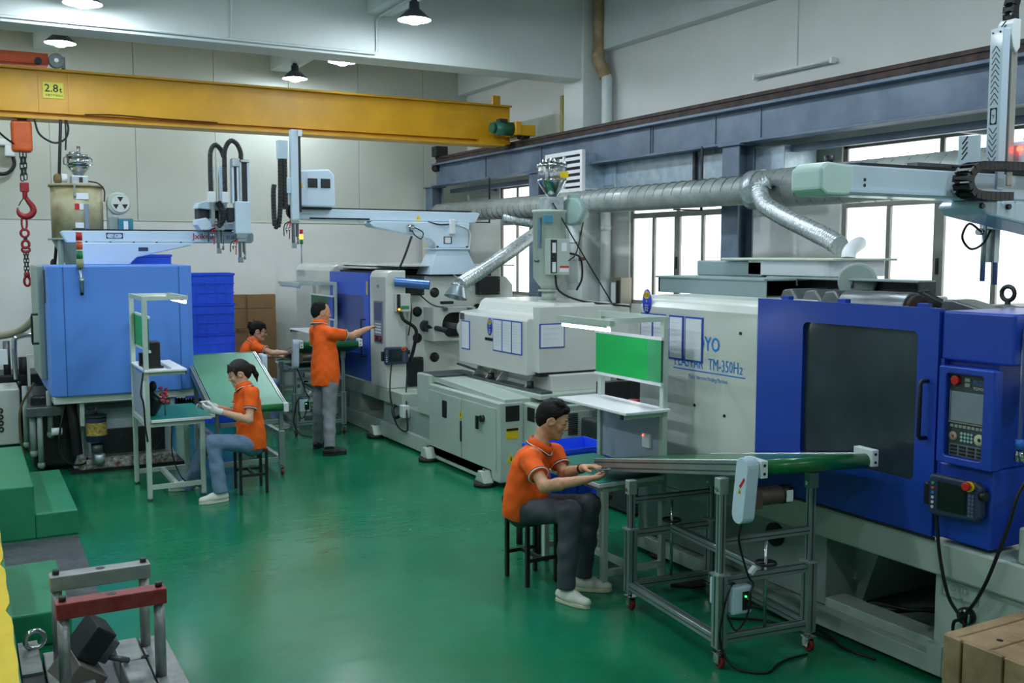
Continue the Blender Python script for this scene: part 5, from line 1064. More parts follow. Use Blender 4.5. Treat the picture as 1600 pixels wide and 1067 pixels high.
corrugate([(2.49, ym, 2.88), (2.49, ym, 3.2), (2.50, ym, 3.36), (2.55, ym, 3.43), (2.61, ym, 3.38), (2.64, ym, 3.3)], 0.026, 0.003, 0.02, 'cable_conduit', M_BLACK, r3, 10)
corrugate([(2.64, ym - 0.02, 2.9), (2.64, ym - 0.02, 3.2), (2.65, ym - 0.02, 3.38), (2.71, ym - 0.02, 3.48), (2.78, ym - 0.02, 3.45), (2.82, ym - 0.02, 3.36), (2.82, ym - 0.02, 3.26)], 0.026, 0.003, 0.02, 'cable_conduit', M_BLACK, r3, 10)
for x in (2.49, 2.64): B().box(x - 0.035, x + 0.035, ym - 0.05, ym + 0.03, 2.80, 2.92).out('conduit_clamp', M_WHITEP, r3, bevel=0.008)
corrugate([(2.58, ym + 0.05, 2.8), (2.61, ym, 2.72), (2.61, ym, 2.62), (2.56, ym + 0.02, 2.54)], 0.035, 0.005, 0.022, 'energy_chain', M_BLACK, r3, 10)
B().box(2.80, 2.92, ym - 0.05, ym + 0.05, 2.41, 2.46).out('wrist', M_ALU, r3, bevel=0.005)
gripper(r3, 2.86, ym, 2.42, 0.22); gripper(r3, 2.65, ym + 0.12, 2.55, 0.25)

for o in r3.children:
    k = o.name.split('.')[0]
    if k in ('arm_housing', 'belt_cover', 'rail', 'pulley_head', 'second_arm', 'second_rail', 'motor', 'wrist', 'gripper_bar', 'gripper_jaw', 'air_tube', 'fitting'): o.location.x -= 0.11
    elif k in ('cable_conduit', 'conduit_clamp', 'energy_chain', 'upper_cover', 'lower_cover', 'drive_unit', 'valve_block', 'valve_body'): o.location.x -= 0.06
# ------------------------------------------------------------------ dryer behind the left machine
dx, dy = 1.22, 12.9
t = thing('hopper_dryer', 'stained beige drum dryer with chrome loader behind the left machine', 'dryer', (dx, dy, 0))
B().cyl((dx, dy, 2.42), (dx, dy, 3.02), 0.285, n=36).out('drum', M_BEIGE, t)
B().cyl((dx, dy, 3.02), (dx, dy, 3.05), 0.305, n=36).out('lid', M_BEIGE, t); B().cyl((dx, dy, 2.40), (dx, dy, 2.42), 0.33, n=36).out('flange', M_GRN2, t)
B().lathe([(0.285, 2.40), (0.12, 2.05), (0.12, 1.95)], (dx, dy, 0), (0, 0, 1), 36).out('cone', M_GRN2, t, fixn=False)
for a in (0.6, 2.2, 3.9, 5.4): B().bar((dx + 0.29 * math.cos(a), dy + 0.29 * math.sin(a), 2.4), (dx + 0.32 * math.cos(a), dy + 0.32 * math.sin(a), 0), 0.04, 0.04).out('leg', M_GRN2, t)
B().box(dx + 0.05, dx + 0.10, dy - 0.30, dy - 0.275, 2.5, 2.82).out('sight_glass', mat('sight_grey', '#8b99a8', 0.25, 0.3, var=0), t, bevel=0.004)
for (x0, x1, z0, z1, mm) in ((-0.03, 0.10, 2.87, 2.94, M_PAPER), (-0.05, 0.0, 2.75, 2.82, M_RED), (0.0, 0.045, 2.75, 2.82, M_PAPER), (-0.05, 0.04, 2.54, 2.6, M_PAPER)): B().box(dx + x0, dx + x1, dy - 0.292, dy - 0.278, z0, z1).out('sticker', mm, t)
B().box(dx - 0.06, dx - 0.035, dy - 0.31, dy - 0.28, 2.9, 3.03).out('clasp', M_CHROME, t)
B().box(dx - 0.06, dx + 0.12, dy - 0.15, dy + 0.1, 3.05, 3.15).out('loader_box', M_GALV, t, bevel=0.008)
B().box(dx + 0.02, dx + 0.06, dy - 0.156, dy - 0.15, 3.07, 3.13).out('loader_socket', M_BLACK, t)
B().lathe([(0.04, 3.15), (0.06, 3.17), (0.125, 3.25), (0.13, 3.27)], (dx + 0.03, dy, 0), (0, 0, 1), 24).out('receiver_cone', M_CHROME, t, fixn=False)
B().cyl((dx + 0.03, dy, 3.27), (dx + 0.03, dy, 3.37), 0.125, n=24).out('receiver', M_CHROME, t)
B().cyl((dx + 0.03, dy, 3.37), (dx + 0.03, dy, 3.40), 0.135, n=24).cyl((dx - 0.02, dy, 3.4), (dx - 0.02, dy, 3.43), 0.05, n=16).cyl((dx + 0.04, dy, 3.4), (dx + 0.04, dy, 3.5), 0.022, n=12).out('receiver_lid', M_CHROME, t)
for s_ in (-1, 1): B().tube([(dx + 0.03 + s_ * 0.13, dy, 3.28), (dx + 0.03 + s_ * 0.155, dy, 3.29), (dx + 0.03 + s_ * 0.155, dy, 3.36), (dx + 0.03 + s_ * 0.13, dy, 3.37)], 0.009, 6).out('side_handle', M_CHROME, t, fixn=False)
fl = B().cyl((dx - 0.16, dy - 0.05, 3.12), (dx - 0.10, dy - 0.05, 3.12), 0.05, n=14).out('filter_can', M_WHITEP, t); B().ell((dx - 0.20, dy - 0.05, 3.11), (0.05, 0.05, 0.065)).out('dusty_filter', mat('dusty_filter', '#7a6a4c', 0.9, var=0.25, scale=40, bump=0.6, bscale=80), fl)
cable([(dx + 0.12, dy - 0.1, 3.09), (dx + 0.22, dy - 0.22, 3.06), (dx + 0.285, dy - 0.2, 2.98), (dx + 0.28, dy - 0.2, 2.85)], 0.008, 'cable', M_CABLE, t)
bl = B().cyl((dx + 0.46, dy - 0.06, 2.84), (dx + 0.46, dy + 0.08, 2.84), 0.135, n=28).out('blower', M_GRN, t, bevel=0.02)
B().cyl((dx + 0.475, dy - 0.075, 2.84), (dx + 0.475, dy - 0.06, 2.84), 0.105, n=28).out('blower_face', M_WHITE, bl)
for k in range(3):
    a = math.radians(90 + 120 * k); w_ = 0.42
    B().prism([(dx + 0.475 + 0.02 * math.cos(a), 2.84 + 0.02 * math.sin(a)), (dx + 0.475 + 0.085 * math.cos(a - w_), 2.84 + 0.085 * math.sin(a - w_)), (dx + 0.475 + 0.085 * math.cos(a + w_), 2.84 + 0.085 * math.sin(a + w_))], 'y', dy - 0.079, dy - 0.075).out('intake_slot', M_BLACK, bl)
B().box(dx + 0.33, dx + 0.40, dy - 0.03, dy + 0.06, 2.5, 2.84).out('outlet', M_GRN, t, bevel=0.012)
B().box(dx + 0.34, dx + 0.46, dy - 0.05, dy + 0.1, 2.46, 2.68).out('heater_box', M_GRN2, t, bevel=0.006)
tl = B().box(dx + 0.44, dx + 0.61, dy - 0.1, dy + 0.08, 2.44, 2.66).out('control_box', mat('dryer_teal', '#2f7f96', 0.4, var=0.03), t, bevel=0.006); B().box(dx + 0.50, dx + 0.55, dy - 0.106, dy - 0.1, 2.53, 2.63).out('meter', M_PAPER, tl)
B().cyl((dx + 0.55, dy - 0.05, 0), (dx + 0.55, dy - 0.05, 2.44), 0.02, n=8).out('stand', M_GRN2, t)
# ------------------------------------------------------------------ clutter at the left edge
t = thing('temperature_controller', 'white mold temperature controller on castors at the left edge', 'cabinet', (0.2, 12.6, 0))
B().box(-0.25, 0.50, 12.3, 12.95, 0.12, 0.74).out('cabinet', M_WHITE, t, bevel=0.015)
for i in range(4): B().tube(arc((0.30, 12.29, 0.30 + 0.07 * i), 0.022, 0, 360, 12, (1, 0, 0), (0, 0, 1)), 0.008, 6, caps=False).out('pipe_port', M_BLACK, t, fixn=False)
for x in (-0.15, 0.42):
    for y in (12.4, 12.85): B().cyl((x - 0.015, y, 0.045), (x + 0.015, y, 0.045), 0.045, n=14).box(x - 0.02, x + 0.02, y - 0.02, y + 0.02, 0.06, 0.12).out('castor', M_BLACK, t)
t = thing('pump_unit', 'dark hydraulic pump unit with chrome pipes beside the left machine', 'pump', (0.5, 13.4, 0))
B().box(0.05, 0.95, 13.2, 13.9, 0.05, 0.8).out('tank', M_DARK, t, bevel=0.02)
for i, (x, z0, z1, r, mm) in enumerate(((0.25, 0.8, 1.15, 0.05, M_BLACK), (0.42, 0.8, 1.2, 0.04, M_IRON), (0.78, 0.8, 1.25, 0.045, M_IRON), (0.6, 0.7, 1.0, 0.06, M_DARK))): B().cyl((x, 13.3, z0), (x, 13.3, z1), r, n=14).out('cylinder', mm, t)
B().tube(spline([(0.5, 13.15, 0.75), (0.5, 13.15, 1.15), (0.53, 13.15, 1.25), (0.7, 13.15, 1.27), (0.78, 13.15, 1.2), (0.78, 13.15, 0.8)], 6), 0.03, 10).out('chrome_pipe', M_CHROME, t, fixn=False)
B().box(0.62, 0.85, 13.0, 13.12, 1.0, 1.05).box(0.62, 0.65, 13.0, 13.05, 0.5, 1.0).out('valve_bracket', M_WHITE, t)
B().box(0.28, 0.42, 13.0, 13.1, 0.95, 1.12).out('gauge_box', M_PAPER, t)
for i in range(5): B().cyl((0.35 + 0.09 * i, 13.14, 0.62 + 0.05 * (i % 3)), (0.35 + 0.09 * i, 13.0, 0.62 + 0.05 * (i % 3)), 0.018, n=10).out('fitting', M_CHROME, t)
t = thing('suction_hose', 'thick beige hose curving down the wall at the left edge', 'hose', (0.6, 13.4, 1.2))
B().tube(spline([(0.80, 13.1, 1.85), (0.78, 13.2, 1.6), (0.7, 13.3, 1.42), (0.55, 13.4, 1.3), (0.35, 13.5, 1.25), (0.0, 13.6, 1.22), (-0.3, 13.65, 1.2)], 8), 0.045, 12).out('hose', mat('hose_beige', '#a9a48c', 0.5, var=0.05), t, fixn=False)
B().cyl((-0.3, 13.65, 0.0), (-0.3, 13.65, 1.2), 0.045, n=12).out('riser', _M['hose_beige'], t)
# ------------------------------------------------------------------ blue crates
M_CRD = M_CRATE
def crate(label, x, y, z, W=0.6, D=0.45, H=0.39, group=None, rz=0.0, cache={}):
    key = (W, D, H)
    if key in cache:
        t = copy_tree(cache[key]); t.location = (x, y, z); t.rotation_euler = (0, 0, rz); t['label'] = label
        if group: t['group'] = group
        elif 'group' in t: del t['group']
        return t
    t = thing('storage_crate', label, 'crate', (0, 0, 0), 0, group)
    q = 0.015; b = B(); w2, d2 = W / 2 - 0.012, D / 2 - 0.012; k = 0.96
    o = [(-w2 * k, -d2 * k), (w2 * k, -d2 * k), (w2 * k, d2 * k), (-w2 * k, d2 * k)]; u = [(-w2, -d2), (w2, -d2), (w2, d2), (-w2, d2)]
    sh = lambda L, s_: [(px_ - math.copysign(s_, px_), py_ - math.copysign(s_, py_)) for px_, py_ in L]
    vs = [(a, c, 0) for a, c in o] + [(a, c, H) for a, c in u] + [(a, c, H) for a, c in sh(u, 0.006)] + [(a, c, 0.012) for a, c in sh(o, 0.006)]
    fs = [(3, 2, 1, 0), (12, 13, 14, 15)]
    for i in range(4):
        j = (i + 1) % 4; fs += [(i, j, 4 + j, 4 + i), (4 + i, 4 + j, 8 + j, 8 + i), (8 + i, 8 + j, 12 + j, 12 + i)]
    b.add(vs, fs); b.out('crate_body', M_CRD, t, fixn=False)
    r = B()
    r.box(-W / 2, W / 2, -D / 2, -D / 2 + 0.014, H - 0.03, H - 0.003).box(-W / 2, W / 2, D / 2 - 0.014, D / 2, H - 0.03, H - 0.003).box(-W / 2, -W / 2 + 0.014, -D / 2, D / 2, H - 0.03, H - 0.003).box(W / 2 - 0.014, W / 2, -D / 2, D / 2, H - 0.03, H - 0.003)
    r.out('rim', M_CRD, t, bevel=0.003, seg=1)
    for zz in (0.33, 0.64):
        zb = H * zz; e = 0.01 - 0.012 * (1 - zz)
        B().box(-w2 - e, w2 + e, -d2 - e, -d2 + 0.02, zb, zb + 0.012).box(-w2 - e, w2 + e, d2 - 0.02, d2 + e, zb, zb + 0.012).box(-w2 - e, -w2 + 0.02, -d2, d2, zb, zb + 0.012).box(w2 - 0.02, w2 + e, -d2, d2, zb, zb + 0.012).out('rib', M_CRD, t)
    for f_ in (-0.62, -0.2, 0.2, 0.62):
        for sg in (-1, 1): B().box(f_ * w2 - 0.006, f_ * w2 + 0.006, sg * d2 - 0.004, sg * d2 + 0.004, 0.02, H - 0.03).out('upright_rib', M_CRD, t, fixn=False)
    for f_ in (-0.5, 0.5):
        for sg in (-1, 1): B().box(sg * w2 - 0.004, sg * w2 + 0.004, f_ * d2 - 0.006, f_ * d2 + 0.006, 0.02, H - 0.03).out('upright_rib', M_CRD, t, fixn=False)
    cache[key] = t
    t.location = (x, y, z); t.rotation_euler = (0, 0, rz); return t
ORD = ['bottom', 'second', 'third', 'fourth', 'top']
for i in range(5): crate('blue ribbed crate, %s of the tall stack beside the blue guard' % ('topmost' if i == 4 else ('lowest' if i == 0 else ORD[i] + ' from the floor')), 2.86, 13.62, 0.397 * i, 0.62, 0.45, 0.395, 'blue crates stacked by the cardboard')
for i in range(6): crate('blue crate peeping over the left machine below the robot beam' if i == 5 else 'blue crate hidden in the stack behind the left machine', 2.12, 13.75, 0.372 * i, 0.56, 0.45, 0.37, 'blue crates behind the left machine')
# cardboard leaning on the back wall
for (x0, x1, h, lab, d_) in ((3.6, 3.9, 1.6, 'folded brown carton beside the crate stack, the left one', 15.66), (3.88, 4.32, 1.6, 'folded brown carton right of the seated woman in the far corner', 15.6)):
    t = thing('cardboard_carton', lab, 'carton', (x0, d_, 0), group='folded cartons at the back wall')
    F = Matrix()
    b = B().box(x0, x1, d_, d_ + 0.16, 0, h * 0.86).out('carton_body', M_CARD, t, bevel=0.004); B().box(x0, x1, d_ + 0.005, d_ + 0.155, h * 0.865, h).out('carton_flap', M_CARD, t, bevel=0.004)
    B().box(x0, x1, d_ - 0.001, d_ + 0.0, h * 0.42, h * 0.425).out('fold_line', mat('card_dark', '#5f452c', 0.8, var=0), b)
    text('易碎' if x0 < 3.7 else '小心', 0.09, (x0 + 0.08, d_ - 0.002, 1.0), (1, 0, 0), UZ, mat('card_ink', '#4a3a28', 0.8, var=0), t)
# ------------------------------------------------------------------ green steps, plate, yellow ledge
t = thing('step_block', 'two-level green painted concrete step at the left edge', 'step', (0.1, 9.4, 0))
B().box(-0.9, 0.42, 8.55, 10.4, 0, 0.43).out('upper_step', M_STEPG, t, bevel=0.012)
B().box(0.42, 0.73, 8.55, 10.25, 0, 0.20).out('lower_step', M_STEPG, t, bevel=0.012)
tag(B().box(-0.9, 0.47, 6.15, 7.2, 0.004, 0.2).out('low_slab', M_STEPG, None, bevel=0.012), 'low green painted slab between yellow ledge and grey floor plate', 'slab')
tag(B().prism([(-0.9, 6.75), (0.70, 6.75), (0.72, 8.52), (-0.9, 8.52)], 'z', 0.0, 0.004).out('floor_plate', mat('plate_steel', '#565d60', 0.6, 0.3, var=0.2, scale=6, hex2='#45494c')), 'scuffed grey steel plate on the floor before the steps', 'plate')
pts = [(-0.9, 3.6), (0.13, 3.6)]
for i in range(30): pts.append((0.135 + 0.003 * math.sin(i * 1.7) - (0.018 if i in (14, 21) else 0), 3.7 + 0.12 * i))
pts += [(-0.9, 7.2)]
t = thing('yellow_ledge', 'yellow painted ledge with chipped edge at lower left corner', 'ledge', (-0.3, 5.5, 0))
B().box(-0.9, 0.14, 3.6, 7.2, 0, 0.485).out('ledge_block', M_STEPG, t); B().prism(pts, 'z', 0.487, 0.495).out('yellow_paint', mat('ledge_yellow', '#e3c51c', 0.5, var=0.05), t)
# ------------------------------------------------------------------ mould with two lifting frames
t = thing('mold_fixture', 'steel mold with a grey and a red lifting frame at lower left', 'mold', (0.55, 5.1, 0))
M_PLATE = mat('mold_plate', '#a4a7a3', 0.38, 0.35, var=0.15, scale=9, hex2='#83878a')
B().box(0.12, 0.88, 4.45, 5.5, 0.0, 0.14).out('lower_plate', mat('mold_grey', '#63676a', 0.5, 0.3, var=0.15), t, bevel=0.008)
B().box(0.27, 0.47, 4.5, 5.42, 0.14, 0.235).out('clamp_plate', M_PLATE, t, bevel=0.008); B().box(0.60, 0.72, 4.5, 5.1, 0.14, 0.235).out('clamp_plate', M_PLATE, t, bevel=0.008)
B().box(0.60, 0.72, 5.12, 5.42, 0.14, 0.232).out('clamp_plate', M_PLATE, t, bevel=0.008); B().box(0.73, 0.86, 4.5, 5.42, 0.14, 0.225).out('clamp_plate', M_PLATE, t, bevel=0.008)
B().box(0.16, 0.26, 4.75, 5.55, 0.14, 0.25).out('side_block', M_DARK, t, bevel=0.008); B().box(0.165, 0.255, 5.1, 5.54, 0.25, 0.262).out('side_cover', M_PLATE, t)
def liftframe(y, m, x0, x1, zt, dy_=0.03):
    f = B().box(x0, x1, y - 0.045, y + 0.045, zt - 0.075, zt).out('lifting_bar', m, t, bevel=0.005)
    B().cyl(((x0 + x1) / 2, y, zt - 0.001), ((x0 + x1) / 2, y, zt + 0.0015), 0.022, n=18).out('bar_hole', M_BLACK, f)
    for x in (x0 + 0.03, x1 - 0.03):
        B().cyl((x, y, 0.22), (x, y, zt - 0.075), 0.026, n=18).out('post', M_PLATE, t)
        B().cyl((x, y, zt), (x, y, zt + 0.022), 0.016, n=12).out('socket_screw', M_BLACK, t)
liftframe(5.3, mat('bar_steel', '#9a9e9c', 0.4, 0.4, var=0.1, scale=12), 0.31, 0.78, 0.665)
liftframe(4.87, mat('bar_red', '#7c2428', 0.45, 0.1, var=0.2, scale=20, hex2='#8d3a3a'), 0.305, 0.785, 0.665)
Rm = Matrix.Translation((0.46, 5.08, 0.36)) @ Matrix.Rotation(math.radians(38), 4, 'Y') @ Matrix.Rotation(math.radians(12), 4, 'Z')
B(Rm).cb((-0.01, 0, 0.03), (0.11, 0.18, 0.17)).out('tilted_block', M_DARK, t, bevel=0.006); B(Rm).cb((0.03, -0.02, -0.15), (0.16, 0.24, 0.18)).out('tilted_base', mat('block_brown_grey', '#77726a', 0.45, 0.3, var=0.1), t, bevel=0.006)
B(Rm).cb((0.075, 0.02, 0.02), (0.06, 0.15, 0.12)).out('slide_block', M_IRON, t, bevel=0.006)
B(Rm).cyl((0.1, -0.05, 0.0), (0.2, -0.05, 0.02), 0.015, n=10).out('pin', M_IRON, t)
p = arc((0.24, 5.42, 0.31), 0.045, 0, 360, 24, (1, 0.2, 0), (0, 0, 1)); B().tube(p, 0.012, 10, caps=False).out('eyebolt', M_CHROME, t, fixn=False)
for x in (0.34, 0.72): B().cyl((x, 5.12, 0.235), (x, 5.12, 0.237), 0.02, n=14).out('screw_hole', M_BLACK, t)
# ------------------------------------------------------------------ wooden crate at lower right
t = thing('wooden_crate', 'wooden plank crate at the lower right corner', 'crate', (4.05, 2.4, 0))
B().box(3.82, 4.28, 1.92, 2.82, 0.03, 0.53).out('inner_box', mat('crate_inner', '#6d5640', 0.8, var=0.1), t)
yy = 2.86
for w_ in (0.10, 0.20, 0.20, 0.18, 0.2): B().box(3.78, 3.82, yy - w_ + 0.012, yy, 0.0, 0.55).out('plank', M_WOOD, t, bevel=0.004, seg=1); yy -= w_
yy = 2.86
for w_ in (0.07, 0.16, 0.16, 0.16, 0.16, 0.16): B().box(3.79, 4.34, yy - w_ + 0.008, yy, 0.53, 0.555).out('plank', M_WOOD, t, bevel=0.004, seg=1); yy -= w_
B().cyl((3.92, 2.68, 0.55), (3.92, 2.68, 0.557), 0.014, n=12).out('knot_hole', M_BLACK, t)
# ------------------------------------------------------------------ workbenches (posts at the back, worker in front)
M_TUBE = mat('bench_lamp_tube', '#ffffff', 0.4, var=0, emit='#f2fbff', es=14.0)
M_PAPG = mat('green_paper', '#17b257', 0.4, var=0.03, scale=3)
M_TUBEOFF = mat('bench_lamp_off', '#a9b8d8', 0.35, var=0)
def bench(label, X0, Y0, d, W=0.78, board='green', lit=True, W_under=True, arm=0.45, D=0.55, zt=1.86, lamp_y=None):
    # X0 = line of the back posts, worker side at X0 + d*D ; Y0..Y0+W along y
    t = thing('workbench', label, 'workbench', (X0 + d * D / 2, Y0 + W / 2, 0))
    X = lambda a: X0 + d * a
    pw = 0.042
    for y in (Y0, Y0 + W - pw):
        B().box(X(0), X(pw), y, y + pw, 0.02, zt).out('back_post', M_BENCH, t, bevel=0.003, seg=1)
        B().box(X(D - pw), X(D), y, y + pw, 0.02, 0.715).out('leg', M_BENCH, t, bevel=0.003, seg=1)
        for a in (pw / 2, D - pw / 2): B().cyl((X(a), y + pw / 2, 0), (X(a), y + pw / 2, 0.022), 0.024, n=12).out('foot', M_IRON, t)
        B().box(X(pw), X(D - pw), y + 0.004, y + 0.038, 0.10, 0.14).out('stretcher', M_BENCH, t)
        B().box(X(pw), X(0.36), y + 0.006, y + 0.036, 1.145, 1.175).out('shelf_arm', M_BENCH, t)
        B().box(X(0.37), X(0.36), y + 0.006, y + 0.036, 1.145, 1.175).out('arm_cap', M_BLACK, t)
    B().box(X(D / 2 - 0.02), X(D / 2 + 0.02), Y0 + pw, Y0 + W - pw, 0.10, 0.14).out('cross_stretcher', M_BENCH, t)
    B().box(X(0.002), X(D - 0.002), Y0 + 0.004, Y0 + W - 0.004, 0.675, 0.715).out('apron', M_BENCH, t)
    B().box(X(pw + 0.003), X(D + 0.06), Y0 - 0.03, Y0 + W + 0.03, 0.717, 0.745).out('tabletop', M_LAM, t, bevel=0.003, seg=1)
    B().box(X(pw + 0.01), X(D + 0.055), Y0 - 0.025, Y0 + W + 0.025, 0.745, 0.749).out('table_mat', M_MATG, t)
    B().box(X(0.0), X(0.37), Y0 - 0.03, Y0 + W + 0.03, 1.177, 1.197).out('shelf', M_LAM, t, bevel=0.003, seg=1)
    B().box(X(0.012), X(0.024), Y0 + pw, Y0 + W - pw, 0.75, 1.14).out('back_panel', M_BACKP, t)
    B().box(X(0.004), X(pw - 0.004), Y0 + pw, Y0 + W - pw, zt - 0.04, zt).out('top_rail', M_BENCH, t)
    la, lb = lamp_y or (Y0, Y0 + W)
    for y in ((Y0, Y0 + W - pw) if not lamp_y else (Y0,)): B().box(X(pw), X(arm), y + 0.004, y + 0.038, zt - 0.036, zt - 0.002).out('lamp_arm', M_BENCH, t)
    B().box(X(arm), X(arm + 0.04), la - 0.01, lb + 0.01, zt - 0.036, zt - 0.0).out('lamp_rail', M_BENCH, t)
    B().box(X(arm + 0.005), X(arm + 0.035), la + 0.03, lb - 0.03, zt - 0.05, zt - 0.036).out('lamp_batten', M_WHITEP, t)
    B().cyl((X(arm + 0.02), la + 0.02, zt - 0.062), (X(arm + 0.02), lb - 0.03, zt - 0.060), 0.010, n=10).out('lamp_tube', M_TUBE if lit else M_TUBEOFF, t)
    bd = B().box(X(0.05), X(0.056), Y0 + 0.0, Y0 + W, 1.36, 1.68).out('notice_board', M_GLASS, t)
    mm = M_PAPG if board == 'green' else mat('board_blue', '#2f55c8', 0.45, var=0.03)
    if d < 0:
        B().box(X(0.058), X(0.06), Y0 + W * 0.2, Y0 + W - 0.005, 1.375, 1.665).out('green_sheet', M_PAPG if board == 'green' else mat('board_dark_green', '#1d6b45', 0.45, var=0.03), bd)
        B().box(X(0.058), X(0.06), Y0 + 0.005, Y0 + W * 0.2, 1.375, 1.665).out('folder', mat('folder_green', '#3fa06a', 0.4, var=0.03) if board == 'green' else mm, bd)
    else: B().box(X(0.046), X(0.049), Y0 + 0.005, Y0 + W - 0.005, 1.375, 1.665).out('green_sheet', M_PAPG, bd)
    for z in (1.36, 1.67): B().box(X(0.045), X(0.065), Y0 - 0.005, Y0 + W + 0.005, z - 0.008, z + 0.012).out('board_rail', M_WHITEP, t)
    return t
bR = bench('right workbench with a lit tube lamp and bright green board', 4.16, 5.36, -1, W=0.80, arm=0.58, D=0.52, lamp_y=(5.17, 5.78), zt=1.825)
B().box(4.11, 4.135, 5.50, 5.585, 0.90, 1.0).out('socket_box', M_WHITEP, bR, bevel=0.004); B().cyl((4.105, 5.57, 0.985), (4.11, 5.57, 0.985), 0.006, n=8).out('pilot_light', _M['red_led'], bR)
bL = bench('left workbench with a black speaker box on its shelf', 1.39, 9.38, 1, W=0.82, arm=0.36, D=0.52)
bB = bench('back workbench with an unlit lamp behind the standing man', 4.36, 12.75, -1, W=0.95, board='blue', lit=False, arm=0.48, D=0.52)
cable([(1.38, 9.36, 1.18), (1.35, 9.33, 1.0), (1.37, 9.33, 0.9), (1.38, 9.34, 0.7), (1.40, 9.36, 0.55)], 0.008, 'power_cord', M_CABLE, bL)
B().box(1.375, 1.39, 9.36, 9.385, 0.86, 1.1).out('trunking', M_WHITEP, bL)
cable([(1.60, 9.6, 0.71), (1.55, 9.6, 0.5), (1.45, 9.7, 0.38)], 0.006, 'power_cord', M_CABLE, bL)
cable([(1.65, 9.55, 0.71), (1.64, 9.55, 0.4), (1.72, 9.55, 0.15), (1.85, 9.55, 0.06), (1.95, 9.6, 0.01)], 0.006, 'power_cord', M_CABLE, bL)
B().box(1.60, 1.63, 9.40, 10.1, 1.197, 1.207).out('shelf_ruler', M_ALU, bL)
# things on the left bench
t = thing('speaker_box', 'black rectangular speaker standing on the left bench shelf', 'speaker', (1.5, 9.62, 1.197))
B().box(1.44, 1.56, 9.52, 9.70, 1.197, 1.44).out('cabinet', M_BLACK, t, bevel=0.012); B().box(1.42, 1.58, 9.50, 9.72, 1.197, 1.215).out('foot', M_BLACK, t)
B().box(1.41, 1.45, 9.75, 9.82, 1.197, 1.32).out('small_unit', M_BLACK, t)
t = thing('plastic_bag', 'crumpled black bag beside pink flowers on the left bench', 'bag', (1.52, 9.65, 0.749))
b = B(); b.ell((1.50, 9.62, 0.87), (0.065, 0.1, 0.13), 20, 14); b.v = [(p[0] + 0.02 * math.sin(31 * p[2] + 17 * p[1]), p[1] + 0.012 * math.sin(40 * p[2]), max(0.75, p[2] + 0.01 * math.sin(40 * p[0]))) for p in b.v]
b.out('bag_body', mat('black_bag', '#1b1d24', 0.3, var=0.2, scale=20), t); B().ell((1.50, 9.62, 1.02), (0.035, 0.045, 0.05), 12, 8).out('bag_knot', _M['black_bag'], t)
t = thing('pink_flowers', 'small bunch of pink flowers on the left bench', 'flowers', (1.6, 9.56, 0.749))
for i in range(9): B().ell((1.585 + 0.03 * math.sin(i * 2.1), 9.55 + 0.04 * math.cos(i * 1.7), 0.86 + 0.018 * i), (0.022, 0.022, 0.016), 8, 6).out('petal', mat('flower_pink', '#d0486a', 0.6, var=0.1), t)
B().cyl((1.59, 9.56, 0.749), (1.59, 9.55, 0.9), 0.005, n=6).out('stem', mat('stem_green', '#2f6a3a', 0.6, var=0), t)

# ------------------------------------------------------------------ stools
def stool(label, x, y, seat, rz, h=0.44, w=0.30, d=0.24):
    t = thing('stool', label, 'stool', (x, y, 0), rz, 'square steel stools')
    F = frame(t)
    B(F).box(-w / 2, w / 2, -d / 2, d / 2, h - 0.03, h).out('seat', seat, t, bevel=0.005)
    for sx in (-1, 1):
        for sy in (-1, 1):
            x_, y_ = sx * (w / 2 - 0.015), sy * (d / 2 - 0.015)
            B(F).box(x_ - 0.0125, x_ + 0.0125, y_ - 0.0125, y_ + 0.0125, 0, h - 0.03).out('leg', M_BLACK, t)
    for sy in (-1, 1): B(F).box(-w / 2 + 0.02, w / 2 - 0.02, sy * (d / 2 - 0.015) - 0.01, sy * (d / 2 - 0.015) + 0.01, 0.165, 0.19).out('side_rail', M_BLACK, t)
    B(F).box(-0.01, 0.01, -d / 2 + 0.02, d / 2 - 0.02, 0.165, 0.19).out('cross_rail', M_BLACK, t)
    return t
stool('black stool with dark brown seat under the seated man', 3.365, 5.835, mat('seat_brown', '#4a2f25', 0.5, var=0.1), math.radians(2), 0.445, 0.26, 0.30)
stool('black stool with red-brown seat under the woman at the left bench', 2.32, 9.36, mat('seat_red', '#6e241f', 0.45, var=0.1), math.radians(-4), 0.42, 0.27, 0.33)
stool('black stool of the woman at the far conveyor, mostly hidden', 3.13, 12.75, _M['seat_brown'], 0.0, 0.44, 0.28, 0.28)

# ------------------------------------------------------------------ inclined belt conveyors on castors
def castor(F, t, x, y):
    b = B(F); c_ = b.cyl((x - 0.012, y - 0.012, 0.035), (x + 0.014, y - 0.012, 0.035), 0.035, n=18).out('castor_wheel', mat('castor_red', '#7a1f22', 0.4, var=0.05), t, bevel=0.004)
    B(F).cyl((x - 0.018, y - 0.012, 0.035), (x + 0.02, y - 0.012, 0.035), 0.012, n=10).out('castor_hub', M_CHROME, c_)
    B(F).box(x - 0.024, x - 0.016, y - 0.03, y + 0.015, 0.03, 0.085).box(x + 0.016, x + 0.024, y - 0.03, y + 0.015, 0.03, 0.085).box(x - 0.03, x + 0.03, y - 0.04, y + 0.03, 0.08, 0.088).cyl((x, y, 0.086), (x, y, 0.11), 0.014, n=10).out('castor_fork', M_CHROME, c_)
def profile(b, p0, p1, w=0.04):
    return b.bar(p0, p1, w, w)
def slotline(b, p0, p1, off, w=0.004):
    b.bar(V(p0) + V(off), V(p1) + V(off), w, w)
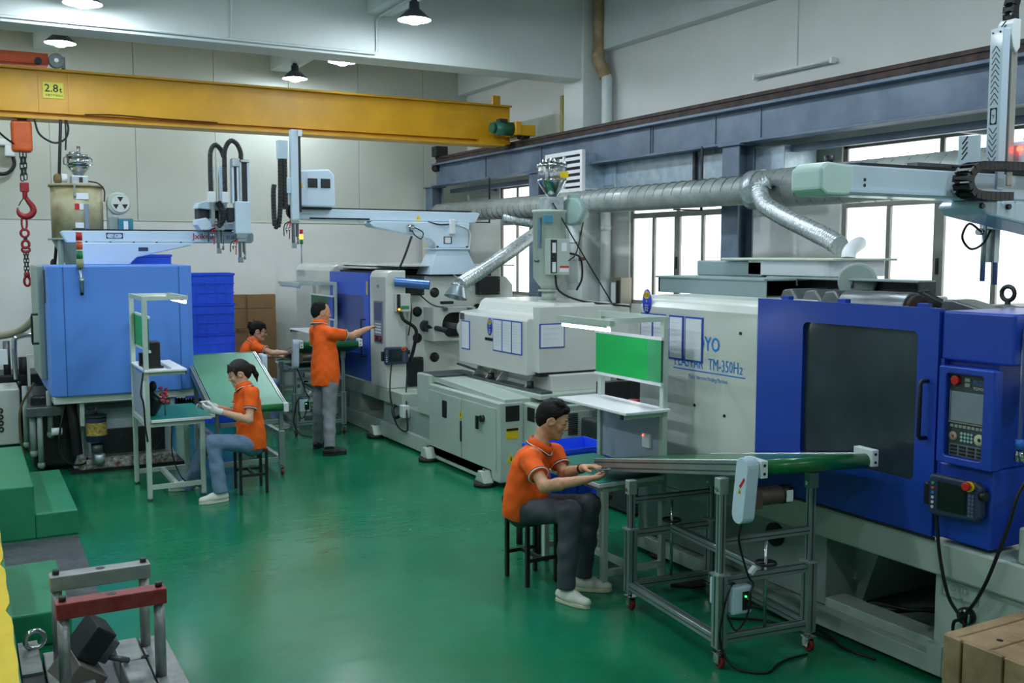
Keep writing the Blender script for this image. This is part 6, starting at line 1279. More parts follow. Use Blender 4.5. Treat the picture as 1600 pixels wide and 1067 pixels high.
def conveyor(label, x, y, rz, box=True):
    # local: x across the belt (0..W), y along it (0 near end, toward the low far end), z up
    W, Lg = 0.60, 0.97
    t = thing('belt_conveyor', label, 'conveyor', (x, y, 0), rz)
    F = frame(t)
    zn = 0.93; zf = 0.80       # height of uprights near/far
    for (lx, ly, zt_) in ((0, 0, 1.02), (W, 0, 1.0), (0, Lg, 0.80), (W, Lg, 0.80)):
        lo = B(F).box(lx - 0.032, lx + 0.032, ly - 0.032, ly + 0.032, 0.11, 0.52).out('leg', M_ALU, t, bevel=0.003, seg=1)
        B(F).box(lx - 0.034, lx + 0.034, ly - 0.004, ly + 0.004, 0.12, 0.51).box(lx - 0.004, lx + 0.004, ly - 0.034, ly + 0.034, 0.12, 0.51).out('leg_groove', M_ALUD, lo)
        B(F).box(lx - 0.04, lx + 0.04, ly - 0.04, ly + 0.04, 0.515, 0.525).out('leg_collar', M_GALV, lo)
        up = B(F).box(lx - 0.02, lx + 0.02, ly - 0.02, ly + 0.02, 0.5, zt_).out('leg_extension', M_ALU, t, bevel=0.002, seg=1)
        B(F).box(lx - 0.0215, lx + 0.0215, ly - 0.004, ly + 0.004, 0.53, zt_).box(lx - 0.004, lx + 0.004, ly - 0.0215, ly + 0.0215, 0.53, zt_).out('extension_groove', M_ALUD, up)
        B(F).box(lx - 0.03, lx + 0.03, ly - 0.026, ly + 0.026, zt_ - 0.06, zt_ + 0.03).out('tilt_bracket', M_GRN2, t, bevel=0.004)
        B(F).cyl((lx - 0.036, ly, zt_ - 0.03), (lx - 0.028, ly, zt_ - 0.03), 0.012, n=10).out('pivot_bolt', M_CHROME, t)
        castor(F, t, lx, ly)
    def rail(p0, p1, w=0.04, h=0.04, nm='rail'):
        o = B(F).bar(p0, p1, w, h).out(nm, M_ALU, t, bevel=0.002, seg=1)
        B(F).bar(p0, p1, w + 0.003, 0.006).bar(p0, p1, 0.006, h + 0.003).out('rail_groove', M_ALUD, o)
    for z in (0.155,):
        rail((0.03, 0, z), (W - 0.03, 0, z), 0.04, 0.05); rail((0.03, Lg, z), (W - 0.03, Lg, z), 0.04, 0.05)
        rail((0, 0.03, z), (0, Lg - 0.03, z), 0.05, 0.05); rail((W, 0.03, z), (W, Lg - 0.03, z), 0.05, 0.05)
    for y_ in (0, Lg):
        rail((0.02, y_, 0.485), (W - 0.02, y_, 0.485), 0.04, 0.045); rail((0.02, y_, 0.70), (W - 0.02, y_, 0.70), 0.035, 0.04)
    rail((W / 2, 0.02, 0.50), (W / 2, Lg - 0.02, 0.50), 0.045, 0.045, 'centre_rail')
    for y_ in (0, Lg):
        B(F).cyl((W / 2, y_, 0.18), (W / 2, y_, 0.70), 0.010, n=8).out('lift_screw', M_CHROME, t)
        B(F).tube(arc((W / 2, y_, 0.545), 0.055, 0, 360, 20, (1, 0, 0), (0, 1, 0)), 0.008, 6, caps=False).bar((W / 2 - 0.05, y_, 0.545), (W / 2 + 0.05, y_, 0.545), 0.012, 0.006).out('hand_wheel', M_DARK, t, fixn=False)
    # belt frame, sloping down to the far end
    za, zb = 1.155, 0.822; ya, yb = -0.27, 1.50
    P = lambda xx, f_, dz=0.0: (xx, ya + (yb - ya) * f_, za + (zb - za) * f_ + dz - 0.028 * xx)
    xa, xb = 0.03, W + 0.15
    for xx in (xa, xb):
        o = B(F).bar(P(xx, 0.03), P(xx, 1.0), 0.03, 0.085).out('side_rail', M_ALU, t, bevel=0.003, seg=1)
        for dz in (-0.02, 0.018): B(F).bar(P(xx, 0.03, dz), P(xx, 1.0, dz), 0.033, 0.008).out('rail_groove', M_ALUD, o)
    sl = (zb - za) / (yb - ya)
    B(F).add([P(xa + 0.02, 0.0, 0.038), P(xb - 0.02, 0.0, 0.038), P(xb - 0.02, 1.0, 0.038), P(xa + 0.02, 1.0, 0.038), P(xa + 0.02, 0.0, -0.04), P(xb - 0.02, 0.0, -0.04), P(xb - 0.02, 1.0, -0.04), P(xa + 0.02, 1.0, -0.04)],
             [(0, 1, 2, 3), (7, 6, 5, 4), (0, 4, 5, 1), (1, 5, 6, 2), (2, 6, 7, 3), (3, 7, 4, 0)]).out('belt', M_BELT, t)
    B(F).cyl(P(xa + 0.02, 0.0), P(xb - 0.02, 0.0), 0.040, n=24).out('head_roller', M_BELT, t); B(F).cyl(P(xa + 0.02, 1.0), P(xb - 0.02, 1.0), 0.040, n=24).out('tail_roller', M_BELT, t)
    for xx in (xa, xb):
        pl = B(F).box(xx - 0.022, xx + 0.022, ya - 0.055, ya + 0.09, za - 0.045, za + 0.045).out('bearing_plate', M_WHITEP, t, bevel=0.004)
        for dz in (-0.022, 0.022): B(F).cyl((xx, ya - 0.058, za + dz), (xx, ya - 0.05, za + dz), 0.008, n=8).out('screw', M_BLACK, pl)
    # belt guard with motor, on the near left side
    gx = xa - 0.05
    prof = [(ya + 0.045 * math.cos(a), za - 0.0 + 0.055 * math.sin(a)) for a in [math.pi * i / 10 for i in range(11)]]
    prof = [(ya + 0.05 * math.cos(a), za + 0.01 + 0.05 * math.sin(a)) for a in [math.pi * i / 10 for i in range(11)]] + [(ya + 0.03 + 0.05 * math.cos(a), za - 0.24 + 0.05 * math.sin(a)) for a in [math.pi + math.pi * i / 10 for i in range(11)]]
    g = B(F).prism(prof, 'x', gx - 0.05, gx + 0.022).out('belt_guard', M_ROBOT, t, bevel=0.004)
    B(F).prism([(ya + 0.005, za - 0.10), (ya - 0.030, za - 0.05), (ya - 0.022, za - 0.04), (ya + 0.018, za - 0.09)], 'x', gx - 0.052, gx - 0.05).out('danger_label', M_RED, g)
    B(F).prism([(ya + 0.0, za - 0.13), (ya + 0.03, za - 0.13), (ya + 0.015, za - 0.10)], 'x', gx - 0.052, gx - 0.05).out('warning_label', M_WARN, g)
    B(F).cyl((gx - 0.052, ya + 0.01, za - 0.12), (gx - 0.048, ya + 0.01, za - 0.12), 0.006, n=8).out('screw', M_CHROME, g)
    mt = B(F).cyl((gx + 0.04, ya + 0.03, za - 0.16), (gx + 0.26, ya + 0.03, za - 0.16), 0.048, n=22).out('gear_motor', M_BROWN, t, bevel=0.006)
    B(F).box(gx + 0.02, gx + 0.07, ya - 0.02, ya + 0.08, za - 0.21, za - 0.11).out('gearbox', M_BROWN, mt, bevel=0.004)
    B(F).cyl((gx + 0.21, ya + 0.03, za - 0.16), (gx + 0.275, ya + 0.03, za - 0.16), 0.05, n=22).out('motor_cap', M_BLACK, mt)
    B(F).box(gx + 0.22, gx + 0.26, ya - 0.022, ya - 0.018, za - 0.19, za - 0.13).out('motor_label', M_PAPER, mt)
    # speed control box
    bx = B(F).box(0.04, 0.17, -0.06, 0.16, 0.30, 0.455).out('speed_controller', M_ROBOT, t, bevel=0.012)
    B(F).box(0.105, 0.160, -0.066, -0.06, 0.325, 0.425).out('control_face', M_BLACK, bx)
    B(F).cyl((0.122, -0.07, 0.40), (0.122, -0.064, 0.40), 0.005, n=8).out('green_led', mat('green_led', '#30ff60', 0.4, var=0, emit='#30ff60', es=5.0), bx)
    B(F).cyl((0.138, -0.076, 0.385), (0.138, -0.064, 0.385), 0.009, n=10).out('knob', M_IRON, bx); B(F).box(0.13, 0.145, -0.07, -0.064, 0.335, 0.36).out('rocker_switch', M_DARK, bx)
    f = lambda L: [F @ V(p) for p in L]
    cable(f([(gx + 0.0, ya + 0.05, za - 0.28), (0.06, -0.08, 0.72), (0.13, -0.07, 0.52), (0.16, -0.08, 0.47), (0.13, -0.09, 0.42), (0.12, -0.10, 0.34), (0.10, -0.08, 0.26), (0.06, -0.06, 0.22), (0.03, -0.03, 0.30)]), 0.006, 'motor_cable', M_CABLE, t)
    cable(f([(0.10, 0.0, 0.455), (0.04, -0.05, 0.47), (0.0, -0.06, 0.40), (-0.01, -0.05, 0.33), (-0.03, -0.05, 0.2), (0.0, -0.05, 0.09), (0.05, -0.1, 0.02), (0.18, -0.18, 0.008), (0.30, -0.12, 0.008), (0.40, -0.08, 0.008), (0.55, -0.06, 0.008)]), 0.0065, 'mains_cable', M_CABLE, t)
    B(F).bar((0.15, -0.06, 0.52), (0.185, -0.06, 0.555), 0.03, 0.02).out('cable_plug', M_WHITEP, t)
    return t
conveyor('front belt conveyor with white belt guard, sloping to the seated man', 3.52, 4.06, math.radians(-6))
conveyor('rear belt conveyor standing behind the standing man', 3.52, 11.93, math.radians(-6))
# wide inclined conveyor beside the left bench, belt facing the viewer
t = thing('belt_conveyor', 'wide inclined conveyor with pale green belt behind the left bench', 'conveyor', (2.5, 10.4, 0))
xa, xb, ya, yb, za, zb = 2.10, 2.80, 9.84, 11.05, 0.70, 1.12
P = lambda xx, f_, dz=0.0: (xx, ya + (yb - ya) * f_, za + (zb - za) * f_ + dz)
for xx in (xa - 0.03, xb + 0.0):
    o = B().bar(P(xx, 0.0), P(xx, 1.0), 0.035, 0.085).out('side_rail', M_ALU, t, bevel=0.003, seg=1)
    B().bar(P(xx, 0.02, 0.044), P(xx, 0.98, 0.044), 0.008, 0.004).bar(P(xx - 0.0185, 0.02, 0.01), P(xx - 0.0185, 0.98, 0.01), 0.004, 0.008).out('rail_groove', M_ALUD, o)
    B().cb(P(xx, 0.0), (0.05, 0.09, 0.09)).out('bearing_plate', M_WHITEP, t, bevel=0.004)
B().add([P(xa, 0, 0.036), P(xb, 0, 0.036), P(xb, 1, 0.036), P(xa, 1, 0.036), P(xa, 0, -0.036), P(xb, 0, -0.036), P(xb, 1, -0.036), P(xa, 1, -0.036)], [(0, 1, 2, 3), (7, 6, 5, 4), (0, 4, 5, 1), (1, 5, 6, 2), (2, 6, 7, 3), (3, 7, 4, 0)]).out('belt', M_BELTP, t)
B().cyl(P(xa, 0), P(xb, 0), 0.037, n=24).out('tail_roller', M_BELT, t); B().cyl(P(xa, 1), P(xb, 1), 0.037, n=24).out('head_roller', M_BELTP, t)
for lx in (xa + 0.03, xb - 0.03):
    for ly, zt_ in ((9.90, 0.68), (10.85, 1.0)):
        B().box(lx - 0.03, lx + 0.03, ly - 0.03, ly + 0.03, 0.11, 0.45).out('leg', M_ALU, t, bevel=0.003, seg=1); B().box(lx - 0.018, lx + 0.018, ly - 0.018, ly + 0.018, 0.45, zt_).out('leg_extension', M_ALU, t)
        castor(Matrix(), t, lx, ly)
    B().bar((lx, 9.93, 0.155), (lx, 10.82, 0.155), 0.045, 0.045).out('rail', M_ALU, t); B().bar((lx, 9.93, 0.42), (lx, 10.82, 0.42), 0.04, 0.04).out('rail', M_ALU, t)
for ly in (9.90, 10.85):
    B().bar((xa + 0.06, ly, 0.155), (xb - 0.06, ly, 0.155), 0.04, 0.05).out('rail', M_ALU, t); B().bar((xa + 0.06, ly, 0.55), (xb - 0.06, ly, 0.55), 0.04, 0.04).out('rail', M_ALU, t)
B().box(xb + 0.03, xb + 0.09, 10.8, 11.0, 0.92, 1.14).out('belt_guard', M_ROBOT, t, bevel=0.02)
# ------------------------------------------------------------------ crates below and behind the right bench
crate('open blue crate standing behind the right bench, its rim above the tabletop', 4.05, 6.46, 0.40, 0.58, 0.42, 0.38)
t = thing('crate_stand', 'low rusty pipe stand carrying the blue crate behind the right bench', 'stand', (3.9, 6.4, 0))
for y in (6.32, 6.60): B().cyl((3.56, y, 0.365), (4.35, y, 0.365), 0.034, n=14).out('rail_pipe', M_RAIL, t)
for x in (4.15, 3.7):
    for y in (6.32, 6.60): B().cyl((x, y, 0), (x, y, 0.34), 0.025, n=10).out('leg', M_RAIL, t)
tag(B().tube([(4.1, 5.22, 0.04), (4.2, 5.12, 0.04), (4.32, 5.1, 0.04)], 0.035, 10).out('pipe_piece', M_RAIL, None, fixn=False), 'rusty pipe piece on the floor behind the front conveyor', 'pipe')
t = thing('floor_cables', 'loose black cables on the floor under the front machine', 'cable', (4.4, 4.3, 0))
cable([(4.25, 4.9, 0.012), (4.33, 4.6, 0.012), (4.36, 4.3, 0.012), (4.38, 4.1, 0.012), (4.3, 3.9, 0.012), (4.33, 3.7, 0.012)], 0.009, 'cable', M_CABLE, t)
cable([(4.0, 4.6, 0.010), (4.2, 4.45, 0.010), (4.3, 4.2, 0.010), (4.34, 4.0, 0.010)], 0.007, 'cable', M_CABLE, t)
cable([(4.60, 4.15, 0.13), (4.62, 3.95, 0.2), (4.66, 3.75, 0.22), (4.68, 3.5, 0.3)], 0.012, 'cable', M_CABLE, t)
cable([(4.64, 4.15, 0.13), (4.66, 3.9, 0.16), (4.72, 3.7, 0.22), (4.72, 3.45, 0.26)], 0.010, 'cable', M_CABLE, t)
# ------------------------------------------------------------------ people: smooth blended distance fields meshed into one skin each
class Field:
    def __init__(s, vox): s.vox = vox; s.pr = []
    def cap(s, a, b, ra, rb=None, k=0.02, cuts=()): s.pr.append(('c', np.array(a, float), np.array(b, float), ra, ra if rb is None else rb, k, cuts)); return s
    def ell(s, c, R, r, k=0.02, cuts=(), op='u'): s.pr.append(('e', np.array(c, float), np.array(R, float), np.array(r, float), op, k, cuts)); return s
    def mesh(s, noise=None):
        lo = np.full(3, 1e9); hi = -lo
        for p in s.pr:
            if p[0] == 'c': m = max(p[3], p[4]); a = np.minimum(p[1], p[2]) - m; b = np.maximum(p[1], p[2]) + m
            else:
                if p[4] == 's': continue
                m = p[3].max(); a = p[1] - m; b = p[1] + m
            lo = np.minimum(lo, a); hi = np.maximum(hi, b)
        v = s.vox; lo -= 4 * v; hi += 4 * v
        n = np.ceil((hi - lo) / v).astype(int) + 1
        ax = [lo[i] + v * np.arange(n[i]) for i in range(3)]
        D = np.full(n, 0.2, np.float32)
        for p in s.pr:
            if p[0] == 'c': m = max(p[3], p[4]) + p[5] + 3 * v; a = np.minimum(p[1], p[2]) - m; b = np.maximum(p[1], p[2]) + m
            else: m = p[3].max() + p[5] + 3 * v; a = p[1] - m; b = p[1] + m
            i0 = np.clip(np.floor((a - lo) / v).astype(int), 0, n); i1 = np.clip(np.ceil((b - lo) / v).astype(int) + 1, 0, n)
            if (i1 <= i0).any(): continue
            X, Y, Z = np.meshgrid(ax[0][i0[0]:i1[0]], ax[1][i0[1]:i1[1]], ax[2][i0[2]:i1[2]], indexing='ij', sparse=True)
            if p[0] == 'c':
                A, Bv, ra, rb, k = p[1], p[2], p[3], p[4], p[5]; ab = Bv - A; L = max(ab @ ab, 1e-9)
                t = np.clip(((X - A[0]) * ab[0] + (Y - A[1]) * ab[1] + (Z - A[2]) * ab[2]) / L, 0, 1)
                d = np.sqrt((X - A[0] - t * ab[0]) ** 2 + (Y - A[1] - t * ab[1]) ** 2 + (Z - A[2] - t * ab[2]) ** 2) - (ra + (rb - ra) * t); op = 'u'
            else:
                c, R, r, op, k = p[1], p[2], p[3], p[4], p[5]
                q = [((X - c[0]) * R[i][0] + (Y - c[1]) * R[i][1] + (Z - c[2]) * R[i][2]) for i in range(3)]
                k0 = np.sqrt(sum((q[i] / r[i]) ** 2 for i in range(3))); k1 = np.sqrt(sum((q[i] / r[i] ** 2) ** 2 for i in range(3))) + 1e-9
                d = k0 * (k0 - 1) / k1
            for o, nn in p[6]: d = np.maximum(d, (X - o[0]) * nn[0] + (Y - o[1]) * nn[1] + (Z - o[2]) * nn[2])
            S = D[i0[0]:i1[0], i0[1]:i1[1], i0[2]:i1[2]]
            if op == 'u': h = np.maximum(k - np.abs(S - d), 0) / k; S[:] = np.minimum(S, d) - h * h * k * 0.25
            else: h = np.maximum(k - np.abs(S + d), 0) / k; S[:] = np.maximum(S, -d) + h * h * k * 0.25
        if noise:
            amp, f = noise
            X, Y, Z = np.meshgrid(*ax, indexing='ij', sparse=True)
            D += (amp * (np.sin(f * (X * 1.0 + Y * 0.6 + Z * 1.7) + 2 * np.sin(f * 0.6 * (Y - X))) + 0.6 * np.sin(f * 1.9 * (Z * 0.9 - X * 0.8 + Y * 0.5) + 1.3) + 0.5 * np.sin(f * 0.5 * (X + Y) - f * 0.9 * Z))).astype(np.float32)
        return nets(D, lo, v)
def nets(D, lo, v):
    I = D < 0; n = D.shape
    cor = [(i, j, k) for i in (0, 1) for j in (0, 1) for k in (0, 1)]
    cnt = np.zeros((n[0] - 1, n[1] - 1, n[2] - 1), np.int8)
    for c in cor: cnt += I[c[0]:n[0] - 1 + c[0], c[1]:n[1] - 1 + c[1], c[2]:n[2] - 1 + c[2]]
    act = np.argwhere((cnt > 0) & (cnt < 8)); idx = np.full(cnt.shape, -1, np.int64); idx[act[:, 0], act[:, 1], act[:, 2]] = np.arange(len(act))
    vals = {c: D[act[:, 0] + c[0], act[:, 1] + c[1], act[:, 2] + c[2]] for c in cor}
    P = np.zeros((len(act), 3)); K = np.zeros(len(act))
    for a in cor:
        for ax in range(3):
            if a[ax]: continue
            b = list(a); b[ax] = 1; b = tuple(b); va, vb = vals[a], vals[b]; m = (va < 0) != (vb < 0)
            t = np.where(m, va / np.where(m, va - vb, 1), 0)
            q = np.zeros_like(P) + np.array(a); q[:, ax] += t; P += q * m[:, None]; K += m
    P = P / K[:, None]; W = lo + (act + P) * v
    F = []
    for ax in range(3):
        sl0 = [slice(None)] * 3; sl1 = [slice(None)] * 3; sl0[ax] = slice(0, n[ax] - 1); sl1[ax] = slice(1, n[ax])
        A, Bv = I[tuple(sl0)], I[tuple(sl1)]; e = np.argwhere(A != Bv); u, w_ = (ax + 1) % 3, (ax + 2) % 3
        e = e[(e[:, u] > 0) & (e[:, w_] > 0) & (e[:, u] < n[u] - 1) & (e[:, w_] < n[w_] - 1)]
        def cell(du, dw):
            q = e.copy(); q[:, u] -= du; q[:, w_] -= dw; return idx[q[:, 0], q[:, 1], q[:, 2]]
        quad = np.stack([cell(1, 1), cell(0, 1), cell(0, 0), cell(1, 0)], 1); ins = A[e[:, 0], e[:, 1], e[:, 2]]
        quad[~ins] = quad[~ins][:, ::-1]; F.append(quad)
    F = np.concatenate(F); return W, F[(F >= 0).all(1)]
def skinmesh(name, VF, m, parent):
    W, F = VF; M = WM[parent.name]; R = np.array(M.to_3x3()); T = np.array(M.translation); W = W @ R.T + T
    me = bpy.data.meshes.new(name); me.vertices.add(len(W)); me.vertices.foreach_set('co', W.astype(np.float32).ravel())
    me.loops.add(len(F) * 4); me.loops.foreach_set('vertex_index', F.astype(np.int32).ravel())
    me.polygons.add(len(F)); me.polygons.foreach_set('loop_start', np.arange(0, len(F) * 4, 4, dtype=np.int32))
    me.polygons.foreach_set('use_smooth', np.ones(len(F), bool)); me.update(calc_edges=True); me.validate()
    me.materials.append(m); o = bpy.data.objects.new(name, me); COL.objects.link(o); o.parent = parent; WM[o.name] = M; return o
def unit(a): a = np.array(a, float); return a / (np.linalg.norm(a) + 1e-12)
M_SKIN = mat('skin', '#cf9a78', 0.5, var=0.06, scale=25); M_SKINF = mat('skin_light', '#d8aa8c', 0.5, var=0.06, scale=25)
M_HAIR = mat('black_hair', '#0c0a09', 0.6, var=0.3, scale=60, bump=0.4, bscale=160, spec=0.2); M_HAIRB = mat('brown_black_hair', '#1a110e', 0.5, var=0.3, scale=60, bump=0.4, bscale=160, spec=0.3)
M_SHIRT = mat('orange_polo', '#fb6204', 0.8, var=0.04, scale=10, bump=0.15, bscale=90)
M_TRIMW = mat('trim_white', '#eeeeea', 0.7, var=0); M_TRIMN = mat('trim_navy', '#1c1a2c', 0.7, var=0)
M_EYE = mat('eye_dark', '#17100c', 0.3, var=0); M_LIP = mat('lips', '#9c5a4c', 0.5, var=0)
M_SHOEW = mat('white_sneaker', '#dcdcd2', 0.6, var=0.05); M_SOLE = mat('sneaker_sole', '#d9d3b4', 0.6, var=0.05); M_SHOEB = mat('black_shoe', '#1d1e22', 0.55, var=0.1)
M_GLOVE = mat('white_glove', '#e4e6e6', 0.7, var=0.05, bump=0.15, bscale=120)
def hand(f, W, d, n, s, curl=0.5, g=0.0, spread=0.0):
    # W wrist, d to the fingers, n out of the palm, s towards the thumb; every finger a chain of its own
    W = np.array(W, float); d = unit(d); n = unit(np.array(n) - d * np.dot(n, d)); s = unit(np.array(s) - d * np.dot(s, d) - n * np.dot(s, n))
    for o in (-0.026, -0.009, 0.009, 0.026): f.cap(W + d * 0.015 + s * o * 0.6, W + d * 0.082 + s * o, 0.0155 + g, 0.0135 + g, 0.014)
    tips = []
    for o, L in ((0.029, 0.070), (0.010, 0.079), (-0.010, 0.073), (-0.028, 0.057)):
        p = W + d * 0.085 + s * o; r = 0.0088 + g
        for q, (fr, w_) in enumerate(((0.45, 0.8), (0.33, 1.6), (0.24, 2.1))):
            a = curl * w_; dr = unit(d * math.cos(a) + n * math.sin(a) + s * o * (spread * 8)); e = p + dr * L * fr
            f.cap(p, e, r, r - 0.0008, 0.005); p = e; r -= 0.0008
        tips.append(p)
    p = W + d * 0.025 + s * 0.026; e = p + unit(d * 0.65 + s * 0.65 + n * 0.35) * 0.042; f.cap(p, e, 0.015 + g, 0.0115 + g, 0.012)
    e2 = e + unit(d * 0.9 + s * 0.15 + n * 0.5 * (0.5 + curl)) * 0.028; f.cap(e, e2, 0.011 + g, 0.0095 + g, 0.005); e3 = e2 + unit(d * 0.9 - s * 0.05 + n * 0.4) * 0.02; f.cap(e2, e3, 0.0095 + g, 0.008 + g, 0.005)
    return tips
def person(label, J, head_h, head_p, pants, shoes, hairstyle, female=False, hands=None, foot=None, gloves=False, seated=True, hair_m=None, shin=True, hem=None, legs=True, sleeve=0.62, body_side=None, head_roll=0.0, pr=1.0):
    J = {k: np.array(v, float) for k, v in J.items()}
    base = (J['pelvis'][0], J['pelvis'][1], 0.0)
    t = thing('person', label, 'person', base)
    hs = 0.95 if female else 1.0; sk = M_SKINF if female else M_SKIN
    a = math.radians(head_h); fw = np.array([math.sin(a) * math.cos(head_p), math.cos(a) * math.cos(head_p), -math.sin(head_p)])
    side = unit(np.cross(fw, [0, 0, 1])); side = unit(side + np.array([0, 0, head_roll])); up = np.cross(side, fw)      # side = person's right
    Hc = J['head']; R = np.stack([fw, side, up]); HP = lambda x, y, z: Hc + hs * (fw * x + side * y + up * z)
    # ---- skin: head, neck, arms, hands and the body below the clothes in one surface
    f = Field(0.0052)
    def E(c, r, k=0.02, op='u'): f.ell(HP(*c), R, np.array(r) * hs, k, (), op)
    def Cp(c, e, ra, rb, k=0.012): f.cap(HP(*c), HP(*e), ra * hs, rb * hs, k)
    E((-0.012, 0, 0.035), (0.098, 0.077, 0.088)); E((0.026, 0, -0.030), (0.066, 0.059, 0.082), 0.035)
    for s_ in (-1, 1):
        Cp((-0.02, s_ * 0.052, -0.045), (0.05, s_ * 0.018, -0.098), 0.024, 0.022, 0.03); E((0.062, s_ * 0.036, -0.028), (0.024, 0.022, 0.024), 0.025)
        E((-0.006, s_ * 0.079, -0.004), (0.030, 0.010, 0.034), 0.008); E((-0.001, s_ * 0.088, -0.002), (0.014, 0.008, 0.018), 0.006, 's')
        E((0.079, s_ * 0.031, 0.004), (0.016, 0.018, 0.012), 0.014, 's'); E((0.074, s_ * 0.031, 0.003), (0.016, 0.018, 0.011), 0.006); Cp((0.094, s_ * 0.011, -0.036), (0.098, s_ * 0.012, -0.036), 0.0085, 0.008, 0.008)
    Cp((0.074, 0, -0.098), (0.066, 0, -0.104), 0.022, 0.024, 0.025)
    Cp((0.086, -0.030, 0.022), (0.086, 0.030, 0.022), 0.0115, 0.0115, 0.016)
    Cp((0.086, 0, 0.012), (0.108, 0, -0.028), 0.0085, 0.0125, 0.012); Cp((0.088, -0.014, -0.060), (0.088, 0.014, -0.060), 0.0085, 0.0085, 0.008); Cp((0.085, -0.012, -0.073), (0.085, 0.012, -0.073), 0.009, 0.009, 0.008)
    nr = 0.047 if female else 0.055
    f.cap(HP(-0.028, 0, -0.03), J['neck'], nr * 0.98, nr, 0.03)
    ch, pl = J['chest'], J['pelvis']
    f.cap(J['neck'], ch, nr, 0.09, 0.04); f.cap(ch, pl, 0.09, 0.09, 0.04)
    for s_ in 'rl':
        S_, E_, W_ = J['s' + s_], J['e' + s_], J['w' + s_]; w_ = 0.86 if female else 1.0
        f.cap(J['neck'] * 0.35 + S_ * 0.65, S_, 0.045 * w_, 0.047 * w_, 0.04); f.cap(S_, E_, 0.047 * w_, 0.039 * w_, 0.02)
        mid = E_ * 0.68 + W_ * 0.32; f.cap(E_, mid, 0.039 * w_, 0.040 * w_, 0.02); f.cap(mid, W_, 0.040 * w_, 0.0265 * w_, 0.02)
        if hands and s_ in hands and not gloves: hand(f, W_, *hands[s_])
    body = skinmesh('body', f.mesh((0.0008, 60.0)), sk, t)
    if gloves:
        for s_ in hands:
            g = Field(0.005); W_ = J['w' + s_]; d_ = unit(hands[s_][0]); hand(g, W_, *hands[s_], g=0.0015); fa = unit(W_ - J['e' + s_]); g.cap(W_ - fa * 0.03, W_ + d_ * 0.03, 0.031, 0.027, 0.015); skinmesh('glove', g.mesh(), M_GLOVE, t)
    # ---- eyes, brows, mouth
    for s_ in (-1, 1):
        b = B(); b.ell(HP(0.0885, s_ * 0.031, 0.003), (0.005, 0.009, 0.0045), 10, 6, Matrix(R.T.tolist())); b.out('eye', M_EYE, t, fixn=False)
        B().tube([HP(0.093, s_ * 0.014, 0.026), HP(0.094, s_ * 0.030, 0.031), HP(0.084, s_ * 0.047, 0.027)], 0.0035, 6).out('eyebrow', M_HAIR, t, fixn=False)
    B().tube([HP(0.0925, -0.020, -0.066), HP(0.0975, 0, -0.0655), HP(0.0925, 0.020, -0.066)], 0.0038, 6).out('mouth', M_LIP, t, fixn=False)
    # ---- hair
    f = Field(0.006); hm = hair_m or M_HAIR
    def EH(c, r, k=0.02, op='u'): f.ell(HP(*c), R, np.array(r) * hs, k, (), op)
    if hairstyle == 'short':
        EH((-0.016, 0, 0.046), (0.104, 0.0845, 0.092)); EH((-0.05, 0, 0.0), (0.072, 0.078, 0.085), 0.03)
        EH((0.088, 0, -0.035), (0.088, 0.12, 0.112), 0.012, 's'); EH((0.015, 0, -0.10), (0.07, 0.12, 0.085), 0.015, 's')
        for q in range(26): th = q * 2.4; EH((0.03 + 0.055 * math.cos(th) * (q / 26) - 0.03, 0.05 * math.sin(th), 0.115 + 0.012 * math.cos(q * 1.3)), (0.02, 0.014, 0.014), 0.012)
        EH((0.062, 0, 0.095), (0.026, 0.05, 0.022), 0.02)
    elif hairstyle == 'receding':
        EH((-0.018, 0, 0.042), (0.101, 0.081, 0.089)); EH((-0.05, 0, 0.0), (0.07, 0.075, 0.08), 0.03)
        EH((0.092, 0, -0.01), (0.10, 0.12, 0.115), 0.012, 's'); EH((0.02, 0, -0.10), (0.07, 0.12, 0.085), 0.015, 's')
        for s_ in (-1, 1): EH((0.075, s_ * 0.05, 0.085), (0.05, 0.036, 0.05), 0.012, 's')
    else:
        EH((-0.018, 0, 0.045), (0.106, 0.086, 0.094)); EH((-0.055, 0, 0.0), (0.07, 0.08, 0.088), 0.03)
        EH((0.095, 0, -0.045), (0.085, 0.12, 0.115), 0.012, 's'); EH((0.02, 0, -0.105), (0.07, 0.12, 0.085), 0.015, 's')
        for q in range(7): y_ = -0.05 + 0.0167 * q; f.cap(HP(0.06, y_ * 0.8, 0.105), HP(0.098 - abs(y_) * 0.35, y_ * 1.1, 0.042 + 0.008 * math.sin(q * 2.3)), 0.010, 0.005, 0.008)
        for s_ in (-1, 1): f.cap(HP(0.045, s_ * 0.072, 0.05), HP(0.035, s_ * 0.076, -0.03), 0.009, 0.004, 0.012)
        if hairstyle == 'ponytail':
            f.cap(HP(-0.105, 0, 0.03), HP(-0.14, 0.0, 0.0), 0.026, 0.024, 0.02); f.cap(HP(-0.14, 0, 0.0), HP(-0.150, 0.01, -0.08), 0.026, 0.022, 0.02); f.cap(HP(-0.150, 0.01, -0.08), HP(-0.135, 0.015, -0.15), 0.022, 0.006, 0.02)
        else:
            EH((-0.105, 0, 0.045), (0.055, 0.055, 0.055), 0.02)
            for q in range(9): th = q * 2.1; EH((-0.115 + 0.03 * math.cos(th), 0.035 * math.sin(th), 0.05 + 0.035 * math.sin(th * 1.7)), (0.026, 0.02, 0.022), 0.008)
            f.cap(HP(-0.08, 0, 0.10), HP(-0.095, 0.01, 0.155), 0.008, 0.004, 0.008)
    skinmesh('hair', f.mesh((0.0012, 150.0)), hm, t)
    # ---- polo shirt
    upb = unit(ch - pl); sd = unit(J['sr'] - J['sl']); sd = unit(sd - upb * (sd @ upb)); fr = np.cross(upb, sd)   # fr = front
    Rb = np.stack([fr, sd, upb]); bs = 0.92 if female else 1.0
    f = Field(0.0066); T = lambda o, x, y, z: o + fr * x + sd * y + upb * z
